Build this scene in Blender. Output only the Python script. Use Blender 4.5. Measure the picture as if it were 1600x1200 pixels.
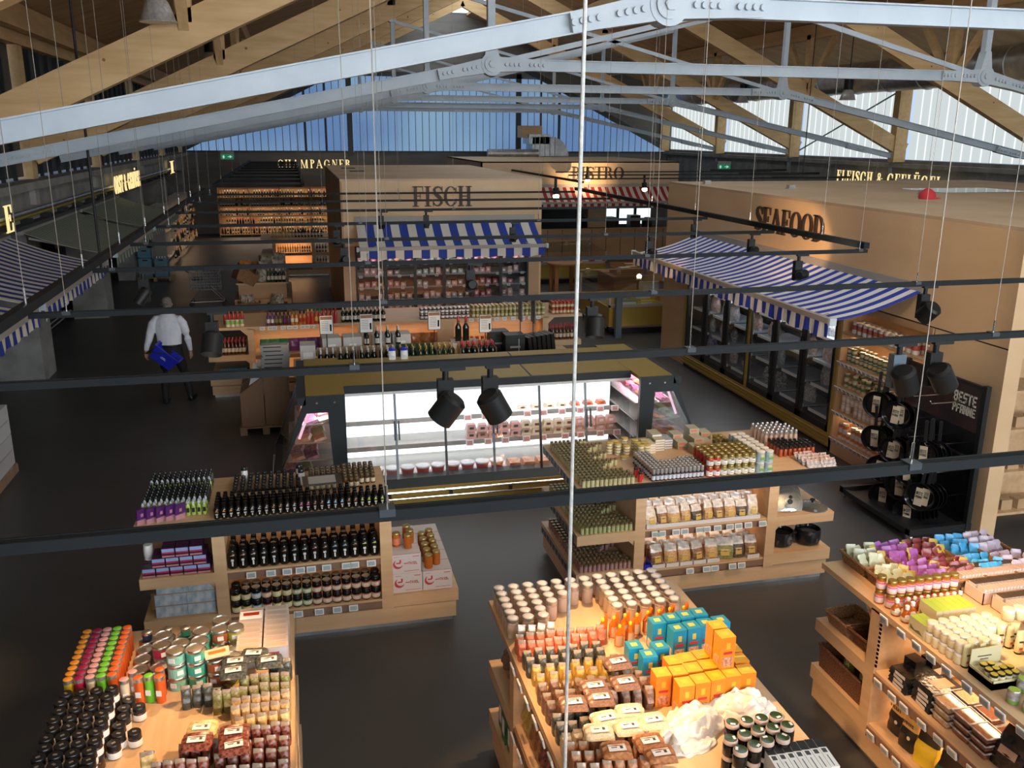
import bpy, math, random
from mathutils import Vector, Matrix, Quaternion
random.seed(7)
for o in list(bpy.data.objects): bpy.data.objects.remove(o)
S = bpy.context.scene
C = S.collection
PI = math.pi
# ------------------------------------------------------------------ camera
cam = bpy.data.cameras.new('camera'); cam.lens = 31.5; cam.sensor_width = 36; cam.clip_start = .05; cam.clip_end = 200
cob = bpy.data.objects.new('camera', cam); C.objects.link(cob)
cob.matrix_world = Matrix(((.97277, .05608, -.22491, 0), (-.23170, .26289, -.93659, 0), (.00661, .96319, .26873, 4.40), (0, 0, 0, 1)))
S.camera = cob
# ------------------------------------------------------------------ world, daylight, exposure
w = bpy.data.worlds.new('sky'); S.world = w; w.use_nodes = True
w.node_tree.nodes['Background'].inputs[0].default_value = (.55, .72, 1, 1)
w.node_tree.nodes['Background'].inputs[1].default_value = 1.0
S.view_settings.view_transform = 'Standard'; S.view_settings.look = 'None'
S.view_settings.gamma = 1; S.view_settings.use_curve_mapping = False
S.view_settings.exposure = 0.0
GABLE_FAR = 1.0      # brightness of the blue translucent gable glazing in view
GABLE_REAR = 14.0     # sunlit translucent gable glazing behind the viewer
CLERESTORY = .76      # translucent side glazing
SKYLIGHT = 2.3       # ridge skylight glazing
SPOT = 2.3           # track spotlights
SHELF = .7          # shelf lighting strips

# ------------------------------------------------------------------ materials
MATS = {}
def nt(name):
    m = bpy.data.materials.new(name); m.use_nodes = True; MATS[name] = m
    return m, m.node_tree, m.node_tree.nodes['Principled BSDF']
def lk(t, a, b): t.links.new(a, b)
def mat(name, col, rough=.6, metal=0, spec=.5, coat=0, emis=None, es=0, alpha=1, trans=0):
    m, t, p = nt(name)
    p.inputs['Base Color'].default_value = (*col, 1); p.inputs['Roughness'].default_value = rough
    p.inputs['Metallic'].default_value = metal; p.inputs['Specular IOR Level'].default_value = spec
    p.inputs['Coat Weight'].default_value = coat
    if emis: p.inputs['Emission Color'].default_value = (*emis, 1); p.inputs['Emission Strength'].default_value = es
    if trans: p.inputs['Transmission Weight'].default_value = trans
    return m
def nmat(name, c1, c2, scale=(8, 8, 8), rough=.6, detail=4, metal=0, bump=0, lo=.35, hi=.65, kind='noise', spec=.5):
    """two colours mixed by noise stretched along an axis: wood, concrete, foil, grains"""
    m, t, p = nt(name); N = t.nodes
    tc = N.new('ShaderNodeTexCoord'); mp = N.new('ShaderNodeMapping'); mp.inputs['Scale'].default_value = scale
    lk(t, tc.outputs['Object'], mp.inputs[0])
    if kind == 'noise':
        n = N.new('ShaderNodeTexNoise'); n.inputs['Scale'].default_value = 1; n.inputs['Detail'].default_value = detail
        out = n.outputs['Fac']
    else:
        n = N.new('ShaderNodeTexVoronoi'); n.inputs['Scale'].default_value = 1
        out = n.outputs['Distance']
    lk(t, mp.outputs[0], n.inputs['Vector'])
    r = N.new('ShaderNodeValToRGB'); r.color_ramp.elements[0].position = lo; r.color_ramp.elements[1].position = hi
    r.color_ramp.elements[0].color = (*c1, 1); r.color_ramp.elements[1].color = (*c2, 1)
    lk(t, out, r.inputs[0]); lk(t, r.outputs[0], p.inputs['Base Color'])
    p.inputs['Roughness'].default_value = rough; p.inputs['Metallic'].default_value = metal
    p.inputs['Specular IOR Level'].default_value = spec
    if bump:
        b = N.new('ShaderNodeBump'); b.inputs['Strength'].default_value = bump; b.inputs['Distance'].default_value = .01
        lk(t, out, b.inputs['Height']); lk(t, b.outputs[0], p.inputs['Normal'])
    return m
def emat(name, col, s):
    m = bpy.data.materials.new(name); m.use_nodes = True; t = m.node_tree; t.nodes.clear(); MATS[name] = m
    e = t.nodes.new('ShaderNodeEmission'); e.inputs[0].default_value = (*col, 1); e.inputs[1].default_value = s
    o = t.nodes.new('ShaderNodeOutputMaterial'); lk(t, e.outputs[0], o.inputs[0]); return m
def gmat(name, refl=.12, tint=(.95, .97, .97), rough=.03):
    """clear pane: mostly transparent, a share of mirror reflection rising towards grazing"""
    m = bpy.data.materials.new(name); m.use_nodes = True; t = m.node_tree; t.nodes.clear(); MATS[name] = m
    tr = t.nodes.new('ShaderNodeBsdfTransparent'); tr.inputs[0].default_value = (*tint, 1)
    g = t.nodes.new('ShaderNodeBsdfGlossy'); g.inputs['Roughness'].default_value = rough
    lw = t.nodes.new('ShaderNodeLayerWeight'); lw.inputs[0].default_value = .25
    mr = t.nodes.new('ShaderNodeMapRange'); mr.inputs['To Min'].default_value = refl; mr.inputs['To Max'].default_value = .75
    lk(t, lw.outputs['Facing'], mr.inputs[0])
    pw = t.nodes.new('ShaderNodeMath'); pw.operation = 'POWER'; pw.inputs[1].default_value = 3
    lk(t, lw.outputs['Facing'], pw.inputs[0]); lk(t, pw.outputs[0], mr.inputs[0])
    mx = t.nodes.new('ShaderNodeMixShader'); lk(t, mr.outputs[0], mx.inputs[0]); lk(t, tr.outputs[0], mx.inputs[1]); lk(t, g.outputs[0], mx.inputs[2])
    o = t.nodes.new('ShaderNodeOutputMaterial'); lk(t, mx.outputs[0], o.inputs[0]); return m
def stripes(name, ca, cb, width, axis=0, rough=.85):
    """woven awning cloth: two colours alternating along one object axis"""
    m, t, p = nt(name); N = t.nodes
    tc = N.new('ShaderNodeTexCoord'); sx = N.new('ShaderNodeSeparateXYZ'); lk(t, tc.outputs['Object'], sx.inputs[0])
    d = N.new('ShaderNodeMath'); d.operation = 'DIVIDE'; d.inputs[1].default_value = width * 2; lk(t, sx.outputs[axis], d.inputs[0])
    f = N.new('ShaderNodeMath'); f.operation = 'FRACT'; lk(t, d.outputs[0], f.inputs[0])
    g = N.new('ShaderNodeMath'); g.operation = 'GREATER_THAN'; g.inputs[1].default_value = .5; lk(t, f.outputs[0], g.inputs[0])
    mx = N.new('ShaderNodeMix'); mx.data_type = 'RGBA'; mx.inputs[6].default_value = (*ca, 1); mx.inputs[7].default_value = (*cb, 1)
    lk(t, g.outputs[0], mx.inputs[0]); lk(t, mx.outputs[2], p.inputs['Base Color']); p.inputs['Roughness'].default_value = rough
    p.inputs['Specular IOR Level'].default_value = .2
    return m
def zband(name, bands, rough=.35, metal=0):
    """print that changes colour along the object's height: [(z, colour), ...]"""
    m, t, p = nt(name); N = t.nodes
    tc = N.new('ShaderNodeTexCoord'); sx = N.new('ShaderNodeSeparateXYZ'); lk(t, tc.outputs['Object'], sx.inputs[0])
    r = N.new('ShaderNodeValToRGB'); r.color_ramp.interpolation = 'CONSTANT'
    e = r.color_ramp.elements
    zmax = bands[-1][0] * 1.3 + .01
    d = N.new('ShaderNodeMath'); d.operation = 'DIVIDE'; d.inputs[1].default_value = zmax; lk(t, sx.outputs[2], d.inputs[0]); lk(t, d.outputs[0], r.inputs[0])
    e[0].position = 0; e[0].color = (*bands[0][1], 1); e[1].position = bands[1][0] / zmax; e[1].color = (*bands[1][1], 1)
    for z, c in bands[2:]:
        q = e.new(z / zmax); q.color = (*c, 1)
    lk(t, r.outputs[0], p.inputs['Base Color']); p.inputs['Roughness'].default_value = rough; p.inputs['Metallic'].default_value = metal
    return m

nmat('maple', (.50, .32, .17), (.60, .41, .24), (14, 1.6, 14), .5, lo=.3, hi=.7)
nmat('maple_y', (.50, .32, .17), (.60, .41, .24), (1.6, 14, 14), .5, lo=.3, hi=.7)
nmat('plywood', (.60, .41, .235), (.70, .50, .30), (.7, .7, 2.2), .55, lo=.3, hi=.7, detail=5)
nmat('plywood_top', (.48, .34, .21), (.56, .42, .28), (.8, .8, .8), .7)
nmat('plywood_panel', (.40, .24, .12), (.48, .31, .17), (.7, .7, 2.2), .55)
nmat('glulam', (.60, .385, .175), (.76, .53, .28), (1.2, 9, 9), .65, lo=.3, hi=.72)
nmat('glulam_y', (.58, .37, .17), (.72, .50, .26), (9, 1.2, 9), .65, lo=.3, hi=.72)
mat('knot', (.28, .13, .05), .7)
nmat('decking', (.46, .29, .14), (.58, .38, .20), (.6, 3, 3), .8)
nmat('steel', (.40, .47, .54), (.45, .52, .585), (3, 3, 3), .45, metal=0)
mat('steel_dark', (.20, .245, .29), .5)
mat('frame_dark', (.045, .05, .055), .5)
nmat('concrete', (.20, .20, .19), (.30, .295, .28), (2.5, 2.5, 2.5), .85, detail=8)
nmat('floor_resin', (.055, .053, .052), (.066, .063, .061), (1.2, 1.2, 1.2), .42, detail=6, spec=.35)
nmat('track', (.010, .013, .015), (.013, .016, .019), (2, 2, 2), .55, spec=.16)
mat('lamp_black', (.009, .010, .011), .45, 0, .3)
mat('lamp_grey', (.085, .12, .15), .4)
mat('clamp', (.035, .045, .055), .4)
mat('black', (.008, .008, .009), .5)
mat('black_gloss', (.006, .006, .007), .18)
mat('black_matte', (.012, .012, .013), .9)
mat('chrome', (.75, .75, .76), .2, 1)
nmat('zinc', (.38, .40, .42), (.55, .57, .58), (5, 5, 5), .38, metal=.9)
nmat('alu_shade', (.50, .50, .51), (.70, .70, .71), (30, 30, 30), .35, metal=.55)
mat('wire', (.32, .29, .25), .5, .3)
mat('cable_black', (.01, .01, .012), .6)
nmat('rope', (.42, .43, .42), (.58, .58, .56), (60, 60, 60), .5, metal=.3)
mat('gold', (.34, .235, .045), .42, .25)
mat('anthracite', (.020, .030, .035), .35)
mat('white', (.72, .72, .70), .55)
mat('paper', (.80, .78, .74), .7)
mat('screen', (.30, .37, .40), .4)
mat('rail_brown', (.22, .13, .085), .45)
mat('rail_grey', (.33, .31, .29), .4)
gmat('glass', .10); gmat('fridge_glass', .16); gmat('thin_film', .12, (.93, .92, .9), .12)
emat('sky_far', (.20, .42, .98), 1)
emat('sky_rear', (.88, .95, 1.0), GABLE_REAR); emat('sky_side', (.84, .93, .93), CLERESTORY); emat('sky_ridge', (.88, .96, 1.0), SKYLIGHT)
emat('lamp_lens', (1, .82, .6), 14); emat('letter_glow', (1, .76, .34), 1.15); emat('glare_white', (.95, .97, 1.0), 2.6); emat('led_pink', (1, .62, .80), 1.3)
emat('daylight_pane', (.80, .95, 1.0), 1.4); emat('exit_green', (.01, .16, .07), 1.0); emat('exit_white', (.75, .9, .8), .7)
emat('led_warm', (1, .55, .22), 4.0)

# ------------------------------------------------------------------ mesh helpers
class MB:
    def __init__(s): s.v = []; s.f = []; s.m = []; s.s = []
    def add(s, vs, fs, m=0, sm=False):
        o = len(s.v); s.v += [tuple(p) for p in vs]
        for f in fs: s.f.append(tuple(i + o for i in f)); s.m.append(m); s.s.append(sm)
        return s
    def box(s, x0, x1, y0, y1, z0, z1, m=0):
        return s.add([(x0, y0, z0), (x1, y0, z0), (x1, y1, z0), (x0, y1, z0), (x0, y0, z1), (x1, y0, z1), (x1, y1, z1), (x0, y1, z1)],
                     [(0, 3, 2, 1), (4, 5, 6, 7), (0, 1, 5, 4), (1, 2, 6, 5), (2, 3, 7, 6), (3, 0, 4, 7)], m)
    def hexa(s, p, m=0):
        return s.add(p, [(0, 3, 2, 1), (4, 5, 6, 7), (0, 1, 5, 4), (1, 2, 6, 5), (2, 3, 7, 6), (3, 0, 4, 7)], m)
    def bar(s, p0, p1, wy, h, m=0):
        """rectangular bar from p0 to p1; wy = width across, h = height in the plane containing z"""
        p0 = Vector(p0); p1 = Vector(p1); d = (p1 - p0).normalized()
        side = Vector((0, 0, 1)).cross(d)
        side = Vector((0, 1, 0)) if side.length < 1e-4 else side.normalized()
        up = d.cross(side); a = side * wy / 2; b = up * h / 2
        q = [p0 - a - b, p0 + a - b, p0 + a + b, p0 - a + b, p1 - a - b, p1 + a - b, p1 + a + b, p1 - a + b]
        return s.add(q, [(0, 1, 2, 3), (7, 6, 5, 4), (0, 4, 5, 1), (1, 5, 6, 2), (2, 6, 7, 3), (3, 7, 4, 0)], m)
    def ibeam(s, p0, p1, w, h, m=0, tf=.016, tw=.05):
        p0 = Vector(p0); p1 = Vector(p1); d = (p1 - p0).normalized(); side = Vector((0, 0, 1)).cross(d).normalized(); up = d.cross(side)
        for off, hh, ww in ((h / 2 - tf / 2, tf, w), (-h / 2 + tf / 2, tf, w), (0, h - 2 * tf, tw)):
            s.bar(p0 + up * off, p1 + up * off, ww, hh, m)
        return s
    def lathe(s, prof, n=12, c=(0, 0, 0), m=0, ms=None, sm=True, M=None):
        """prof: [(r, z)...]; ms: material per band"""
        vs = []; fs = []; o = len(s.v)
        for r, z in prof:
            for i in range(n):
                a = 2 * PI * i / n; p = Vector((r * math.cos(a), r * math.sin(a), z))
                if M is not None: p = M @ p
                vs.append((p[0] + c[0], p[1] + c[1], p[2] + c[2]))
        s.v += vs
        for k in range(len(prof) - 1):
            for i in range(n):
                j = (i + 1) % n; s.f.append((o + k * n + i, o + k * n + j, o + (k + 1) * n + j, o + (k + 1) * n + i)); s.m.append(ms[k] if ms else m); s.s.append(sm)
        s.f.append(tuple(o + i for i in reversed(range(n)))); s.m.append(ms[0] if ms else m); s.s.append(False)
        k = len(prof) - 1
        s.f.append(tuple(o + k * n + i for i in range(n))); s.m.append(ms[-1] if ms else m); s.s.append(False)
        return s
    def cyl(s, p0, p1, r, n=8, m=0, r1=None, sm=True):
        p0 = Vector(p0); p1 = Vector(p1); d = p1 - p0; q = Vector((0, 0, 1)).rotation_difference(d.normalized()).to_matrix()
        return s.lathe([(r, 0), (r if r1 is None else r1, d.length)], n, p0, m, None, sm, q)
    def tube(s, pts, r, n=6, m=0):
        for a, b in zip(pts[:-1], pts[1:]): s.cyl(a, b, r, n, m)
        return s
    def prism(s, poly, a0, a1, m=0, pl='xz'):
        """extrude a 2-D outline; pl = plane of the outline, extruded along the third axis"""
        def P(u, v, t): return (u, t, v) if pl == 'xz' else ((t, u, v) if pl == 'yz' else (u, v, t))
        n = len(poly); vs = [P(u, v, a0) for u, v in poly] + [P(u, v, a1) for u, v in poly]
        fs = [tuple(range(n)), tuple(reversed(range(n, 2 * n)))] + [(i, n + i, n + (i + 1) % n, (i + 1) % n) for i in range(n)]
        return s.add(vs, fs, m)
    def mesh(s, name, mats, fix=True):
        me = bpy.data.meshes.new(name); me.from_pydata(s.v, [], s.f)
        for q in mats: me.materials.append(MATS[q])
        me.polygons.foreach_set('material_index', s.m); me.polygons.foreach_set('use_smooth', s.s)
        if any(s.s): me.set_sharp_from_angle(angle=.7)
        if fix:
            import bmesh
            b = bmesh.new(); b.from_mesh(me); bmesh.ops.recalc_face_normals(b, faces=b.faces); b.to_mesh(me); b.free()
        me.update(); return me
def O(name, me, parent=None, loc=(0, 0, 0), rot=(0, 0, 0), sc=None):
    o = bpy.data.objects.new(name, me); C.objects.link(o)
    o.location = loc; o.rotation_euler = rot
    if sc: o.scale = sc
    if parent: o.parent = parent
    return o
def tag(o, label, cat, group=None):
    o['label'] = label; o['category'] = cat
    if group: o['group'] = group
    return o
def struct(o): o['kind'] = 'structure'; return o
def thing(name, label, cat, loc=(0, 0, 0), rz=0, group=None):
    return tag(O(name, None, None, loc, (0, 0, rz)), label, cat, group)
def B(*a, mats=('maple',), name='part'):      # one-box mesh
    return MB().box(*a).mesh(name, mats)
def J(a): return random.uniform(-a, a)
ORD = ['nearest', 'second nearest', 'third nearest', 'fourth nearest', 'fifth nearest', 'sixth nearest', 'seventh nearest', 'eighth nearest', 'farthest']
# ================================================================== the hall
Y0, YR = 42.5, -5.5
TY = [.5 + 6 * k for k in range(1, 7)]
struct(O('floor', B(-9, 19.5, YR, Y0 + .2, -.1, 0, mats=('floor_resin',))))
# ---- roof deck with the ridge skylight
def deckz(x): return 6.35 + .31 * (x + 4.8) if x < 6.7 else 6.35 + .31 * (18.2 - x)
ceil = struct(O('ceiling', None))
for x0, x1 in ((-5.2, 5.4), (8.0, 18.6)):
    m = MB(); z0, z1 = deckz(x0), deckz(x1)
    m.hexa([(x0, YR, z0), (x1, YR, z1), (x1, Y0 + .3, z1), (x0, Y0 + .3, z0), (x0, YR, z0 + .12), (x1, YR, z1 + .12), (x1, Y0 + .3, z1 + .12), (x0, Y0 + .3, z0 + .12)])
    O('roof_deck', m.mesh('deck', ['decking']), ceil)
zr = deckz(5.4)
sk = struct(O('window_1', None))
me_p = MB().box(-1.28, 1.28, 0, 2.9, zr + .10, zr + .14).mesh('sky_pane', ['sky_ridge'])
me_m = MB().box(-1.35, 1.35, -.05, .05, zr, zr + .16).mesh('sky_bar', ['glulam'])
y = YR
while y < Y0 - 1:
    O('pane', me_p, sk, (6.7, y + .05, 0)); O('glazing_bar', me_m, sk, (6.7, y, 0)); y += 3
# ---- far gable: translucent strips in a dark frame, dark boarding under it
def gz(x): return 3.62 + .5 * (x + 4.5) if x < 6.7 else 3.62 + .5 * (17.9 - x)
mat('joint_blue', (.30, .42, .52), .5); emat('sky_joint', (.93, .97, .97), 1.05)
def gable(yy, mname, nstart, face, strip=.32):
    for i, (x0, x1) in enumerate(((-4.45, 2.5), (2.75, 10.3), (10.55, 17.85))):
        wdw = struct(O('window_%d' % (nstart + i), None))
        n = int(round((x1 - x0) / strip)); st = (x1 - x0) / n
        for k in range(n):
            a, b = x0 + k * st + .003, x0 + (k + 1) * st - .003
            za, zb = min(gz(a), 6.85), min(gz(b), 6.85)
            m = MB(); d = .015 * (k % 2)
            m.prism([(a, 3.62), (b, 3.62), (b, max(zb, 3.63)), (a, max(za, 3.63))], yy + d, yy + d + .04)
            O('translucent_strip', m.mesh('strip', [mname]), wdw)
            if k and max(za, 3.63) > 3.7: O('strip_joint', B(a - .018, a + .018, yy + face * .03 - .01, yy + face * .03 + .01, 3.62, za, mats=('joint_blue',)), wdw)
        O('frame_bar', MB().box(x0, x1, yy + face * .02, yy + face * .08, 3.54, 3.62).mesh('bar', ['frame_dark']), wdw)
    fr = struct(O('trim_%d' % (nstart), None))
    for x in (2.62, 10.42): O('gable_post', B(x - .12, x + .12, yy - .1, yy + .06, 3.4, 7.1, mats=('frame_dark',)), fr)
    O('gable_beam', B(2.4, 10.6, yy - .1, yy + .06, 6.85, 7.05, mats=('frame_dark',)), fr)
    for x in (0.65, 1.55, 11.5, 12.4): O('gable_mullion', B(x - .05, x + .05, yy - .06, yy + .05, 3.6, gz(x), mats=('frame_dark',)), fr)
    for s in (0, 1):
        xs = (-4.7, 2.6) if s == 0 else (18.1, 10.4)
        m = MB().bar((xs[0], yy - .02, gz(xs[0]) + .1), (xs[1], yy - .02, gz(xs[1]) + .1), .2, .22); O('raking_beam', m.mesh('rake', ['frame_dark']), fr)
    return fr
# far gable colour: deep blue low, paler above (the sky outside behind the sheet, by height on the sheet)
m = MATS['sky_far']; t = m.node_tree; N = t.nodes
tc = N.new('ShaderNodeTexCoord'); sx = N.new('ShaderNodeSeparateXYZ'); lk(t, tc.outputs['Object'], sx.inputs[0])
nz = N.new('ShaderNodeTexNoise'); nz.inputs['Scale'].default_value = .25; nz.inputs['Detail'].default_value = 1
lk(t, tc.outputs['Object'], nz.inputs['Vector'])
rp = N.new('ShaderNodeValToRGB'); rp.color_ramp.elements[0].position = .35; rp.color_ramp.elements[1].position = .68
rp.color_ramp.elements[0].color = (.12, .22, .43, 1); rp.color_ramp.elements[1].color = (.22, .36, .52, 1)
lk(t, nz.outputs['Fac'], rp.inputs[0]); e = [n for n in N if n.type == 'EMISSION'][0]; lk(t, rp.outputs[0], e.inputs[0]); e.inputs[1].default_value = GABLE_FAR
gable(Y0, 'sky_far', 2, -1)
gable(YR, 'sky_rear', 5, 1, .6)
bw = struct(O('wall_back', MB().box(-9, 19.5, Y0 + .05, Y0 + .3, 0, 3.55).prism([(-9, 3.5), (-4.4, 3.5), (2.6, 7.0), (10.4, 7.0), (17.9, 3.5), (19.5, 3.5), (19.5, 10.2), (-9, 10.2)], Y0 + .07, Y0 + .3).mesh('wall_back', ['frame_dark'])))
nmat('gable_board', (.16, .15, .14), (.22, .21, .19), (.5, 3, 3), .8)
bw.data.materials[0] = MATS['gable_board']
struct(O('wall_rear', MB().box(-9, 19.5, YR - .3, YR - .05, 0, 3.55).prism([(-9, 3.5), (-4.4, 3.5), (2.6, 7.0), (10.4, 7.0), (17.9, 3.5), (19.5, 3.5), (19.5, 10.2), (-9, 10.2)], YR - .3, YR - .07).mesh('wall_rear', ['gable_board'])))
# ---- right side: concrete upstand, translucent strips between timber posts, eaves beam
wr = struct(O('wall_right', MB().box(18.0, 18.5, YR, Y0, 0, 3.72).box(18.05, 18.4, YR, Y0, 5.9, 6.6).mesh('wall_right', ['concrete'])))
O('eaves_beam', B(17.75, 18.0, YR, Y0, 5.86, 6.22, mats=('glulam_y',)), wr)
O('sill_ledge', B(17.72, 18.0, YR, Y0, 3.50, 3.62, mats=('concrete',)), wr)
for k in range(-1, 7):
    ya, yb = .5 + 6 * k, .5 + 6 * (k + 1)
    if k >= 1: O('timber_post', B(17.6, 18.0, yb - .14, yb + .14, 3.66, 5.9, mats=('glulam_y',)), wr); O('downpipe', MB().cyl((17.85, yb + .28, 3.2), (17.85, yb + .28, 5.86), .07, 10).mesh('pipe', ['steel_dark']), wr)
    wdw = struct(O('window_%d' % (9 + k), None))
    n = 15; st = (yb - ya - .3) / n
    me_s = MB().box(0, .04, .008, st - .008, 3.74, 5.86).mesh('strip', ['sky_side'])
    me_j = MB().box(0, .02, -.02, .02, 3.74, 5.86).mesh('joint', ['sky_joint'])
    for q in range(n): O('translucent_strip', me_s, wdw, (18.08 + .015 * (q % 2), ya + .15 + q * st, 0)); O('strip_joint', me_j, wdw, (18.06, ya + .15 + q * st, 0))
    if k == 4:
        for a, b in ((3.9, 5.8), (5.8, 3.9)): O('cross_brace', MB().cyl((17.95, ya + .2, a), (17.95, yb - .2, b), .025, 6).mesh('brace', ['steel_dark']), wr)
# ---- left side: concrete beam on pillars, dark glazing above, recessed stalls below
wl = struct(O('wall_left', MB().box(-5.1, -4.6, YR, Y0, 2.80, 3.55).mesh('wall_left', ['concrete'])))
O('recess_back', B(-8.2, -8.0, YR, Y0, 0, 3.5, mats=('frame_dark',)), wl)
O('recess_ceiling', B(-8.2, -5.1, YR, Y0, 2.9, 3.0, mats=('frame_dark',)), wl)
O('ledge', B(-4.62, -4.35, YR, Y0, 3.42, 3.55, mats=('concrete',)), wl)
O('eaves_beam', B(-4.85, -4.55, YR, Y0, 5.86, 6.25, mats=('glulam_y',)), wl)
O('gutter_pipe', MB().cyl((-4.5, YR, 3.05), (-4.5, 38, 3.05), .035, 8).mesh('p', ['zinc']), wl)
nmat('yellow_tray', (.22, .16, .01), (.30, .23, .03), (2, 6, 2), .6)
O('yellow_pipe', MB().cyl((-4.53, YR, 2.97), (-4.53, 36, 2.97), .03, 8).mesh('p', ['yellow_tray']), wl)
O('cable_tray', MB().box(-4.6, -4.42, YR, 40, 2.80, 2.86).mesh('p', ['frame_dark']), wl)
for q in range(24): O('tray_bracket', B(-4.6, -4.40, 8 + q * 1.3, 8.05 + q * 1.3, 2.86, 2.95, mats=('black',)), wl)
for k in range(0, 7):
    yb = .5 + 6 * (k + 1); ya = yb - 6
    if k >= 1: O('concrete_pillar', B(-5.35, -4.58, yb - 1.25, yb - .45, 0, 2.82, mats=('concrete',)), wl)
    O('timber_post', B(-4.95, -4.6, yb - .16, yb + .16, 3.5, 5.9, mats=('glulam_y',)), wl)
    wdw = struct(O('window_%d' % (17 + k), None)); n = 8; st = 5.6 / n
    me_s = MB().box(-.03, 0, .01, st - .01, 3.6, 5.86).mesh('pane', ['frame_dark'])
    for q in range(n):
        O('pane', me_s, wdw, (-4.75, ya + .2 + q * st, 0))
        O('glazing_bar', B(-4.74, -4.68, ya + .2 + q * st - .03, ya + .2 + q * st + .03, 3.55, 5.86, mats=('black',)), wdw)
for q, yy in enumerate((17.9, 23.2, 30.5)):
    o = O('bulkhead_light', MB().box(-4.6, -4.5, yy, yy + .25, 3.12, 3.38).mesh('bl', ['rail_grey']), wl)
# ---- timber frame: rafters, purlins, short posts and braces
def rz(x): return 4.0 + .47 * (x + 4.6) if x < 6.7 else 4.0 + .47 * (18 - x)
for k, y in enumerate(TY):
    r = thing('timber_rafter_pair', '%s glued timber rafter pair rising to the ridge of the hall' % ORD[k], 'roof beam', (0, y, 0), group='timber rafters of the hall roof')
    for x0, x1 in ((-4.6, 6.7), (18.0, 6.7)):
        O('rafter', MB().bar((x0, 0, rz(x0)), (x1, 0, rz(6.7)), .2, .42).mesh('rafter', ['glulam']), r)
        for q in range(7):
            f = .08 + q * .13 + J(.04); x = x0 + (x1 - x0) * f; s_ = random.uniform(.016, .034)
            zk = rz(x) + J(.12); O('knot', MB().cyl((x, -.1015, zk), (x, -.098, zk), s_ * .8, 10).mesh('knot', ['knot']), r)
    for x in (-1.2, 2.66, 10.42, 14.6):
        O('short_post', MB().bar((x, 0, rz(x) + .1), (x, 0, deckz(x) - .3), .2, .2).mesh('post', ['glulam_y']), r)
        if x in (-1.2, 14.6):
            for s in (-1, 1): O('brace', MB().bar((x, s * .05, rz(x) + .05), (x, s * 1.25, deckz(x) - .35), .12, .16).mesh('brace', ['glulam_y']), r)
for i, (x, nm) in enumerate(((-4.4, 'at the left eaves'), (-1.2, 'left of the big aluminium lamp'), (2.66, 'above the left steel posts'), (10.42, 'above the right steel posts'), (14.6, 'beside the big round duct'))):
    z = deckz(x) - .22
    tag(O('timber_purlin', MB().box(x - .1, x + .1, YR + .2, Y0 - .1, z - .2, z + .2).mesh('purlin', ['glulam_y'])), 'long timber purlin under the roof deck %s' % nm, 'roof beam', 'timber purlins')
# ---- steel ties under each rafter pair
def truss(k, y):
    r = thing('steel_truss', '%s pale grey steel tie truss with bolted pin joints' % ORD[k], 'roof truss', (0, y, 0), group='steel trusses of the hall roof')
    NL, NR, Z = 2.68, 10.42, 5.30; L = (NL, 0, Z); R_ = (NR, 0, Z); F1 = (-4.4, 0, 3.86); F2 = (17.9, 0, 3.78)
    for a, b in ((F1, L), (L, R_), (R_, F2)):
        A, Bv = Vector(a), Vector(b); d = (Bv - A).normalized()
        O('tie_beam', MB().ibeam(A + d * .25, Bv - d * .25, .115, .15, tf=.012, tw=.03).mesh('tie', ['steel']), r)
    for a, b in ((L, (NR, 0, 7.15)), (R_, (NL, 0, 7.15))):
        O('diagonal_tie', MB().bar(a, b, .045, .07).mesh('diag', ['steel']), r)
    for x in (NL, NR):
        O('strut', MB().bar((x, 0, Z + .2), (x, 0, rz(x) - .2), .1, .1).box(x - .09, x + .09, -.09, .09, rz(x) - .3, rz(x) - .2).mesh('strut', ['steel']), r)
        sgn = -1 if x == NL else 1
        # cast node: disc with arms
        pl = MB(); s = .205
        A = Vector((sgn, 0, -s)).normalized(); up = Vector((0, 0, 1))
        def arm(d, l, w0, w1):
            n_ = Vector((-d.z, 0, d.x)); c = Vector((x, 0, Z))
            q = [c + n_ * w0, c - n_ * w0, c + d * l - n_ * w1, c + d * l + n_ * w1]
            pl.prism([(p.x, p.z) for p in q], -.075, .075)
        arm(A, .74, .10, .066); arm(Vector((-sgn, 0, 0)), .74, .10, .066); arm(up, .36, .12, .045)
        pl.cyl((x, -.082, Z), (x, .082, Z), .15, 20)
        n_ = O('node_plate', pl.mesh('node', ['steel']), r)
        O('pin_washer', MB().cyl((x, -.10, Z), (x, -.08, Z), .105, 18).mesh('w', ['steel']), n_)
        O('pin_nut', MB().cyl((x, -.125, Z), (x, -.10, Z), .05, 6, sm=False).mesh('w', ['steel']), n_)
        for d in (A, Vector((-sgn, 0, 0))):
            for q in range(8):
                t_ = .20 + q * .062 + (.09 if q > 3 else 0)
                p = Vector((x, 0, Z)) + d * t_
                O('bolt', MB().cyl((p.x, -.105, p.z), (p.x, -.07, p.z), .025, 10).mesh('b', ['steel']), n_)
    for x, z0 in ((-3.2, 4.1), (16.4, 4.06)):
        d = Vector((-1 if x < 0 else 1, 0, -.205)).normalized(); pl = MB()
        pl.bar(Vector((x, 0, z0)) - d * .35, Vector((x, 0, z0)) + d * .35, .15, .13); n_ = O('splice_plate', pl.mesh('sp', ['steel']), r)
        for q in range(8):
            p = Vector((x, 0, z0)) + d * (-.3 + q * .082); O('bolt', MB().cyl((p.x, -.1, p.z), (p.x, -.07, p.z), .02, 8).mesh('b', ['steel']), n_)
for k, y in enumerate(TY): truss(k, y)
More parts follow.
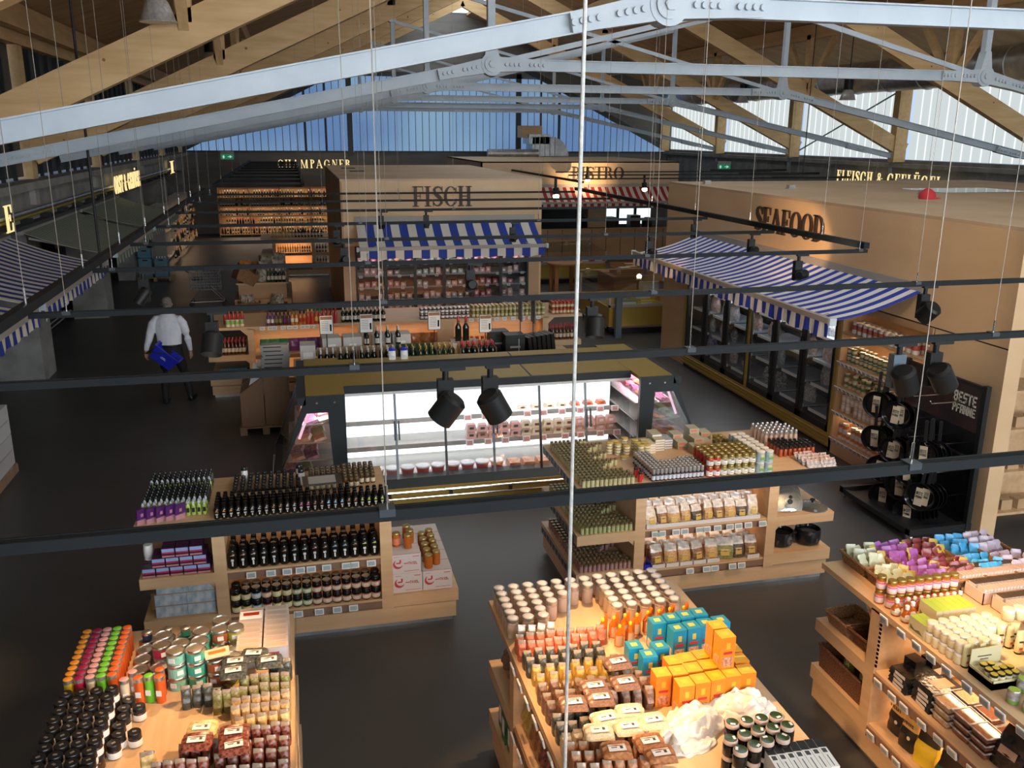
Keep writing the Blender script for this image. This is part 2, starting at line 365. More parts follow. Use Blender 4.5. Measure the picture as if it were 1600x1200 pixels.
# ---- ducts
def duct(label, x, z, r, y0, y1):
    t_ = thing('ventilation_duct', label, 'duct', (x, y0, z))
    n = int((y1 - y0) / 1.5); me = MB().cyl((0, 0, 0), (0, 1.46, 0), r, 24).mesh('duct', ['zinc']); mr = MB().lathe([(r, 0), (r + .025, .01), (r + .025, .03), (r, .04)], 24, (0, 1.46, 0), M=Matrix.Rotation(-PI / 2, 3, 'X')).mesh('ring', ['zinc'])
    for q in range(n): O('duct_section', me, t_, (0, q * 1.5, 0)); O('joint_ring', mr, t_, (0, q * 1.5, 0))
    return t_
duct('large round spiral duct hung under the roof on the right', 15.9, 6.0, .42, 9, 40)
t_ = thing('air_handling_duct', 'galvanised square duct with a curved elbow on the bistro roof', 'duct', (9.6, 38.5, 3.5))
O('riser', B(0, .9, 0, .8, .75, 1.25, mats=('plywood_panel',)), t_); O('upper_box', MB().box(.25, 1.15, -.3, .8, .5, .9).mesh('b', ['zinc']), t_)
m = MB(); pts = [(math.cos(a) * 1.0, math.sin(a) * .8) for a in [PI / 2 * q / 6 for q in range(7)]]
m.prism([(.4, 0), (.4, .78)] + [(1.2 + p[0] * .8, p[1]) for p in reversed(pts)], -.3, .8); O('elbow', m.mesh('e', ['zinc']), t_)
for q in range(5): O('seam', B(.5 + q * .22, .52 + q * .22, -.33, -.3, 0, .8, mats=('steel_dark',)), t_)
m = MB().cyl((-1.6, -.5, .12), (.6, -.5, .12), .16, 14); O('low_run', m.mesh('e', ['zinc']), t_)
for q in range(8): O('ring', MB().cyl((-1.5 + q * .25, -.5, .12), (-1.47 + q * .25, -.5, .12), .18, 14).mesh('r', ['zinc']), t_)
# ================================================================== suspended lighting tracks
RY = [2.53, 4.31, 6.04, 7.98, 9.83, 11.67, 13.68, 15.64, 17.61]
RZ = 3.30
def rail(i, y, x0, x1, wires, label):
    r = thing('light_track', label, 'light track', (0, y, RZ), group='tracks across the hall')
    O('track_body', MB().box(x0, x1, -.022, .022, -.028, .002).box(x0, x1, -.022, -.012, .002, .007).box(x0, x1, .012, .022, .002, .007).box(x0, x1, -.004, .004, .002, .006).mesh('tb', ['track']), r)
    for xw in wires:
        O('suspension_wire', MB().cyl((xw, 0, .07), (xw + J(.02), 0, deckz(xw) - RZ), .0019, 5).mesh('w', ['wire']), r)
        O('wire_clamp', MB().box(xw - .024, xw + .024, -.027, .027, -.012, .012).mesh('c', ['clamp']), r)
        O('wire_ferrule', MB().cyl((xw, 0, .01), (xw, 0, .08), .005, 8).mesh('f', ['chrome']), r)
NM = ['nearest', 'second', 'third', 'fourth', 'fifth', 'sixth', 'seventh', 'eighth', 'ninth']
WX = [[.22, 2.04, 3.85], [.24, 2.01, 3.91], [-1.43, .55, 2.5, 4.7], [-1.5, .6, 3.22, 5.5], [-1.5, .95, 3.45], [-1.5, .8, 3.15], [-1.5, .4, 2.35], [-1.5, 1.75], [-1.5, 1.95]]
for i, y in enumerate(RY):
    x1 = [5.5, 6.3, 7.2, 5.58, 5.58, 5.58, 5.55, 5.55, 5.5][i]
    rail(i, y, -1.65 if i > 1 else -3.2, x1, WX[i], '%s black lighting track crossing the hall, counted from the camera' % NM[i])
def lrail(x, y0, y1, z, label, nw):
    r = thing('side_track', label, 'light track', (x, y0, z))
    O('track_body', B(-.03, .03, 0, y1 - y0, -.035, .025, mats=('track',)), r)
    for q in range(nw):
        yy = (y1 - y0) * (q + .5) / nw
        O('suspension_wire', MB().cyl((0, yy, .1), (0, yy, deckz(x) - z), .0024, 5).mesh('w', ['wire']), r); O('wire_ferrule', MB().cyl((0, yy, .02), (0, yy, .12), .008, 8).mesh('f', ['chrome']), r)
lrail(-1.65, 5.2, 18.2, RZ + .05, 'long grey track running away over the left awnings', 8)
lrail(5.55, 7.94, 17.7, RZ + .05, 'long black track running away beside the seafood booth', 6)
for x, s in ((-1.66, 'left'), (.2, 'right')):
    lrail(x, 20.5, 38.5, 3.3, '%s side rail of the dark track frame over the champagne aisle' % s, 4)
for q in range(9):
    y = 21 + q * 2.1
    o = thing('light_track', '%s cross track of the frame over the champagne aisle' % NM[q], 'light track', (-1.66, y, 3.26), group='tracks over the champagne aisle'); O('track_body', B(0, 1.86, -.03, .03, -.03, .03, mats=('track',)), o)
for q in range(3):
    y = 23.6 + q * 2.2
    o = thing('light_track', '%s dark track above the bistro aisle' % NM[q], 'light track', (7.6 + q * .25, y, 3.25), group='tracks over the bistro aisle'); O('track_body', B(0, 7.5, -.02, .02, -.02, .02, mats=('black',)), o)
lrail(7.4, 23, 31, 3.2, 'slanting dark track in front of the bistro sign', 3)
for q in range(6):
    y = 19.5 + q * 2.2
    o = thing('light_track', '%s dark track over the meat counter by the right wall' % NM[q], 'light track', (14.6, y, 3.05 + .03 * q), group='tracks by the right wall'); O('track_body', B(0, 3.0, -.035, .035, -.035, .035, mats=('black',)), o)
    for xx in (.6, 2.2): O('suspension_wire', MB().cyl((xx, 0, .03), (xx, 0, 2.6), .004, 5).mesh('w', ['wire']), o)
# thick rope and black cables
tag(O('hanging_rope', MB().tube([(.775 + .003 * math.sin(q), 2.43, q * .75) for q in range(13)], .006, 8).mesh('rope', ['rope'])), 'thick grey steel rope hanging straight down in the foreground', 'rope')
for x, y, lb in ((-2.62, 13.2, 'thick black cable hanging beside the striped awnings on the left'), (13.2, 22, 'black cable hanging in front of the right clerestory')):
    tag(O('hanging_cable', MB().cyl((x, y, 2.6 if x < 0 else 3.4), (x, y, deckz(x)), .018 if x < 0 else .012, 8).mesh('cable', ['cable_black'])), lb, 'cable')
# ---- track spotlights
def spot(x, y, tgt, label, power=60, size=.9, head=.075, grey=False, drop=.0, on=True, col=(1, .58, .28)):
    r = thing('track_spotlight', label, 'spotlight', (x, y, RZ - .028 - drop), group='track spotlights')
    bm_ = 'lamp_grey' if grey else 'lamp_black'
    O('track_adapter', MB().box(-.024, .10, -.018, .018, -.018, 0).cyl((0, 0, -.065), (0, 0, -.015), .016, 10).mesh('a', ['lamp_black']), r)
    O('driver_box', MB().box(-.04, .04, -.016, .036, -.26, -.065).box(-.04, .04, -.017, -.016, -.165, -.16).mesh('d', [bm_]), r)
    c = Vector((0, -.075, -.19)); d = (Vector(tgt) - Vector((x, y, RZ - .22))).normalized()
    a, b = c - d * .05, c + d * .08
    q_ = Vector((0, 0, 1)).rotation_difference(d).to_matrix()
    h = O('lamp_head', MB().lathe([(head * .75, -.016), (head, 0), (head, .13), (head * .93, .13), (head * .88, .017)], 20, a, M=q_).cyl(c + Vector((0, .015, 0)), c + Vector((0, .06, 0)), .015, 8).mesh('h', ['lamp_black']), r)
    O('lens', MB().cyl(a + d * .018, a + d * .021, head * .84, 18).mesh('l', ['lamp_lens' if on else 'lamp_black']), h)
    if on:
        l = bpy.data.lights.new('spot', 'SPOT'); l.energy = power * SPOT * 8; l.color = col; l.spot_size = size; l.spot_blend = .55; l.shadow_soft_size = .05
        lo = bpy.data.objects.new('spot_beam', l); C.objects.link(lo); lo.parent = r; lo.location = b + d * .02
        lo.rotation_euler = Vector((0, 0, -1)).rotation_difference(d).to_euler()
SP = [  # x, track, target, label, power, cone
 (.69, 1, (-.62, 4.72, 1.2), 'black spotlight left of the pair in front of the glass fridge', 15, .66),
 (.92, 1, (1.95, 4.45, 1.2), 'black spotlight right of the pair in front of the glass fridge', 21, .95),
 (3.30, 1, (4.3, 4.75, 1.2), 'grey boxed spotlight in front of the tinned food shelf', 11, .8),
 (3.54, 1, (4.85, 4.5, 1.2), 'black spotlight next to the pan rack poster', 12, .8),
 (-.57, 2, (-.80, 4.95, 1.2), 'black spotlight beside the man with the blue basket', 8, .8),
 (2.04, 2, (1.8, 5.35, 1.3), 'black spotlight beside the rope above the island fridge', 12, .75),
 (4.79, 2, (4.3, 7.8, 1.2), 'black spotlight under the corner of the seafood awning', 12, 1.1),
 (-1.27, 3, (-3.0, 7.4, .6), 'lit spotlight tilted left below the green awning', 5, .6),
 (1.52, 3, (2.4, 15.9, 1.2), 'black spotlight before the fish booth shelves', 60, .34),
 (4.83, 3, (7.35, 9.9, 3.0), 'black spotlight hanging in front of the seafood awning', 3, 1.6),
 (.49, 4, (-.6, 15.9, 1.2), 'lit spotlight left of the fish booth', 50, .36),
 (4.0, 4, (7.35, 14.5, 3.0), 'black spotlight left of the seafood awning top', 4, 1.4),
 (5.30, 4, (7.35, 12.3, 2.85), 'lit spotlight glowing under the seafood lettering', 20, .52),
 (.50, 5, (-1.2, 23.9, .6), 'black spotlight by the left edge of the fish booth', 50, .22),
 (2.8, 5, (2.6, 18.8, 1.2), 'black spotlight hanging over the fish awning', 20, .4),
 (5.4, 5, (7.6, 20.5, .8), 'black spotlight near the far end of the seafood booth', 60, .34),
 (1.25, 6, (2.2, 18.8, .9), 'left small spotlight in front of the fish booth front', 5, .6),
 (1.93, 6, (2.85, 18.8, 3.12), 'small spotlight lighting the fish lettering', 22, .26)]
for q, (x, ri, tg, lb, pw, sz) in enumerate(SP): spot(x, RY[ri], tg, lb, pw, sz, grey=(q == 2), head=.068 if q < 7 else .046, col=(1, .78, .56) if q in (9, 11) else (1, .58, .28))
# unseen track and spotlights added below the viewer's gallery to light the gondolas
o = thing('light_track', 'added unseen black lighting track below the gallery, out of the picture', 'light track', (0, 1.0, RZ), group='tracks across the hall'); O('track_body', B(-4, 8, -.028, .028, -.035, .03, mats=('track',)), o)
for x, tg, lb, pw, sz in ((1.5, (1.5, 3.9, 1.22), 'left unseen spotlight added below the gallery', 14, .5), (.9, (.95, 7.5, .8), 'right unseen spotlight added below the gallery', 75, .22)):
    spot(x, 1.0, tg, lb, pw, sz)
# lit lamps seen far off near the bistro
def farlamp(x, y, z, lb, pw=6):
    r = thing('track_spotlight', lb, 'spotlight', (x, y, z), group='far spotlights'); O('housing', MB().cyl((0, 0, 0), (0, -.05, -.16), .08, 12).box(-.03, .03, -.03, .03, 0, .25).mesh('h', ['lamp_black']), r); O('lens', MB().lathe([(.02, -.075), (.075, -.04), (.085, 0), (.075, .03)], 12, (0, -.06, -.19)).mesh('l', ['lamp_lens']), r)
farlamp(6.6, 22.8, 3.05, 'glowing spotlight at the corner of the fish booth roof')
farlamp(10.7, 27.0, 2.95, 'glowing spotlight below the bistro lettering')
farlamp(9.8, 30.0, 3.1, 'glowing spotlight in front of the bistro lettering')
l_ = bpy.data.lights.new('spot', 'SPOT'); l_.energy = 90 * SPOT; l_.color = (1, .62, .32); l_.spot_size = 1.7; l_.spot_blend = .8; lo_ = bpy.data.objects.new('spot_beam', l_); C.objects.link(lo_); lo_.location = (10.0, 29.6, 2.75); lo_.rotation_euler = (PI / 2 + .25, 0, 0)
# ---- aluminium high-bay lamps
def highbay(x, y, z, r, label):
    t_ = thing('high_bay_lamp', label, 'pendant lamp', (x, y, z), group='aluminium high-bay lamps')
    s = r / .21
    O('reflector', MB().lathe([(.21 * s, 0), (.215 * s, .012), (.195 * s, .03), (.17 * s, .12), (.13 * s, .22), (.10 * s, .26)], 28).mesh('r', ['alu_shade']), t_)
    O('housing', MB().cyl((0, 0, .26 * s), (0, 0, .62 * s), .12 * s, 20).mesh('h', ['lamp_black']), t_)
    O('stem', MB().cyl((0, 0, .62 * s), (0, 0, deckz(x) - z), .012, 8).mesh('s', ['lamp_black']), t_)
    O('diffuser', MB().cyl((0, 0, .002), (0, 0, .012), .19 * s, 24).mesh('d', ['white']), t_)
highbay(-1.43, 11.9, 5.63, .21, 'large aluminium high-bay lamp nearest the upper left corner')
highbay(-1.47, 20, 5.68, .21, 'smaller aluminium high-bay lamp under the second left rafter')
highbay(-1.2, 33, 5.85, .18, 'tiny aluminium high-bay lamp above the champagne aisle')
highbay(14.3, 22, 5.32, .21, 'aluminium high-bay lamp in front of the right clerestory')
highbay(15.4, 30, 5.5, .21, 'aluminium high-bay lamp farther along the right clerestory')
highbay(6.2, 26.5, 8.35, .21, 'aluminium high-bay lamp hanging at the ridge')

# ================================================================== lettering
def ring(cx, cy, rx, ry, tx, ty, a0, a1, n=20):
    P = []
    for q in range(n):
        a = a0 + (a1 - a0) * q / n; b = a0 + (a1 - a0) * (q + 1) / n
        f = lambda t_, kx, ky: (cx + kx * math.cos(t_), cy + ky * math.sin(t_))
        P.append([f(a, rx, ry), f(b, rx, ry), f(b, rx - tx, ry - ty), f(a, rx - tx, ry - ty)])
    return P
def bx2(x0, x1, y0, y1): return [(x0, y0), (x1, y0), (x1, y1), (x0, y1)]
st, ha = .17, .045
def serif(c, y, w=.36): return bx2(c - w / 2, c + w / 2, y, y + ha)
def glyph(ch):
    s = [bx2(.1, .1 + st, 0, 1)]; sv = [serif(.185, 0), serif(.185, 1 - ha)]
    if ch == 'I': return s + sv, .40
    if ch in 'FE':
        P = s + sv + [bx2(.1, .62, 1 - ha, 1), [(.57, 1 - ha), (.62, 1 - ha), (.62, .70)], bx2(.25, .46, .50, .54), [(.44, .40), (.47, .40), (.47, .64), (.44, .64)]]
        if ch == 'E': P += [bx2(.1, .64, 0, ha), [(.58, ha), (.64, .32), (.64, ha)]]
        return P, .70
    if ch == 'L': return s + sv + [bx2(.1, .60, 0, ha), [(.54, ha), (.60, .34), (.60, ha)]], .66
    if ch == 'H': return s + sv + [bx2(.56, .56 + st, 0, 1), serif(.645, 0), serif(.645, 1 - ha), bx2(.2, .6, .48, .53)], .86
    if ch == 'T': return [bx2(.27, .27 + st, 0, 1), serif(.355, 0), bx2(.02, .69, 1 - ha, 1), [(.02, 1), (.02, .70), (.07, 1)], [(.69, 1), (.69, .70), (.64, 1)]], .74
    if ch in 'PRB':
        P = s + sv + ring(.27, .76, .33, .24, st, ha, -PI / 2, PI / 2, 10)
        if ch == 'R': P += [[(.36, .52), (.52, .52), (.74, 0), (.58, 0)]]
        if ch == 'B': P += ring(.27, .27, .37, .27, st, ha, -PI / 2, PI / 2, 10)
        return P, .78 if ch == 'R' else .70
    if ch == 'D': return s + sv + ring(.27, .5, .48, .5, st, ha, -PI / 2, PI / 2, 14), .84
    if ch == 'O': return ring(.42, .5, .40, .5, st, ha, 0, 2 * PI, 26), .86
    if ch in 'CG':
        P = ring(.42, .5, .40, .5, st, ha, .7, 2 * PI - .7, 22) + [[(.66, .66), (.74, .62), (.74, .94), (.70, .86)]]
        P += [bx2(.60, .60 + st, .06, .42), bx2(.5, .86, .40, .44)] if ch == 'G' else [[(.66, .34), (.74, .38), (.74, .14), (.70, .2)]]
        return P, .88 if ch == 'G' else .82
    if ch == 'S':
        pts = [(.60, .80, .03), (.52, .93, .045), (.36, .97, .05), (.20, .90, .07), (.15, .76, .10), (.24, .62, .12), (.40, .50, .13), (.54, .38, .12), (.60, .24, .10), (.52, .10, .07), (.36, .03, .05), (.20, .07, .045), (.10, .22, .03)]
        P = []
        for (a, b, w0), (c, d, w1) in zip(pts[:-1], pts[1:]):
            dx, dy = c - a, d - b; l = math.hypot(dx, dy); nx, ny = -dy / l, dx / l
            P.append([(a + nx * w0 * .8, b + ny * w0 * .8), (a - nx * w0 * .8, b - ny * w0 * .8), (c - nx * w1 * .8, d - ny * w1 * .8), (c + nx * w1 * .8, d + ny * w1 * .8)])
        return P + [[(.60, .98), (.64, .98), (.64, .68), (.60, .74)], [(.08, .02), (.12, .02), (.12, .3), (.08, .34)]], .70
    if ch == 'A': return [[(.36, 1), (.42, 1), (.12, 0), (.06, 0)], [(.32, 1), (.46, 1), (.82, 0), (.62, 0)], bx2(.18, .62, .30, .34), serif(.1, 0, .26), serif(.72, 0, .34)], .86
    if ch == 'M': return [bx2(.10, .15, 0, 1), bx2(.78, .78 + st, 0, 1), [(.08, 1), (.26, 1), (.56, 0), (.48, 0)], [(.78, 1), (.86, 1), (.56, 0), (.5, 0)], serif(.12, 0, .26), serif(.86, 0)], 1.06
    if ch == 'N': return [bx2(.12, .17, 0, 1), bx2(.66, .71, 0, 1), [(.08, 1), (.26, 1), (.71, 0), (.60, 0)], serif(.14, 0, .26), serif(.68, 1 - ha, .26)], .82
    if ch in 'UÜ':
        P = [bx2(.1, .1 + st, .3, 1), serif(.185, 1 - ha), bx2(.62, .67, .3, 1), serif(.645, 1 - ha, .26)] + ring(.385, .3, .285, .3, .12, ha, PI, 2 * PI, 12)
        if ch == 'Ü': P += ring(.26, 1.16, .07, .07, .069, .069, 0, 2 * PI, 8) + ring(.5, 1.16, .07, .07, .069, .069, 0, 2 * PI, 8)
        return P, .82
    if ch == '&': return ring(.34, .76, .2, .22, .09, ha, 0, 2 * PI, 16) + ring(.32, .27, .28, .27, .12, ha, 0, 2 * PI, 18) + [[(.20, .66), (.36, .66), (.82, 0), (.64, 0)], bx2(.6, .84, .5, .54)], .92
    return [], .36
def sign(text, label, loc, rz_, height, width, mname, depth=.03, cat='sign', tight=1.0):
    r = thing('sign_lettering', label, cat, loc, rz_)
    tot = sum(glyph(c)[1] for c in text); sx_ = width / tot; x = 0
    for c in text:
        P, w_ = glyph(c)
        if P:
            m = MB()
            for pl in P: m.prism([((x + u * tight) * sx_, v * height) for u, v in pl], -depth, 0)
            O('letter', m.mesh('letter', [mname]), r)
        x += w_
    return r
mat('letter_dark', (.035, .022, .014), .5); mat('letter_brown', (.06, .035, .02), .5)

# ================================================================== awnings
stripes('awn_blue', (.64, .62, .58), (.030, .065, .33), .172, 0); stripes('awn_blue_s', (.68, .67, .65), (.025, .055, .36), .108, 0); stripes('awn_blue_l', (.60, .57, .47), (.022, .045, .25), .128, 0)
stripes('awn_green', (.34, .37, .30), (.085, .12, .10), .075, 0); stripes('awn_red', (.60, .50, .44), (.30, .025, .025), .13, 0)
mat('awn_bar', (.34, .32, .29), .5); mat('awn_cap', (.45, .55, .6), .5)
def awning(label, loc, rz_, W, D, H, mname, val=.20, wav=.0, scall=.42, bar='awn_bar'):
    """wall edge on local x axis at y=0; cloth falls to y=-D, z=-H"""
    r = thing('awning', label, 'awning', loc, rz_)
    m = MB(); n = 14
    for q in range(n):
        a, b = q / n, (q + 1) / n; sag = lambda t_: -.05 * math.sin(PI * t_)
        m.hexa([(0, -D * b, -H * b + sag(b) - .008), (W, -D * b, -H * b + sag(b) - .008), (W, -D * a, -H * a + sag(a) - .008), (0, -D * a, -H * a + sag(a) - .008),
                (0, -D * b, -H * b + sag(b)), (W, -D * b, -H * b + sag(b)), (W, -D * a, -H * a + sag(a)), (0, -D * a, -H * a + sag(a))])
    O('cloth', m.mesh('cloth', [mname]), r)
    m = MB(); n = int(W / .06)
    row = []
    for q in range(n + 1):
        x = W * q / n; zz = -val + .035 * abs(math.sin(PI * x / scall)); yy = -D - .035 + wav * math.sin(2 * PI * x / (.3))
        row.append((x, yy, zz))
    for a, b in zip(row[:-1], row[1:]):
        m.hexa([(a[0], a[1] - .004, -H + a[2]), (b[0], b[1] - .004, -H + b[2]), (b[0], b[1] + .004, -H + b[2]), (a[0], a[1] + .004, -H + a[2]),
                (a[0], -D - .034, -H), (b[0], -D - .034, -H), (b[0], -D - .026, -H), (a[0], -D - .026, -H)])
    O('valance', m.mesh('val', [mname]), r)
    O('front_bar', MB().box(-.05, W + .05, -D - .05, -D + .02, -H - .03, -H + .035).mesh('bar', [bar]), r)
    for x in (-.05, W + .05): O('end_cap', MB().box(x - .02, x + .02, -D - .06, -D + .03, -H - .045, -H + .045).mesh('cap', ['awn_cap']), r)
    O('roller_box', MB().box(-.03, W + .03, -.02, .1, -.04, .09).mesh('rb', ['awn_bar']), r)
    for x in (.25, W - .25): O('folding_arm', MB().bar((x, -.02, -.12), (x + (.25 if x < W / 2 else -.25), -D * .5, -H * .5 - .12), .05, .04).bar((x + (.25 if x < W / 2 else -.25), -D * .5, -H * .5 - .12), (x, -D, -H - .01), .05, .04).mesh('arm', ['awn_bar']), r)
    return r
# ================================================================== FISCH booth
FY = 18.8
fb = thing('fish_booth', 'plywood fish booth with blue striped awning and open fridge front', 'market booth', (0, FY, 0))
PT = .04
O('front_panel', B(.95, 5.1, 0, PT, 2.15, 3.46, mats=('plywood',)), fb)
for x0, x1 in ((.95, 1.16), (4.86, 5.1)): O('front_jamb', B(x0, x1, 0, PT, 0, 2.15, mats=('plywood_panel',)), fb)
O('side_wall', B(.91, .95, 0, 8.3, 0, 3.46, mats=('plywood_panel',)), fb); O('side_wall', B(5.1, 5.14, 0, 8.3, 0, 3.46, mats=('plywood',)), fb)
O('roof_panel', B(.91, 5.14, 0, 8.3, 3.46, 3.5, mats=('plywood_top',)), fb); O('rear_wall', B(.91, 5.14, 8.26, 8.3, 0, 3.46, mats=('plywood',)), fb)
for x, y in ((1.25, 5.6), (1.35, 3.6)): O('roof_hatch', B(x, x + .35, y, y + .5, 3.5, 3.51, mats=('black',)), fb)
sign('FISCH', 'dark FISCH lettering on the plywood booth front', (2.37, FY - .005, 2.94), 0, .41, 1.26, 'letter_dark')
awning('blue and white striped awning over the fish fridge', (1.2, FY - .02, 2.66), 0, 3.75, .95, .46, 'awn_blue', .22, 0, .43)
def mk_box(name, w, d, h, mats, lid=None):
    m = MB().box(-w / 2, w / 2, -d / 2, d / 2, 0, h, 0)
    return m
fr = thing('fish_wall_fridge', 'tall glass-door fridge wall stocked with red fish packs', 'fridge', (1.16, FY, 0))
W = 3.70
O('cabinet', MB().box(0, W, .62, .68, 0, 2.12).box(0, W, 0, .68, 2.08, 2.14).box(0, W, 0, .66, 0, .16).box(-.0, .03, 0, .66, 0, 2.1).box(W - .03, W, 0, .66, 0, 2.1).mesh('cab', ['black']), fr)
FZ = [.2, .46, .72, .98, 1.24, 1.49, 1.74]
for z in FZ:
    s_ = O('shelf', B(.03, W - .03, .08, .6, z, z + .025, mats=('steel_dark',)), fr)
    me_t = MB().box(-.035, .035, -.008, 0, -.02, .03).box(-.025, .025, -.010, -.008, -.01, .02, 1).mesh('tag', ['paper', 'screen'])
    for q in range(14):
        if random.random() < .72: O('price_tag', me_t, s_, (.14 + q * .265 + J(.05), .078, z))
for q in range(7):
    x = q * W / 6
    O('door_frame', B(max(0, x - .03), min(W, x + .03), -.03, .02, .1, 2.1, mats=('black',)), fr)
    if q < 6: O('glass_door', B(x + .03, x + W / 6 - .03, -.012, -.004, .14, 2.08, mats=('glass',)), fr)
def area(loc, sx_, sy_, power, col, rot=(0, 0, 0), parent=None):
    l = bpy.data.lights.new('strip', 'AREA'); l.shape = 'RECTANGLE'; l.size = sx_; l.size_y = sy_; l.energy = power; l.color = col
    o = bpy.data.objects.new('strip_light', l); C.objects.link(o); o.location = loc; o.rotation_euler = rot
    if parent: o.parent = parent
    return o
O('light_strip', B(.1, W - .1, .04, .07, 2.05, 2.075, mats=('led_pink',)), fr); area((W / 2, .1, 2.04), W - .2, .06, 22, (1, .8, .85), (-.35, 0, 0), fr)
for n_, c_ in (('fish_red', (.42, .05, .06)), ('fish_pink', (.55, .25, .24)), ('fish_orange', (.50, .17, .06)), ('fish_dark', (.08, .035, .035)), ('fish_grey', (.18, .20, .21))): mat(n_, c_, .3)
mat('label_white', (.75, .74, .72), .5)
def pack_mesh(c, w, d, h): return MB().hexa([(-w / 2, -d / 2, 0), (w / 2, -d / 2, 0), (w / 2, d / 2, 0), (-w / 2, d / 2, 0), (-w * .44, -d * .44, h), (w * .44, -d * .44, h), (w * .44, d * .44, h), (-w * .44, d * .44, h)]).box(-w * .25, w * .2, -d / 2 - .002, -d * .46, h * .3, h * .7, 1).mesh('pack', [c, 'label_white'])
PK = {c: pack_mesh(c, .11, .2, .12) for c in ('fish_red', 'fish_pink', 'fish_orange', 'fish_dark', 'fish_grey')}
def jarm(name, r, h, body, lid=None, label=None, n=10, lidh=.02, neck=.85, lab=(.2, .7)):
    """jar with body, optional label band; lid as part of the same mesh for far copies"""
    m = MB(); hb = h - (lidh if lid else 0)
    prof = [(r * .92, 0), (r, .006), (r, hb * lab[0]), (r, hb * lab[1]), (r, hb * .88), (r * neck, hb)]; ms = [0, 0, 1 if label else 0, 0, 0]; mm = [body, label or body]
    if lid: prof += [(r * .95, hb), (r * .95, h - .003), (r * .88, h)]; ms += [2, 2, 2]; mm.append(lid)
    m.lathe(prof, n, ms=ms); return m.mesh(name, mm)
cols = {0: ['fish_red', 'fish_red', 'fish_pink'], 1: ['fish_red', 'fish_orange', 'fish_dark'], 2: ['fish_pink', 'fish_grey', 'fish_grey'], 3: ['fish_grey', 'fish_pink', 'fish_dark'], 4: ['fish_red', 'fish_dark', 'fish_red'], 5: ['fish_red', 'fish_dark', 'fish_pink']}
DN = ['leftmost', 'second', 'third', 'fourth', 'fifth', 'rightmost']
for d in range(6):
    for zi, z in enumerate(FZ):
        for q in range(4):
            if random.random() < .18: continue
            c = random.choice(cols[d]) if zi > 1 else random.choice(('fish_orange', 'fish_dark', 'fish_red'))
            o = O('fish_pack', PK[c], None, (1.16 + d * W / 6 + .11 + q * .135, FY + .22 + J(.03), z + .026), (0, 0, J(.08)), (1, 1, random.uniform(.7, 1.25)))
            tag(o, 'small chilled pack behind the %s door of the fish fridge' % DN[d], 'food pack', 'chilled packs behind the %s fish fridge door' % DN[d])

# ================================================================== SEAFOOD booth
SX = 7.35
sb = thing('seafood_booth', 'large plywood seafood booth with skylight roof on the right', 'market booth', (SX, 0, 0))
O('front_panel_upper', B(0, .04, 7.85, 17.2, 2.2, 3.46, mats=('plywood',)), sb)
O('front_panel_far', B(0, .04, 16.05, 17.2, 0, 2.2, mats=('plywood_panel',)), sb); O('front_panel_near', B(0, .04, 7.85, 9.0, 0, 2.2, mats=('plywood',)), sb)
O('joint_shadow', B(-.002, .0, 7.85, 10.9, 2.20, 2.215, mats=('black',)), sb)
O('end_wall_far', B(.04, 7.2, 17.16, 17.2, 0, 3.46, mats=('plywood',)), sb); O('roof_panel', B(0, 7.2, 7.85, 17.2, 3.46, 3.5, mats=('plywood_top',)), sb)
O('end_jamb', B(.04, .20, 7.85, 7.89, 0, 3.46, mats=('plywood',)), sb); O('end_panel_upper', B(.2, 7.2, 7.85, 7.89, 2.1, 3.46, mats=('plywood',)), sb); O('niche_back', B(.2, 7.2, 8.35, 8.39, 0, 2.1, mats=('maple',)), sb)
for z in (.25, .75, 1.25, 1.7): O('niche_shelf', B(.2, 2.2, 7.87, 8.35, z, z + .03, mats=('maple',)), sb)
gmat('roof_glass', .35)
for x0, y0, x1, y1 in ((3.2, 13.2, 5.0, 14.4), (3.6, 9.8, 5.6, 11.0)):
    O('roof_window', MB().box(x0, x1, y0, y1, 3.5, 3.505).mesh('rw', ['roof_glass']), sb); O('roof_window_bed', B(x0, x1, y0, y1, 3.498, 3.500, mats=('white',)), sb)
mat('red_hat', (.50, .03, .04), .8)
tag(O('red_beanie', MB().lathe([(.12, 0), (.13, .04), (.11, .10), (.06, .14), (.02, .16)], 14).box(-.02, .2, -.06, .06, .0, .015).mesh('cap', ['red_hat'])), 'crumpled red woollen hat lying on the seafood booth roof', 'hat').location = (SX + 1.9, 11.9, 3.5)
for q, (x, y, lb) in enumerate(((.35, 16.2, 'small white box at the far edge of the seafood roof'), (1.2, 14.6, 'small grey box in the middle of the seafood roof'), (2.6, 12.9, 'small grey box beside the red hat'))):
    tag(O('junction_box', MB().box(-.06, .06, -.05, .05, 0, .07).box(-.08, .08, -.06, .06, 0, .012).mesh('jb', ['rail_grey'])), lb, 'box').location = (SX + x, y, 3.5)
sign('SEAFOOD', 'dark SEAFOOD lettering on the plywood booth wall', (SX - .005, 13.55, 2.92), -PI / 2, .38, 2.05, 'letter_dark')
awning('long blue and white striped awning below the seafood lettering', (SX - .02, 15.75, 2.60), -PI / 2, 6.45, 1.2, .32, 'awn_blue_s', .23, .018, .52)
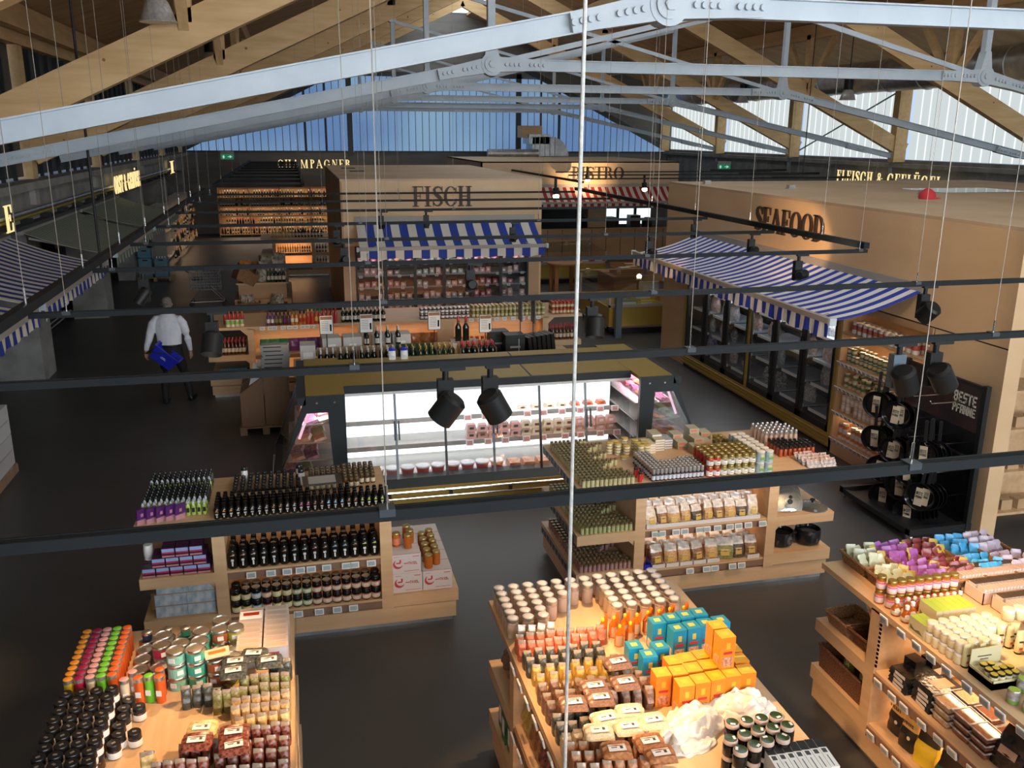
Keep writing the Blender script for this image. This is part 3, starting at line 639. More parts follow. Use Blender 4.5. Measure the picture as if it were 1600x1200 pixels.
# freezer
fz = thing('upright_freezer', 'row of six glass freezer doors in a gold frame', 'freezer', (SX, 10.9, 0))
FW = 5.1
O('cabinet', MB().box(.02, .75, 0, FW, 2.12, 2.2).box(.7, .75, 0, FW, 0, 2.15).box(.02, .75, 0, FW, 0, .22).box(.02, .75, 0, .04, 0, 2.15).box(.02, .75, FW - .04, FW, 0, 2.15).mesh('cab', ['black']), fz)
O('gold_base', MB().box(-.03, .05, -.02, FW + .02, .06, .26).mesh('g', ['gold']), fz)
for z in (.11, .17, .22): O('base_bar', MB().cyl((-.045, 0, z), (-.045, FW, z), .012, 8).mesh('b', ['gold']), fz)
for y in (-.05, FW / 2 - .035, FW): O('gold_post', B(-.025, .04, y, y + .08, .2, 2.2, mats=('gold',)), fz)
DW = FW / 6
for q in range(6):
    y = q * DW
    d = O('freezer_door', MB().box(-.015, .02, y + .03, y + .10, .26, 2.12).box(-.015, .02, y + DW - .06, y + DW + .01, .26, 2.12).box(-.015, .02, y + .03, y + DW, .26, .36).box(-.015, .02, y + .03, y + DW, 2.04, 2.12).mesh('door', ['black']), fz)
    O('door_glass', B(-.004, .004, y + .09, y + DW - .05, .35, 2.05, mats=('glass',)), d)
    O('door_handle', MB().cyl((-.04, y + .06, .7), (-.04, y + .06, 1.5), .01, 8).mesh('hd', ['black_gloss']), d)
    for z in (.38, .78, 1.16, 1.54): O('shelf', B(.12, .68, y + .05, y + DW - .05, z, z + .02, mats=('steel_dark',)), fz); O('shelf_edge', B(.10, .12, y + .08, y + DW - .08, z - .01, z + .035, mats=('white',)), fz)
    area((.25, y + DW / 2, 2.02), .3, DW - .2, 16, (.95, .95, 1), (0, 0, 0), fz)
def pouch(w, d, h, mats, top=.3, n=6, k=8):
    """filled pouch: rounded cushion below, crimped flat top"""
    m = MB(); rows = []
    for i in range(k + 1):
        t_ = i / k; bul = math.sin(PI * min(1, t_ * .9 + .18)) ** .6 if t_ < 1 - top else max(.06, (1 - t_) / top * .75)
        rows.append([(w / 2 * (.88 + .12 * min(1, bul)) * math.copysign(abs(math.cos(a)) ** .55, math.cos(a)), d / 2 * bul * math.copysign(abs(math.sin(a)) ** .7, math.sin(a)) + .006 * math.sin(i * 2.1 + a), h * t_) for a in [2 * PI * q / 12 for q in range(12)]])
    o = len(m.v)
    for r_ in rows: m.v += r_
    for i in range(k):
        for q in range(12):
            j = (q + 1) % 12; m.f.append((o + i * 12 + q, o + i * 12 + j, o + (i + 1) * 12 + j, o + (i + 1) * 12 + q)); m.m.append(0 if i < k * (1 - top) or len(mats) < 2 else 1); m.s.append(True)
    m.f.append(tuple(o + q for q in reversed(range(12)))); m.m.append(0); m.s.append(False)
    m.f.append(tuple(o + k * 12 + q for q in range(12))); m.m.append(0); m.s.append(False)
    return m
nmat('frost_bag', (.25, .24, .25), (.62, .60, .60), (25, 25, 25), .2); nmat('frost_pink', (.35, .20, .17), (.60, .50, .46), (22, 22, 22), .2); nmat('frost_dark', (.05, .05, .055), (.35, .36, .38), (30, 30, 30), .2); nmat('frost_blue', (.12, .14, .32), (.5, .5, .6), (18, 18, 18), .2)
BG = [pouch(.26, .13, .3, [c]).mesh('bag', [c]) for c in ('frost_bag', 'frost_pink', 'frost_dark', 'frost_blue', 'frost_bag')]
for q in range(6):
    for zi, z in enumerate((.40, .80, 1.18, 1.56)):
        for b in range(2):
            if random.random() < .2: continue
            o = O('frozen_bag', random.choice(BG), None, (SX + .3 + J(.05), 10.9 + q * DW + .26 + b * .3 + J(.04), z), (0, J(.12), PI / 2 + J(.4)), (1, 1, random.uniform(.75, 1.05)))
            tag(o, 'frosted bag of seafood behind the %s freezer door from the shelf end' % ['first', 'second', 'third', 'fourth', 'fifth', 'sixth'][q], 'frozen bag', 'frozen bags in door %d' % q)
# tinned food shelf beside the freezer
ts = thing('tin_shelf', 'built-in wooden shelf full of tins beside the freezer', 'shelf', (SX, 9.02, 0))
O('frame', MB().box(-.02, .5, 1.80, 1.86, 0, 2.15).box(-.0, .5, 0, .04, 0, 2.15).box(.46, .5, 0, 1.86, 0, 2.15).box(-.02, .5, 0, 1.86, 2.12, 2.2).box(-.02, .5, 0, 1.86, 0, .2).mesh('fr', ['plywood_panel']), ts)
TZ = [.22, .62, .98, 1.34, 1.76]
me_st = MB().box(-.012, 0, -.038, .038, 0, .065).box(-.014, -.012, -.03, .03, .008, .055, 1).mesh('tag', ['label_white', 'rail_grey'])
for z in TZ:
    s_ = O('shelf', B(-.02, .46, .04, 1.8, z, z + .03, mats=('maple_y',)), ts)
    if z < 1.7:
        for q in range(18): O('price_tag', me_st, s_, (-.025, .1 + q * .098, z - .03), (0, -.5, 0))
    area((.2, .92, z + .36), .05, 1.7, 6 * SHELF, (1, .68, .4), (0, 0, 0), ts)
for n_, c_ in (('tin_white', (.62, .56, .50)), ('tin_red', (.42, .09, .05)), ('tin_green', (.06, .12, .05)), ('tin_cream', (.50, .38, .22)), ('tin_orange', (.50, .16, .04)), ('tin_copper', (.52, .38, .30))): mat(n_, c_, .4)
mat('tin_metal', (.6, .57, .52), .3, 1); mat('black_lid', (.01, .01, .011), .3); mat('gold_lid', (.42, .31, .10), .32, .8); mat('silver_lid', (.55, .55, .54), .35, .9)
def tinm(r, h, body, band): return MB().lathe([(r, 0), (r * 1.02, .004), (r, .008), (r, h * .35), (r, h * .75), (r, h - .008), (r * 1.02, h - .004), (r * .98, h), (r * .9, h - .002)], 10, ms=[2, 2, 0, 1, 0, 2, 2, 2]).mesh('tin', [body, band, 'tin_metal'])
TM = [(tinm(.045, .12, 'tin_white', 'tin_orange'), 'white and orange'), (tinm(.04, .12, 'tin_copper', 'tin_white'), 'copper and white'), (tinm(.038, .10, 'tin_cream', 'tin_green'), 'cream and orange topped'), (tinm(.038, .10, 'tin_green', 'tin_cream'), 'dark green'), (tinm(.05, .16, 'tin_white', 'tin_red'), 'tall white and red')]
ST = ['bottom', 'second', 'third', 'fourth', 'top']
for zi, z in enumerate(TZ):
    me, nm = TM[zi]; pitch = .115 if zi == 4 else .098
    for q in range(int(1.7 / pitch)):
        for row in range(2):
            for lv in range(1 if zi == 4 else 2):
                if random.random() < .1: continue
                h = me.dimensions[2] if hasattr(me, 'dimensions') else (.16 if zi == 4 else .12 if zi < 2 else .10)
                o = O('food_tin', me, None, (SX + .06 + row * .11, 9.02 + .12 + q * pitch, z + .031 + lv * (h + .001)), (0, 0, random.uniform(0, 6)))
                tag(o, '%s tin on the %s board of the wooden tin shelf' % (nm, ST[zi]), 'tin', 'tins on the %s board of the tin shelf' % ST[zi])
# ---- frying pan rack
pr = thing('pan_rack', 'black wheeled rack with poster panel for frying pans', 'display rack', (SX - .1, 7.95, 0))
O('side_frame', MB().box(-.03, .03, -.03, .03, .08, 1.78).box(-.03, .03, 1.3, 1.36, .08, 1.78).box(-.02, .02, 0, 1.33, 1.72, 1.76).box(-.02, .02, 0, 1.33, .9, .93).mesh('sf', ['black']), pr)
O('back_panel', B(-.01, .01, .03, 1.3, .1, 1.72, mats=('black_gloss',)), pr)
O('base_tray', MB().box(-.75, .05, -.02, .06, .08, .16).box(-.75, .05, 1.27, 1.35, .08, .16).box(-.75, -.70, 0, 1.33, .08, .14).box(-.7, 0, .05, 1.3, .10, .12).mesh('bt', ['black']), pr)
for x, y in ((-.72, .02), (-.72, 1.3), (0, .02), (0, 1.3)): O('castor', MB().cyl((x - .015, y, .045), (x + .015, y, .045), .04, 14).box(x - .02, x + .02, y - .02, y + .02, .05, .09).mesh('cs', ['chrome']), pr)
nmat('poster', (.05, .02, .014), (.012, .009, .009), (4, 3, 4), .3); mat('poster_text', (.74, .69, .60), .5)
O('poster', B(-.016, -.010, .05, 1.28, 1.22, 1.72, mats=('poster',)), pr)
def block_text(txt, h, w, gap, loc, rot, parent, mname, dep=.004, name='print'):
    """plain condensed capitals as thin raised print"""
    t_ = .22
    G = {'B': [(0, 0, t_, 1), (0, 0, .9, .18), (0, .82, .9, 1), (0, .42, .9, .58), (.72, .1, 1, .46), (.72, .54, 1, .9)], 'E': [(0, 0, t_ + .06, 1), (0, 0, 1, .18), (0, .82, 1, 1), (0, .42, .85, .58)], 'S': [(0, .82, 1, 1), (0, .5, .28, 1), (0, .42, 1, .58), (.72, 0, 1, .5), (0, 0, 1, .18)],
         'T': [(0, .82, 1, 1), (.36, 0, .64, 1)], 'P': [(0, 0, .28, 1), (0, .82, .95, 1), (0, .40, .95, .56), (.72, .45, 1, .95)], 'F': [(0, 0, .28, 1), (0, .82, 1, 1), (0, .42, .85, .58)], 'A': [(0, 0, .28, .95), (.72, 0, 1, .95), (.1, .82, .9, 1), (.1, .32, .9, .48)],
         'N': [(0, 0, .25, 1), (.75, 0, 1, 1), (.2, .6, .45, .92), (.38, .36, .62, .68), (.55, .10, .8, .44)], 'H': [(0, 0, .28, 1), (.72, 0, 1, 1), (.2, .42, .8, .58)], 'I': [(.3, 0, .7, 1)], 'O': [(0, .05, .28, .95), (.72, .05, 1, .95), (.1, .82, .9, 1), (.1, 0, .9, .18)], 'L': [(0, 0, .28, 1), (0, 0, 1, .18)], 'V': [(0, .3, .26, 1), (.74, .3, 1, 1), (.18, .1, .45, .4), (.55, .1, .82, .4), (.38, 0, .62, .2)], 'C': [(0, .05, .28, .95), (.1, .82, 1, 1), (.1, 0, 1, .18)], 'R': [(0, 0, .28, 1), (0, .82, .95, 1), (0, .40, .95, .56), (.72, .45, 1, .95), (.6, 0, .9, .45)],
         'M': [(0, 0, .2, 1), (.8, 0, 1, 1), (.18, .5, .4, .9), (.6, .5, .82, .9), (.4, .35, .6, .65)]}
    m = MB(); x = 0
    for c in txt:
        for a, b, c_, d in G.get(c, []): m.box(x + a * w, x + c_ * w, -dep, 0, b * h, d * h)
        x += (w + gap) if c != 'I' else (w * .8 + gap)
    return O(name, m.mesh('print', [mname]), parent, loc, rot)
block_text('BESTE', .125, .062, .012, (-.018, .46, 1.50), (0, 0, -PI / 2), pr, 'poster_text', name='poster_print'); block_text('PFANNE', .10, .052, .010, (-.018, .46, 1.38), (0, 0, -PI / 2), pr, 'poster_text', name='poster_print')
for z in (1.55, 1.06, .72, .42):
    for y in (.22, .52, .82, 1.12): O('hook_arm', MB().cyl((-.5, y, z), (0, y, z), .006, 6).cyl((-.5, y, z), (-.52, y, z + .03), .006, 6).mesh('hk', ['chrome']), pr)
mat('pan_band', (.52, .42, .30), .6)
pm = MB().lathe([(.0, -.02), (.10, -.02), (.13, .0), (.135, .025), (.128, .025), (.10, -.012), (.0, -.012)], 22, M=Matrix.Rotation(-PI / 2, 3, 'Y'))
PAN = pm.mesh('pan', ['black_gloss'])
PH = MB().bar((0, 0, .13), (0, 0, .32), .028, .016).cyl((-.01, 0, .315), (.01, 0, .315), .018, 8).mesh('handle', ['black'])
PB = MB().box(-.024, -.021, -.035, .035, -.085, .085).mesh('sleeve', ['pan_band'])
def pan(x, y, z, lb, s=1.0, rr=0):
    o = O('frying_pan', PAN, None, (x, y, z), (rr, 0, .62), (s, s, s)); tag(o, lb, 'frying pan', lb)
    O('handle', PH, o); b = O('cardboard_sleeve', PB, o)
    block_text('BESTE', .03, .010, .002, (-.0245, .03, .02), (0, 0, -PI / 2), b, 'black', .001, 'sleeve_print'); block_text('PFANNE', .024, .008, .002, (-.0245, .03, -.012), (0, 0, -PI / 2), b, 'black', .001, 'sleeve_print')
rows = [(1.62, 1.18, 3, 'upper far hook'), (1.60, .80, 2, 'top middle hook'), (1.30, .26, 4, 'hook below the rack poster'), (1.20, 1.15, 3, 'middle far hook'), (1.16, .80, 3, 'middle hook'), (1.0, .50, 3, 'central hook'), (.80, .22, 4, 'lower near hook by the frame'), (.78, .58, 5, 'lower middle hook'), (.86, 1.0, 3, 'lower far hook'), (.52, .40, 5, 'bottom hook'), (.55, .85, 3, 'bottom far hook')]
for z, y, n, nm in rows:
    for q in range(n): pan(SX - .58 + q * .06, 7.95 + y + J(.015), z - .36, 'black frying pan on the %s of the pan rack' % nm, random.uniform(1.12, 1.28), J(.1))
# ================================================================== bistro
BY = 31.0
bs = thing('bistro_booth', 'plywood bistro front with red striped awning and dark serving hatch', 'market booth', (0, BY, 0))
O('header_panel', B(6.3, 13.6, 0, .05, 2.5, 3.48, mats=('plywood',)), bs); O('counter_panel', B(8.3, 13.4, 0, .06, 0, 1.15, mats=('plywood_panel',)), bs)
for q in range(9): O('panel_joint', B(8.7 + q * .55, 8.72 + q * .55, -.004, 0, .1, 1.12, mats=('letter_brown',)), bs)
O('interior_back', B(6.3, 13.5, 4, 4.1, 0, 3.4, mats=('black_matte',)), bs); O('side_wall', B(6.3, 6.35, 0, 7, 0, 3.48, mats=('plywood',)), bs); O('roof_panel', B(6.3, 13.6, 0, 7, 3.44, 3.48, mats=('plywood_top',)), bs)
O('hatch_post', B(10.3, 11.0, .3, .4, 1.15, 2.5, mats=('plywood_top',)), bs)
O('bright_window', MB().box(11.05, 11.95, 1.9, 1.95, 1.35, 2.2).box(12.05, 13.35, 1.9, 1.95, 1.1, 2.2).mesh('bw', ['daylight_pane']), bs)
for x in (12.0, 12.7): O('window_bar', B(x - .05, x + .05, 1.82, 1.9, 1.0, 2.3, mats=('black',)), bs)
O('bar_equipment', MB().box(10.4, 11.6, .9, 1.4, .9, 1.45).box(12.2, 12.6, 1.0, 1.4, .9, 1.5).lathe([(.18, 1.0), (.2, 1.1), (.2, 1.3), (.1, 1.42)], 12, (12.9, 1.1, 0)).mesh('eq', ['black']), bs)
sign('BISTRO', 'dark BISTRO lettering on the plywood header far back', (9.55, BY - .01, 2.86), 0, .44, 1.95, 'letter_dark')
awning('red and white striped awning over the bistro hatch', (8.3, BY - .02, 2.62), 0, 5.0, .8, .50, 'awn_red', .2, 0, .5)
awning('small red striped side awning inside the bistro', (8.35, BY + 2.6, 2.3), PI / 2 - .25, 1.9, 1.5, .30, 'awn_red', .15, 0, .5)
# ================================================================== chest freezers and counters between the booths
def chest(label, x0, x1, y0, y1, h, glass=True):
    r = thing('chest_freezer', label, 'chest freezer', (x0, y0, 0)); w_, d_ = x1 - x0, y1 - y0
    O('gold_body', MB().box(.06, w_ - .06, .06, d_ - .06, .16, h * .62).mesh('g', ['gold']), r); O('plinth', B(.12, w_ - .12, .12, d_ - .12, 0, .16, mats=('black',)), r)
    O('bumper', MB().box(0, w_, 0, .05, .15, .19).box(0, w_, d_ - .05, d_, .15, .19).box(0, .05, 0, d_, .15, .19).box(w_ - .05, w_, 0, d_, .15, .19).mesh('b', ['chrome']), r)
    O('inner_trough', MB().box(.08, w_ - .08, .08, d_ - .08, h * .55, h * .60).mesh('t', ['rail_grey']), r)
    O('rim_frame', B(.04, w_ - .04, .04, .09, h * .62, h * .68, mats=('rail_grey',)), r)
    for xx, yy, zz in ((.04, .04, 1), (w_ - .09, .04, 1), (.04, d_ - .09, 1.1), (w_ - .09, d_ - .09, 1.1)): O('corner_post', B(xx, xx + .05, yy, yy + .05, h * .6, h * zz, mats=('rail_grey',)), r)
    O('front_glass', B(.09, w_ - .09, .055, .063, h * .68, h, mats=('glass',)), r); O('side_glass', B(.055, .063, .09, d_ - .09, h * .65, h, mats=('glass',)), r)
    O('lid_glass', MB().hexa([(.06, .06, h), (w_ - .06, .06, h), (w_ - .06, d_ - .06, h * 1.1), (.06, d_ - .06, h * 1.1), (.06, .06, h + .01), (w_ - .06, .06, h + .01), (w_ - .06, d_ - .06, h * 1.1 + .01), (.06, d_ - .06, h * 1.1 + .01)]).mesh('lg', ['glass']), r)
    O('rear_rail', MB().cyl((.05, d_ - .06, h * 1.16), (w_ - .05, d_ - .06, h * 1.16), .02, 8).mesh('rr', ['chrome']), r)
    for q in range(int(w_ / .8) + 1): O('rail_bracket', B(.2 + q * .8, .3 + q * .8, d_ - .09, d_ - .03, h * 1.08, h * 1.2, mats=('chrome',)), r)
    return r
chest('gold chest freezer with yellow packs near the seafood booth', 6.75, 9.2, 18.9, 21.2, 1.0)
chest('long gold chest freezer with red packs below the bistro', 6.6, 9.3, 26.1, 27.9, .95)
for n_, c_ in (('pk_yellow', (.62, .42, .03)), ('pk_orange', (.55, .24, .03)), ('pk_green', (.16, .22, .15)), ('pk_red', (.55, .02, .03)), ('pk_brown', (.28, .13, .05)), ('pk_cream', (.6, .52, .38)), ('crate_wood', (.32, .14, .05)), ('card', (.21, .125, .065)), ('card_light', (.42, .28, .16))): mat(n_, c_, .5)
def boxm(w, d, h, c, lab=None, lc='label_white'):
    m = MB().box(-w / 2, w / 2, -d / 2, d / 2, 0, h); mm = [c]
    if lab: m.box(-w * lab, w * lab, -d / 2 - .0015, -d / 2, h * .25, h * .75, 1); mm.append(lc)
    return m.mesh('box', mm)
for x, y, z, w_, d_, h_, c, lb in ((7.35, 19.25, .62, .55, .25, .12, 'pk_green', 'dark green carton at the front of the gold chest freezer'), (7.75, 19.2, .62, .45, .25, .10, 'pk_yellow', 'front yellow pack in the gold chest freezer'), (7.75, 19.4, .72, .6, .2, .10, 'pk_yellow', 'upper yellow pack in the gold chest freezer'), (8.6, 19.7, .62, .7, .4, .16, 'pk_orange', 'orange packs pile at the back of the chest freezer'), (8.2, 20.1, .62, .5, .05, .38, 'pk_cream', 'cream price card standing in the chest freezer')):
    tag(O('frozen_pack', boxm(w_, d_, h_, c, .3), None, (x, y, z)), lb, 'food pack')
me = boxm(.4, .5, .14, 'pk_red', .3)
for q in range(6): tag(O('red_pack', me, None, (6.95 + q * .42, 26.6 + J(.08), .60), (0, 0, J(.1))), 'red frozen pack in the long chest freezer below the bistro', 'food pack', 'red packs in the far chest freezer')
def crate(x, y, z, w_, d_, h_, lb, mname='crate_wood'):
    r = thing('wooden_crate', lb, 'crate', (x, y, z))
    O('base', B(0, w_, 0, d_, 0, .015, mats=(mname,)), r)
    for z0 in (.02, h_ * .5):
        O('slat', B(0, w_, 0, .015, z0, z0 + h_ * .42, mats=(mname,)), r); O('slat', B(0, w_, d_ - .015, d_, z0, z0 + h_ * .42, mats=(mname,)), r); O('slat', B(0, .015, 0, d_, z0, z0 + h_ * .42, mats=(mname,)), r); O('slat', B(w_ - .015, w_, 0, d_, z0, z0 + h_ * .42, mats=(mname,)), r)
crate(8.3, 22.6, .75, .75, .6, .22, 'left wooden crate on the brown stand near the seafood awning'); crate(9.1, 22.6, .75, .75, .6, .22, 'right wooden crate on the brown stand near the seafood awning')
crate(8.5, 23.3, .75, .75, .5, .22, 'rear wooden crate on the brown stand near the seafood awning')
tag(O('brown_stand', MB().box(8.2, 9.9, 22.55, 23.9, 0, .72).box(8.15, 9.95, 22.5, 23.95, .70, .75).mesh('bs', ['crate_wood'])), 'brown stand carrying the wooden crates', 'stand')
for q, (x, y, z, c, lb) in enumerate(((8.6, 22.85, .97, 'pk_cream', 'small cream carton in the left wooden crate'), (8.85, 23.0, .97, 'card_light', 'brown carton in the left wooden crate'), (9.4, 22.9, .97, 'pk_cream', 'white paper pack in the right wooden crate'), (9.0, 23.5, .97, 'card_light', 'brown carton in the rear wooden crate'))): tag(O('carton', boxm(.28, .2, .18, c), None, (x, y, z - .2)), lb, 'carton')
tt = thing('tasting_table', 'small brown wooden table beside the rope far back', 'table', (6.9, 24.0, 0)); O('table_top', MB().lathe([(.5, .86), (.52, .88), (.52, .92)], 18, (.45, .35, 0)).mesh('t', ['crate_wood']), tt)
for x, y in ((.15, .1), (.75, .1), (.15, .6), (.75, .6)): O('leg', B(x - .05, x + .05, y - .05, y + .05, 0, .87, mats=('crate_wood',)), tt)
tag(O('waste_bin', MB().lathe([(.19, 0), (.2, .02), (.2, .38), (.21, .4), (.16, .42)], 18).mesh('bin', ['steel_dark'])), 'round grey metal bin standing near the gold chest freezer', 'bin').location = (6.55, 19.3, 0)
tag(O('power_post', MB().box(-.07, .07, -.05, .05, 0, 1.0).box(-.05, .05, -.06, -.05, .7, .95).cyl((0, -.07, .76), (0, -.05, .76), .03, 10).cyl((0, -.07, .86), (0, -.05, .86), .03, 10).mesh('pp', ['lamp_grey'])), 'grey power post with sockets beside the round bin', 'post').location = (6.9, 18.6, 0)
ps = thing('pallet_truck', 'low grey platform cart beside the tasting table', 'cart', (6.3, 22.6, 0)); O('deck', B(0, 1.2, 0, .8, .18, .24, mats=('rail_grey',)), ps)
for x in (.1, 1.1):
    for y in (.1, .7): O('wheel', MB().cyl((x, y - .02, .09), (x, y + .02, .09), .09, 12).mesh('wh', ['black']), ps)
# ================================================================== left stalls
awning('nearest blue striped awning cut by the left picture edge', (-4.5, 8.2, 2.74), PI / 2, 3.5, 1.37, .44, 'awn_blue_l', .2, .012, .5)
awning('second blue striped awning over the left stalls', (-4.5, 12.05, 2.74), PI / 2, 3.95, 1.37, .44, 'awn_blue_l', .2, .012, .5)
awning('nearer green striped awning over the left stalls', (-4.5, 16.75, 2.74), PI / 2, 4.2, 1.42, .40, 'awn_green', .2, .012, .5)
awning('farther green striped awning over the left stalls', (-4.5, 21.4, 2.74), PI / 2, 4.4, 1.42, .40, 'awn_green', .2, .012, .5)
sign('OBST & GEMÜSE', 'glowing OBST & GEMÜSE lettering above the green awnings', (-4.4, 24.8, 2.86), PI / 2, .44, 4.1, 'letter_glow', .02, tight=.82)
sign('E', 'glowing letter E at the left picture edge', (-4.4, 15.55, 2.85), PI / 2, .42, .5, 'letter_glow', .02, tight=.82)
sign('I', 'single glowing letter far along the left wall', (-4.4, 36.0, 2.9), PI / 2, .44, 1.6, 'letter_glow', .02, tight=.82)
sign('CHAMPAGNER', 'glowing CHAMPAGNER lettering on the far wall', (-.62, 41.4, 2.90), 0, .36, 3.2, 'letter_glow', .02, tight=.82)
sign('FLEISCH & GEFLÜGEL', 'glowing FLEISCH & GEFLÜGEL lettering on the right wall', (17.4, 26.9, 2.98), -PI / 2, .36, 5.1, 'letter_glow', .02, tight=.82)
def exit_sign(x, y, z, rz_, lb):
    r = thing('exit_sign', lb, 'exit sign', (x, y, z), rz_); O('housing', B(-.27, .27, 0, .05, -.0, .34, mats=('rail_grey',)), r); O('green_panel', B(-.25, .25, -.006, 0, .02, .22, mats=('exit_green',)), r)
    O('running_figure', MB().box(-.17, -.12, -.01, -.006, .05, .17).box(-.2, -.09, -.01, -.006, .10, .12).mesh('f', ['exit_white']), r); O('arrow', MB().box(.02, .14, -.01, -.006, .105, .13).prism([(.10, .06), (.20, .1175), (.10, .175)], -.01, -.006).mesh('a', ['exit_white']), r)
exit_sign(17.6, 35.5, 3.02, -.5, 'green exit sign in front of the right concrete wall'); exit_sign(14.2, 34.5, 3.05, -.5, 'green exit sign left of another over the bistro aisle'); exit_sign(-2.6, 40, 3.3, 0, 'green exit sign near the champagne lettering'); exit_sign(15.3, 20.5, 3.02, -.6, 'green exit sign overlapping the glowing meat lettering')
# stall furniture in the dark recess
def stallfridge(y, L, lb):
    r = thing('stall_counter', lb, 'counter', (-5.4, y, 0)); O('cabinet', MB().box(-.8, 0, 0, L, .12, 1.0).box(-.8, -.5, 0, L, 1.0, 1.9).mesh('c', ['black_gloss']), r); O('bumper_bar', MB().cyl((.02, 0, .2), (.02, L, .2), .025, 8).cyl((.02, 0, .3), (.02, L, .3), .02, 8).mesh('b', ['chrome']), r)
    O('glass_front', MB().hexa([(-.02, 0, 1.0), (.0, 0, 1.0), (.0, L, 1.0), (-.02, L, 1.0), (-.3, 0, 1.45), (-.28, 0, 1.45), (-.28, L, 1.45), (-.3, L, 1.45)]).mesh('g', ['glass']), r)
    for q in range(3): O('chrome_post', MB().cyl((-.02, .2 + q * (L - .4) / 2, .3), (-.02, .2 + q * (L - .4) / 2, 1.5), .03, 8).mesh('p', ['zinc']), r)
stallfridge(12.6, 3.8, 'dark counter under the second blue awning'); stallfridge(18.9, 3.5, 'dark counter under the nearer green awning'); stallfridge(24.6, 3.2, 'dark counter under the farther green awning')
# pallet of white and green cartons at the left picture edge
mat('card_white', (.48, .48, .48), .6); mat('card_lime', (.28, .45, .04), .6); nmat('pallet', (.22, .15, .09), (.32, .22, .13), (2, 9, 2), .8)
def pallet(x, y, w_, d_, lb, rz_=0):
    r = thing('wooden_pallet', lb, 'pallet', (x, y, 0), rz_)
    for q in range(3): O('stringer', B(q * (w_ - .1) / 2, q * (w_ - .1) / 2 + .1, 0, d_, 0, .1, mats=('pallet',)), r)
    n = max(3, int(d_ / .16))
    for q in range(n): O('deck_board', B(0, w_, q * d_ / n + .01, (q + 1) * d_ / n - .02, .1, .125, mats=('pallet',)), r)
pallet(-5.0, 10.9, 1.2, 1.6, 'wooden pallet under the white cartons at the left edge')
wc = MB().box(0, .57, 0, .76, 0, .40).box(.57, .572, .05, .7, .19, .21, 1).mesh('wc', ['card_white', 'rail_grey']); lc = MB().box(0, .57, 0, .76, 0, .40).box(.1, .45, -.003, 0, .05, .35, 1).mesh('lc', ['card_white', 'card_lime'])
for a in range(2):
    for b in range(2):
        for c in range(2): tag(O('carton', lc if b == 0 else wc, None, (-4.97 + a * .58, 10.93 + b * .78, .13 + c * .41)), 'white and lime carton stacked on the pallet at the left edge', 'carton', 'cartons on the left pallet')
# blue crates with bottles
mat('crate_blue', (.10, .22, .30), .5); mat('bottle_dark', (.012, .016, .010), .12); mat('bottle_green', (.03, .06, .02), .1); mat('bottle_amber', (.10, .035, .008), .12); mat('wine_label', (.62, .58, .50), .6); mat('foil_gold', (.45, .30, .08), .35, .7); mat('foil_white', (.6, .58, .54), .4); mat('foil_red', (.45, .02, .04), .35); mat('clear_gold', (.50, .30, .05), .15); mat('spirit_pale', (.55, .47, .25), .15)
def winem(body, label, foil, h=.30, r=.038, n=10): return MB().lathe([(r * .95, 0), (r, .008), (r, h * .18), (r, h * .44), (r, h * .56), (r * .42, h * .72), (r * .38, h * .80), (r * .38, h * .985), (r * .33, h)], n, ms=[0, 0, 1, 0, 0, 0, 2, 2]).mesh('bottle', [body, label, foil])
WB = {'dark': winem('bottle_dark', 'wine_label', 'foil_white'), 'green': winem('bottle_green', 'wine_label', 'foil_gold'), 'gold': winem('clear_gold', 'wine_label', 'foil_gold'), 'red': winem('bottle_dark', 'bottle_dark', 'foil_red', .32, .044), 'amber': winem('bottle_amber', 'pk_cream', 'foil_red', .26, .032), 'pale': winem('spirit_pale', 'wine_label', 'foil_gold')}
def bcrate(x, y, z, lb):
    r = thing('bottle_crate', lb, 'crate', (x, y, z)); O('shell', MB().box(0, .40, 0, .012, 0, .28).box(0, .40, .288, .3, 0, .28).box(0, .012, 0, .3, 0, .28).box(.388, .4, 0, .3, 0, .28).box(0, .4, 0, .3, 0, .01).mesh('sh', ['crate_blue']), r); O('grip_hole', B(.13, .27, -.003, .0, .2, .24, mats=('black',)), r)
pallet(-4.75, 28.9, 1.0, .7, 'small pallet under the blue bottle crates')
for q, (x, z) in enumerate(((-4.7, .13), (-4.25, .13), (-4.7, .42), (-4.25, .42), (-4.7, .98))):
    bcrate(x, 28.95, z if q < 4 else .71, ['lower left', 'lower right', 'middle left', 'middle right', 'top'][q] + ' blue bottle crate against the left wall')
for q in range(8): tag(O('bottle', WB['dark'], None, (-4.18 + .08 * (q % 4), 29.02 + .1 * (q // 4), .44)), 'dark bottle standing in the middle right blue crate', 'bottle', 'bottles in the blue crate')
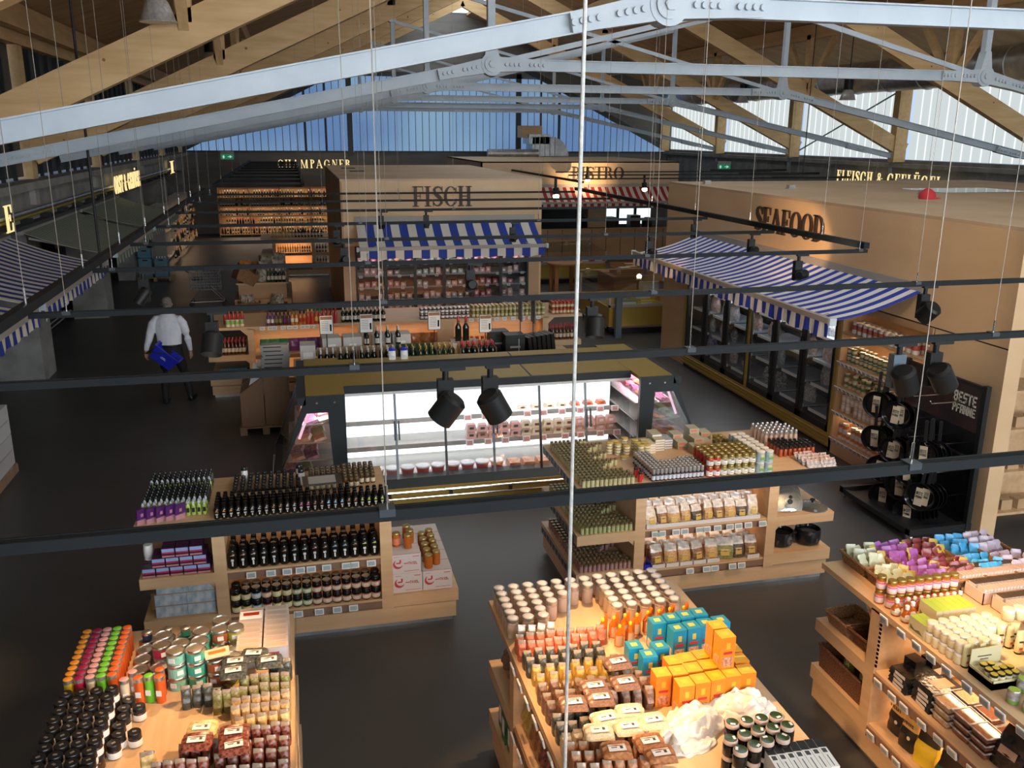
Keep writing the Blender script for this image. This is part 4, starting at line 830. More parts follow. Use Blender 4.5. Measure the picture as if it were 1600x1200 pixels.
# ================================================================== far wine aisle
def wallshelf(lb, x, y, rz_, W, levels, D=.45, mats_=('plywood_panel', 'maple'), H=2.1):
    r = thing('wine_shelf', lb, 'shelf', (x, y, 0), rz_); O('back_panel', B(0, W, D - .03, D, 0, H, mats=(mats_[0],)), r)
    n = max(2, int(W / 1.2))
    for q in range(n + 1): O('upright', B(q * W / n - .02, q * W / n + .02, .03, D, 0, H, mats=(mats_[0],)), r)
    for z in levels: O('shelf_board', B(0, W, 0, D, z - .03, z, mats=(mats_[1],)), r)
    return r
LV = [.12, .52, .92, 1.32, 1.70]
wallshelf('long wine shelf across the far end of the hall', -3.2, 41.0, 0, 5.2, LV)
for zi, z in enumerate(LV):
    area((-.6, 41.1, z + .36), 4.8, .05, 20 * SHELF, (1, .76, .52))
    for q in range(46):
        if random.random() < .08: continue
        k = random.choice(('dark', 'dark', 'green', 'red', 'dark', 'gold'))
        tag(O('wine_bottle', WB[k], None, (-3.1 + q * .11, 41.12 + J(.02), z)), 'wine bottle on the %s board of the far wine shelf' % ST[zi], 'wine bottle', 'bottles on the %s board of the far wine shelf' % ST[zi])
wallshelf('glazed spirits shelf running along the far left wall', -4.35, 33.0, PI / 2, 7.6, [.15, .6, 1.05, 1.5], .5, ('rail_grey', 'rail_grey'), 1.95)
for zi, z in enumerate([.15, .6, 1.05, 1.5]):
    area((-4.2, 36.8, z + .4), .05, 7, 12 * SHELF, (1, .66, .40))
    for q in range(34):
        if random.random() < .15: continue
        k = random.choice(('amber', 'gold', 'pale', 'dark', 'red'))
        tag(O('spirit_bottle', WB[k], None, (-4.12 + J(.05), 33.15 + q * .215, z)), 'spirit bottle on the %s board of the far left shelf' % ST[zi], 'bottle', 'spirits on the %s board of the far left shelf' % ST[zi])
# ================================================================== gondola builder
me_tag = MB().box(-.04, .04, -.010, 0, -.028, .028).box(-.031, .031, -.0125, -.010, -.019, .019, 1).mesh('tag', ['white', 'screen'])
TAGTXT = MB().box(-.02, .012, -.0135, -.0125, .002, .008).box(-.02, .02, -.0135, -.0125, -.012, -.006).mesh('tagtxt', ['frame_dark'])
def gondola(lb, loc, rz_, x0, xa, xb, x1, W, top=1.22, levels=(.31, .74), ends=(3, 3), lit=0, wood='maple', tags=0, near=True):
    """long axis local x. end shelves x0..xa and xb..x1 around the body xa..xb; front side local y=0, rear y=W.
    ends = number of tiers at either end (3 full height, 1 low platform, 0 none)"""
    r = thing('display_gondola', lb, 'shop shelf', loc, rz_)
    P = .105
    O('plinth', B(xa if not ends[0] else x0 + .02, xb if not ends[1] else x1 - .02, .02, W - .02, .05, .205, mats=(wood,)), r)
    O('kick_plate', B((xa if not ends[0] else x0) + .05, (xb if not ends[1] else x1) - .05, .05, W - .05, 0, .05, mats=('zinc',)), r)
    for x in (xa, xb - P): O('end_panel', B(x, x + P, 0, W, .205, top - .03, mats=(wood,)), r)
    O('top_board', B(xa if ends[0] < 3 else x0, xb if ends[1] < 3 else x1, 0, W, top - .045, top, mats=(wood,)), r)
    O('divider', B(xa + P, xb - P, W / 2 - .01, W / 2 + .01, .2, top - .04, mats=(wood,)), r)
    for side in (0, 1):
        y0, y1 = (0, W / 2) if side == 0 else (W / 2, W); f = 0 if side == 0 else W; sg = -1 if side == 0 else 1
        for z in levels:
            s_ = O('shelf_board', B(xa + P, xb - P, y0 + (.01 if side == 0 else 0), y1 - (.01 if side else 0), z - .03, z, mats=(wood,)), r)
            O('price_rail', B(xa + P, xb - P, f + sg * (-.012) - .004, f + sg * (-.012) + .012, z - .085, z - .02, mats=('rail_brown',)), s_)
            if lit: area(((xa + xb) / 2, (y0 + y1) / 2, z + (levels[1] - levels[0]) - .10), xb - xa - .4, .06, lit * SHELF * (xb - xa), (1, .62, .34), (.0, 0, 0), r)
    for e, (a, b) in ((0, (x0, xa)), (1, (xb, x1))):
        n = ends[e]
        if not n: continue
        for z, th in ((levels[0] + .03, .12), (levels[1], .10))[:1 if n == 1 else 2]:
            O('end_shelf', B(a, b, 0, W, z - th, z, mats=(wood,)), r)
        if n >= 3:
            for z in ((levels[1]), top):
                for y in (.02, W - .05): O('bracket', MB().prism([(b if e == 0 else a, z - .045), ((b - .12) if e == 0 else (a + .12), z - .045), (b if e == 0 else a, z - .16)], y, y + .03).mesh('br', [wood]), r)
    return r
def tags(r, x0, x1, n, y, z, side=-1, rz_=0, along='x', p=1.0, fixed=None):
    for q in range(n):
        if p < 1 and random.random() > p: continue
        u = x0 + (x1 - x0) * (q + .5) / n + J((x1 - x0) / n * .25)
        o = O('price_tag', me_tag, r, (u, y, z) if along == 'x' else (y, u, z), (-.2 if along == 'x' else 0, 0, rz_))
# ---- orange-lit gondola before the champagne shelves
g = gondola('low gondola with orange-lit shelf left of the fish booth', (0, 29.2, 0), 0, -1.1, -.75, .55, 1.0, 1.2, lit=6, wood='maple_y')
O('light_strip', B(-.6, .4, .02, .05, .68, .70, mats=('led_warm',)), g)
for q in range(16): tag(O('bottle', WB['gold' if q < 7 else 'dark'], None, (-.72 + q * .1, 29.3, 1.221)), 'bottle in the row on top of the orange-lit gondola', 'bottle', 'bottles on the orange-lit gondola')
for q in range(14): tag(O('bottle', WB['gold' if q < 10 else 'dark'], None, (-.58 + q * .075, 29.45, .741), (0, 0, 0), (.8, .8, .8)), 'small bottle inside the orange-lit gondola', 'bottle', 'bottles inside the orange-lit gondola')
for q in range(8): tag(O('bottle', WB['amber'], None, (.62 + (q % 4) * .09, 29.3, .741 if q < 4 else .342)), 'amber bottle on the end of the orange-lit gondola', 'bottle', 'amber bottles on the gondola end')
# ================================================================== basket island behind the man
nmat('wicker', (.16, .075, .03), (.34, .19, .09), (60, 60, 140), .8, bump=.6, lo=.4, hi=.6); nmat('wicker_dark', (.07, .025, .012), (.18, .075, .035), (60, 60, 140), .8, bump=.6, lo=.4, hi=.6)
def basket(x, y, z, w_, d_, h_, lb, rz_=0, ry=0, fl=.85, mname='wicker', t_=.015, cat='basket'):
    m = MB(); a, b = w_ / 2, d_ / 2
    def wall(p, q, r_, s):  # bottom edge p-q, top edge r-s with thickness inwards
        m.add([p, q, s, r_] + [(v[0] * .93, v[1] * .93, v[2]) for v in (p, q, s, r_)], [(0, 1, 2, 3), (7, 6, 5, 4), (3, 2, 6, 7), (0, 4, 5, 1), (1, 5, 6, 2), (0, 3, 7, 4)])
    c = [(-a * fl, -b * fl, 0), (a * fl, -b * fl, 0), (a * fl, b * fl, 0), (-a * fl, b * fl, 0)]; u = [(-a, -b, h_), (a, -b, h_), (a, b, h_), (-a, b, h_)]
    for q in range(4): wall(c[q], c[(q + 1) % 4], u[q], u[(q + 1) % 4])
    m.box(-a * fl, a * fl, -b * fl, b * fl, 0, .012)
    r = O('wicker_basket', m.mesh('basket', [mname]), None, (x, y, z), (0, ry, rz_)); tag(r, lb, cat)
    rim = MB()
    for q in range(4): rim.tube([u[q], u[(q + 1) % 4]], .011, 6)
    O('braided_rim', rim.mesh('rim', [mname]), r)
    return r
bi = thing('gift_island', 'wooden island loaded with gift baskets behind the man', 'shop shelf', (-1.55, 22.6, 0))
O('base', MB().box(0, 1.35, 0, 2.6, .05, .45).box(.1, 1.25, .1, 2.5, .45, .8).mesh('b', ['plywood_panel']), bi); O('top_shelf', B(.05, 1.3, .1, 2.6, .8, .84, mats=('maple',)), bi); O('kick', B(.05, 1.3, .05, 2.55, 0, .05, mats=('black',)), bi)
basket(-1.35, 22.75, .86, .55, .4, .3, 'tilted brown wicker basket at the front of the gift island', .4, .5); basket(-1.3, 23.5, .86, .55, .4, .25, 'wicker basket with orange goods behind the tilted basket', .3, .5); basket(-.75, 24.9, .9, .6, .4, .25, 'wicker basket of wrapped gifts at the back of the island', .1, .2)
nmat('wrap', (.15, .14, .10), (.60, .58, .50), (14, 14, 14), .15); nmat('wrap_orange', (.30, .08, .02), (.62, .26, .06), (14, 14, 14), .3)
basket(-1.2, 22.42, .0, .5, .36, .42, 'upright wicker basket on the floor before the gift island', .1); basket(-.55, 22.42, .0, .45, .36, .36, 'second upright wicker basket on the floor before the gift island', -.1, 0, .85, 'wicker_dark')
gb = pouch(.35, .3, .5, ['wrap'], .4).mesh('gift', ['wrap']); go_ = pouch(.3, .25, .3, ['wrap_orange'], .3).mesh('gift', ['wrap_orange'])
for q, (x, y, z, me, lb) in enumerate(((-.85, 22.9, .85, gb, 'cellophane wrapped gift at the front of the island'), (-.45, 23.3, .85, gb, 'second cellophane gift on the island'), (-.8, 23.9, .85, gb, 'third cellophane gift on the island'), (-.5, 24.5, .85, gb, 'cellophane gift at the back of the island'), (-1.3, 23.45, 1.0, go_, 'orange goods piled in the wicker basket'), (-1.1, 24.4, .85, go_, 'red and orange gift pack at the rear left of the island'))): tag(O('gift_pack', me, None, (x, y, z), (0, J(.15), J(1))), lb, 'gift pack')
for q in range(4): tag(O('gift_bag', gb, None, (-1.28 + (q % 2) * .12 if q < 2 else -.62 + (q % 2) * .12, 22.42, .1), (0, 0, q), (.7, .7, 1)), 'cellophane gift standing in a floor basket before the island', 'gift pack', 'gifts in the floor baskets')
for q in range(5): tag(O('wine_bottle', WB['green' if q < 2 else 'dark'], None, (-.72 + q * .09, 22.68, .85), (0, 0, 0), (1.1, 1.1, 1.2)), 'wine bottle standing at the front of the gift island', 'wine bottle', 'bottles on the gift island')
# ================================================================== shopping trolley
sc_ = thing('shopping_trolley', 'dark wire shopping trolley parked left of the gift island', 'trolley', (-2.75, 24.3, 0))
m = MB()
for z in (.45, .6, .75, .9): m.tube([(0, 0, z), (.75, .05, z), (.75, .5, z), (0, .55, z), (0, 0, z)], .008, 5)
for q in range(9): m.cyl((q * .09, .0, .45), (q * .09, 0, .9), .006, 5); m.cyl((q * .09, .55, .45), (q * .09, .55, .9), .006, 5)
O('wire_basket', m.mesh('wb', ['steel_dark']), sc_)
O('chassis', MB().tube([(0, .05, .12), (.25, .05, .45)], .014, 6).tube([(0, .5, .12), (.25, .5, .45)], .014, 6).tube([(.8, .1, .12), (.5, .1, .45)], .014, 6).tube([(.8, .45, .12), (.5, .45, .45)], .014, 6).tube([(0, .05, .12), (.8, .1, .12), (.8, .45, .12), (0, .5, .12)], .012, 6).mesh('ch', ['chrome']), sc_)
O('handle', MB().cyl((-.12, -.02, .98), (-.12, .57, .98), .02, 8).cyl((-.12, 0, .98), (0, 0, .9), .012, 6).cyl((-.12, .55, .98), (0, .55, .9), .012, 6).mesh('h', ['black']), sc_)
O('child_seat', B(.05, .3, .1, .45, .68, .72, mats=('black',)), sc_)
for x, y in ((0, .05), (0, .5), (.8, .1), (.8, .45)): O('castor', MB().cyl((x, y - .015, .06), (x, y + .015, .06), .06, 12).mesh('c', ['black']), sc_)
# ================================================================== man with blue basket
def build_person():
    m = MB()
    def loft(rings, n=16):
        o = len(m.v)
        for c, ax, ay, R_ in rings:
            for q in range(n):
                a = 2 * PI * q / n; p = Vector((ax * math.cos(a), ay * math.sin(a), 0)); p = R_ @ p if R_ else p; m.v.append((c[0] + p[0], c[1] + p[1], c[2] + p[2]))
        for k in range(len(rings) - 1):
            for q in range(n):
                j = (q + 1) % n; m.f.append((o + k * n + q, o + k * n + j, o + (k + 1) * n + j, o + (k + 1) * n + q)); m.m.append(0); m.s.append(True)
        m.f.append(tuple(o + q for q in reversed(range(n)))); m.m.append(0); m.s.append(True)
        m.f.append(tuple(o + (len(rings) - 1) * n + q for q in range(n))); m.m.append(0); m.s.append(True)
    def limb(pts, n=14):
        R = []
        for i, (p, r) in enumerate(pts):
            d = Vector(pts[min(i + 1, len(pts) - 1)][0]) - Vector(pts[max(i - 1, 0)][0])
            q = Vector((0, 0, 1)).rotation_difference(d.normalized()).to_matrix(); R.append((p, r, r * (1.0), q))
        loft(R, n)
    # torso (facing +y, seen from behind), hips at z .92
    loft([((0, 0, .80), .15, .12, None), ((0, 0, .90), .185, .135, None), ((0, 0, 1.02), .195, .145, None), ((0, .0, 1.14), .20, .145, None), ((0, .005, 1.26), .215, .145, None), ((0, .01, 1.36), .225, .135, None), ((0, .012, 1.42), .215, .12, None), ((0, .015, 1.465), .18, .10, None), ((0, .02, 1.50), .12, .08, None), ((0, .025, 1.53), .07, .068, None), ((0, .035, 1.60), .06, .062, None)])
    # head
    loft([((0, .05, 1.565), .035, .04, None), ((0, .055, 1.59), .062, .075, None), ((0, .05, 1.63), .074, .092, None), ((0, .045, 1.68), .079, .099, None), ((0, .04, 1.73), .077, .098, None), ((0, .04, 1.765), .064, .082, None), ((0, .04, 1.79), .035, .045, None)])
    limb([((0, .135, 1.655), .008), ((0, .155, 1.64), .014), ((0, .14, 1.625), .012)])          # nose
    for s in (-1, 1): limb([((s * .078, .05, 1.64), .010), ((s * .086, .045, 1.665), .016), ((s * .082, .045, 1.69), .012)], 8)   # ears
    # legs mid-stride: left leg back, right leg forward-right
    limb([((-.09, 0, .92), .105), ((-.10, .01, .78), .098), ((-.115, .03, .60), .083), ((-.12, .02, .48), .068), ((-.125, -.03, .32), .066), ((-.13, -.06, .18), .056), ((-.13, -.08, .08), .050)])
    limb([((.09, 0, .92), .105), ((.11, .03, .78), .098), ((.15, .08, .60), .083), ((.175, .10, .48), .068), ((.20, .10, .32), .066), ((.225, .09, .18), .056), ((.235, .085, .09), .050)])
    # shoes
    limb([((-.13, -.12, .055), .045), ((-.13, -.06, .05), .05), ((-.135, .03, .042), .045), ((-.14, .12, .035), .04), ((-.14, .15, .03), .022)])
    limb([((.235, .03, .05), .042), ((.24, .09, .05), .05), ((.25, .19, .042), .045), ((.265, .28, .036), .04), ((.27, .31, .03), .022)])
    # arms: left bent forward carrying basket, right hanging
    limb([((-.10, .01, 1.44), .055), ((-.17, .01, 1.425), .075), ((-.235, -.02, 1.35), .075), ((-.28, -.05, 1.21), .066), ((-.305, -.08, 1.10), .058), ((-.33, -.12, 1.02), .047), ((-.34, -.15, .95), .038), ((-.345, -.165, .92), .030)])
    limb([((.10, .01, 1.44), .055), ((.17, .01, 1.425), .075), ((.235, 0, 1.35), .075), ((.272, .0, 1.21), .066), ((.288, .01, 1.10), .058), ((.30, .04, .99), .044), ((.305, .06, .90), .036), ((.305, .065, .86), .028)])
    def hand(w_, d, side):
        w_ = Vector(w_); d = Vector(d).normalized(); pal = w_ + d * .07
        limb([(w_, .028), (w_ + d * .03, .033), (pal, .035), (pal + d * .02, .028)], 10)
        lat = Vector((0, 1, 0)).cross(d).normalized() if abs(d.y) < .8 else Vector((1, 0, 0)); lat = Vector((.15, 1, 0)).normalized() if abs(d.z) > .7 else lat
        cur = Vector((-side * .5, 0, 0))
        for q, l in enumerate((.062, .072, .067, .052)):
            b0 = pal + lat * (.024 - q * .016); limb([(b0, .010), (b0 + d * l * .5, .0095), (b0 + (d * .8 + cur * .5).normalized() * l, .008)], 8)
        b0 = w_ + d * .03 + lat * .026; limb([(b0, .012), (b0 + (d + lat * .7).normalized() * .035, .011), (b0 + (d * 1.2 + lat * .5).normalized() * .06, .009)], 8)
    hand((.305, .065, .86), (0, .08, -1), 1); hand((-.345, -.165, .92), (.05, -.08, -1), -1)
    return m
pm_ = build_person(); me = pm_.mesh('body', ['white'], fix=True); po = bpy.data.objects.new('tmp', me); C.objects.link(po)
rm = po.modifiers.new('r', 'REMESH'); rm.mode = 'VOXEL'; rm.voxel_size = .0085; sm_ = po.modifiers.new('s', 'SMOOTH'); sm_.iterations = 3; sm_.factor = .5
dg = bpy.context.evaluated_depsgraph_get(); bme = bpy.data.meshes.new_from_object(po.evaluated_get(dg)); bpy.data.objects.remove(po)
nmat('shirt', (.60, .63, .69), (.72, .74, .79), (9, 9, 5), .8, bump=.5); mat('trousers', (.010, .010, .012), .8); mat('skin', (.42, .22, .15), .55); nmat('hair_grey', (.10, .085, .07), (.22, .19, .165), (40, 40, 40), .8); mat('shoe', (.008, .008, .008), .35); mat('belt', (.01, .008, .007), .4)
bme.materials.clear()
for q in ('shirt', 'trousers', 'skin', 'shoe', 'hair_grey'): bme.materials.append(MATS[q])
for p in bme.polygons:
    c = p.center; k = 0
    if c.z < 1.005 and abs(c.x) < .25 and not (c.x < -.24 and c.z > .86) and not (c.x > .25): k = 1
    if c.z < .95 and c.z > .1 and abs(c.x) < .262: k = 1
    if c.z < .105: k = 3
    if c.z > 1.535: k = 2
    if c.z > 1.6 and (c.y < .062 or c.z > 1.735) and abs(c.x) < .0835: k = 4
    if (c.x > .262 and c.z < .885) or (c.x < -.262 and c.z < .945): k = 2
    if c.z < .76: k = 3 if c.z < .105 else (1 if abs(c.x) < .29 else 2)
    p.material_index = k; p.use_smooth = True
man = thing('person', 'man in white shirt and black trousers walking away with a blue basket', 'person', (-2.14, 15.40, 0), -.12)
O('body', bme, man)
O('shirt_collar', MB().lathe([(.078, 0), (.086, .008), (.080, .035), (.072, .04)], 20, (0, .03, 1.525)).mesh('collar', ['shirt']), man)
O('belt', MB().lathe([(.19, 0), (.194, .004), (.194, .03), (.19, .034)], 24, (0, 0, .985), M=Matrix.Diagonal((1, .76, 1))).mesh('belt', ['belt']), man)
mat('basket_blue', (.012, .022, .42), .35)
bk = thing('shopping_basket', 'blue plastic shopping basket carried on the man\'s left arm', 'basket', (-2.27, 15.16, .77), -.12); bk.rotation_euler = (0, .72, -.12)
m = MB(); a, b, h_ = .22, .14, .22
def bwall(p, q, r_, s): m.add([p, q, s, r_] + [(v[0] * .96, v[1] * .94, v[2]) for v in (p, q, s, r_)], [(0, 1, 2, 3), (7, 6, 5, 4), (3, 2, 6, 7), (0, 4, 5, 1), (1, 5, 6, 2), (0, 3, 7, 4)])
c = [(-a * .84, -b * .84, 0), (a * .84, -b * .84, 0), (a * .84, b * .84, 0), (-a * .84, b * .84, 0)]; u = [(-a, -b, h_), (a, -b, h_), (a, b, h_), (-a, b, h_)]
for q in range(4): bwall(c[q], c[(q + 1) % 4], u[q], u[(q + 1) % 4])
m.box(-a * .84, a * .84, -b * .84, b * .84, 0, .008); O('shell', m.mesh('shell', ['basket_blue']), bk)
m = MB()
for q in range(4):
    p, s = u[q], u[(q + 1) % 4]; m.bar(p, s, .03, .022)
O('rim', m.mesh('rim', ['basket_blue']), bk); O('logo_print', MB().box(-.05, .05, -b * .94 - .004, -b * .92, .10, .106).box(-.035, .035, -b * .95 - .004, -b * .93, .12, .126).mesh('lg', ['label_white']), bk)
O('carry_handle', MB().tube([(0, -b, h_), (-.2, -b - .012, .1), (-.26, -.05, -.02), (-.26, .05, -.02), (-.2, b + .012, .1), (0, b, h_)], .011, 8).mesh('hd', ['black']), bk)

# ================================================================== refrigerated island
FX0, FX1, FZT = .44, 4.06, 1.5
ri = thing('island_fridge', 'gold-topped refrigerated island with sloping glass doors and black end units', 'fridge', (0, 0, 0))
O('canopy_top', MB().box(FX0, FX1, 10.42, 11.75, FZT - .05, FZT).mesh('ct', ['gold']), ri); O('canopy_joint', B(2.74, 2.76, 10.42, 11.75, FZT, FZT + .004, mats=('frame_dark',)), ri)
O('canopy_edge', B(FX0, FX1, 10.40, 10.43, FZT - .09, FZT - .0, mats=('anthracite',)), ri); O('lamp_lip', B(FX0, FX1, 10.42, 10.46, FZT - .13, FZT - .09, mats=('white',)), ri)
O('bumper_gold', MB().box(FX0, FX1, 10.14, 10.3, .03, .25).mesh('bg', ['gold']), ri); O('plinth', B(FX0, FX1, 10.2, 11.8, 0, .06, mats=('black',)), ri)
for z in (.13, .21): O('bumper_rail', MB().cyl((FX0, 10.115, z), (FX1, 10.115, z), .014, 8).mesh('br', ['chrome']), ri)
for q in range(5): O('rail_clip', B(.9 + q * .75, .94 + q * .75, 10.10, 10.14, .15, .19, mats=('anthracite',)), ri)
O('front_sill', MB().hexa([(FX0, 10.16, .25), (FX1, 10.16, .25), (FX1, 10.4, .25), (FX0, 10.4, .25), (FX0, 10.24, .34), (FX1, 10.24, .34), (FX1, 10.4, .34), (FX0, 10.4, .34)]).mesh('fs', ['anthracite']), ri)
O('back_wall', B(FX0, FX1, 11.15, 11.2, .25, FZT - .05, mats=('white',)), ri); O('rear_housing', B(FX0, FX1, 11.2, 11.75, .06, FZT - .05, mats=('anthracite',)), ri)
O('deck', B(FX0, FX1, 10.36, 11.16, .26, .30, mats=('white',)), ri)
# added glowing panel imitating daylight glare on the doors; lamp strips of the fridge
O('glare_panel', B(FX0 + .02, FX1 - .02, 11.12, 11.15, .34, FZT - .08, mats=('glare_white',)), ri)
for z, d in ((.60, .44), (.92, .38), (1.18, .32)):
    s_ = O('shelf', B(FX0 + .02, FX1 - .02, 11.12 - d, 11.12, z, z + .02, mats=('glass' if z > .7 else 'rail_grey',)), ri)
    if z < 1.0: O('shelf_lip', B(FX0 + .02, FX1 - .02, 11.11 - d, 11.12 - d, z - .03, z + .03, mats=('rail_grey',)), s_)
    me_pt = MB().box(-.05, .05, -.006, 0, -.045, .03).box(-.036, .036, -.008, -.006, -.035, .018, 1).mesh('pt', ['paper', 'fish_pink'])
    if z < 1.0:
        for q in range(9): O('price_tag', me_pt, s_, (2.0 + q * .25 + J(.04), 11.108 - d, z), (-.15, 0, 0))
area((2.25, 10.6, FZT - .14), 3.5, .12, 26, (.97, .95, 1), (.25, 0, 0), ri)
def gl(y0, z0, y1, z1, x0, x1, t_=.012): return MB().hexa([(x0, y0, z0), (x1, y0, z0), (x1, y0 + t_, z0), (x0, y0 + t_, z0), (x0, y1, z1), (x1, y1, z1), (x1, y1 + t_, z1), (x0, y1 + t_, z1)])
ND = 6; dw = (FX1 - FX0) / ND
for q in range(ND):
    x = FX0 + q * dw; d = O('glass_door', gl(10.24, .34, 10.44, FZT - .10, x + .012, x + dw - .012).mesh('gd', ['fridge_glass']), ri)
    if q: O('door_edge', gl(10.232, .34, 10.432, FZT - .10, x - .014, x + .014, .02).mesh('de', ['steel_dark' if q % 2 else 'anthracite']), ri)
    if q % 2: O('door_handle', gl(10.21, .85, 10.25, 1.08, x - .035, x - .015, .02).mesh('h', ['anthracite']), d); O('door_handle', gl(10.21, .85, 10.25, 1.08, x + .015, x + .035, .02).mesh('h', ['anthracite']), d)
# end units with sloping glass side
for s, xin, xt, xb, nm in ((-1, FX0, 0.0, -.42, 'left'), (1, FX1, 4.5, 4.98, 'right')):
    e = O('end_unit', MB().prism([(xin, .1), (xin, FZT), (xt, FZT), (xb, .36), (xb, .1)], 11.80, 11.86).mesh('eu', ['anthracite']), ri)
    lo_ = [(xin, .36), (xin, FZT), (xt, FZT), (xb, .36)]; li_ = [(xt - s * .28, .52), (xt - s * .24, 1.3), (xt + s * .0, 1.3), (xb - s * .06, .52)]; fm = MB().prism([(xin, .1), (xin, .36), (xb, .36), (xb, .1)], 10.06, 10.12)
    for q in range(4): fm.prism([lo_[q], lo_[(q + 1) % 4], li_[(q + 1) % 4], li_[q]], 10.06, 10.12)
    O('face_frame', fm.mesh('ff', ['anthracite']), e)
    O('end_top', MB().box(min(xin, xt), max(xin, xt), 10.10, 11.86, FZT - .04, FZT + .002).mesh('et', ['gold']), e); O('end_top_lip', MB().box(min(xt, xt + s * .1), max(xt, xt + s * .1), 10.06, 11.86, FZT - .10, FZT - .01).mesh('l', ['anthracite']), e)
    O('end_window', MB().prism([(xt - s * .28, .52), (xt - s * .24, 1.3), (xt + s * .0, 1.3), (xb - s * .06, .52)], 10.045, 10.058).mesh('ew', ['fridge_glass']), e)
    O('lamp_tube', MB().cyl((xt - s * .02, 10.16, 1.27), (xt + s * .10, 10.16, .97), .016, 8).mesh('lt', ['led_pink']), e)
    O('glass_side', MB().hexa([(xb, 10.12, .36), (xb + .012, 10.12, .36), (xb + .012, 11.8, .36), (xb, 11.8, .36), (xt, 10.12, FZT - .08), (xt + .012, 10.12, FZT - .08), (xt + .012, 11.8, FZT - .08), (xt, 11.8, FZT - .08)]).mesh('gs', ['fridge_glass']), e)
    O('end_base', MB().box(min(xin, xb), max(xin, xb), 10.12, 11.8, .04, .36).mesh('eb', ['anthracite']), e); O('base_bumper', MB().cyl((xb + s * .03, 10.1, .2), (xb + s * .03, 11.8, .2), .02, 8).mesh('bb', ['chrome']), e)
    for q in range(2): O('screw', MB().cyl((xt - s * (.12 + q * .2), 10.05, 1.42), (xt - s * (.12 + q * .2), 10.062, 1.42), .012, 8).mesh('s', ['chrome']), e)
    for lv in range(4):
        z = .45 + lv * .22; xo = xb + (xt - xb) * (z - .36) / (FZT - .44)
        O('end_shelf', B(min(xo - s * .06, xin), max(xo - s * .06, xin), 10.2, 11.75, z, z + .015, mats=('rail_grey',)), e)
    area((xt - s * .06, 10.95, 1.36), .06, 1.5, 24, (1, .62, .78), (0, 0, 0), e)
nmat('meat_a', (.35, .04, .06), (.62, .25, .28), (25, 25, 25), .25); nmat('meat_b', (.09, .03, .09), (.45, .15, .25), (30, 12, 30), .25); nmat('veg_a', (.12, .16, .06), (.35, .40, .22), (12, 50, 12), .4); nmat('meat_c', (.50, .12, .03), (.62, .36, .24), (20, 20, 20), .3)
EM = [MB().hexa([(-.08, -.11, 0), (.08, -.11, 0), (.08, .11, 0), (-.08, .11, 0), (-.065, -.1, .035), (.065, -.1, .035), (.065, .1, .035), (-.065, .1, .035)]).mesh('tray', [c]) for c in ('meat_a', 'meat_b', 'veg_a', 'meat_c')]
for s, nm in ((-1, 'left'), (1, 'right')):
    for lv in range(4):
        z = .45 + lv * .22; t_ = (z - .36) / (FZT - .44); xo = (-.42 + .42 * t_) if s < 0 else (4.98 - .48 * t_)
        for q in range(6):
            for dd in range(2):
                tag(O('meat_tray', random.choice(EM), None, (xo - s * (.17 + dd * .17), 10.32 + q * .25, z + .016), (0, s * .25, J(.2))), 'packed tray on the shelves of the %s fridge end unit' % nm, 'food tray', 'trays in the %s fridge end unit' % nm)
# trays seen through the outer face windows: shelves behind the window pane
mat('pate_pink', (.60, .30, .26), .3); mat('pate_cream', (.62, .50, .36), .3); mat('terrine', (.55, .16, .06), .3); mat('tub_white', (.70, .70, .72), .3); mat('tub_red', (.45, .03, .03), .3)
PP = [MB().hexa([(-.07, -.06, 0), (.07, -.06, 0), (.07, .06, 0), (-.07, .06, 0), (-.05, -.045, .09), (.05, -.045, .09), (.05, .045, .09), (-.05, .045, .09)]).box(-.028, .028, -.058, -.05, .03, .06, 1).mesh('pk', [c, l]) for c, l in (('pate_pink', 'frame_dark'), ('pate_cream', 'letter_brown'), ('terrine', 'tub_red'), ('pate_pink', 'label_white'))]
for q in range(14):
    for lv in range(2): tag(O('pate_pack', PP[0 if q < 5 else 1 if q < 10 else 3], None, (2.05 + q * .145, 10.78 + J(.02), .622 + lv * .092), (0, 0, J(.1))), 'pink and cream pack on the lower glass fridge shelf', 'food pack', 'packs on the lower shelf of the island fridge')
for q in range(7): tag(O('pate_pack', PP[1 if q < 4 else 2], None, (2.75 + q * .18, 10.88, .942), (0, 0, J(.15)), (.9, 1, .55)), 'small pack on the middle glass fridge shelf', 'food pack', 'packs on the middle shelf of the island fridge')
tb = MB().lathe([(.07, 0), (.085, .08), (.09, .085), (.09, .10), (.08, .102)], 14, ms=[0, 1, 1, 1]).mesh('tub', ['tub_red', 'tub_white'])
for q in range(10): tag(O('lidded_tub', tb, None, (.62 + q * .19, 10.5, .302)), 'red tub with white lid along the fridge front', 'tub', 'tubs at the front of the island fridge')
for q in range(8): tag(O('meat_pack', EM[3], None, (2.55 + q * .19, 10.5, .302), (0, 0, 0), (1.05, 1, 2)), 'brown packed meat along the right fridge front', 'food pack', 'meat packs at the front of the island fridge')
cone = MB().lathe([(.055, 0), (.05, .06), (.03, .11), (.012, .125)], 12, ms=[0, 0, 1]).mesh('cone', ['tub_white', 'crate_blue'])
for q in range(2): tag(O('paper_bag_figure', pouch(.10, .07, .16, ['tub_white', 'basket_blue']).mesh('pb', ['tub_white', 'basket_blue']), None, (1.15 + q * .16, 11.62, FZT + .002)), ['left', 'right'][q] + ' small white pouch with blue top on the fridge roof', 'pouch')
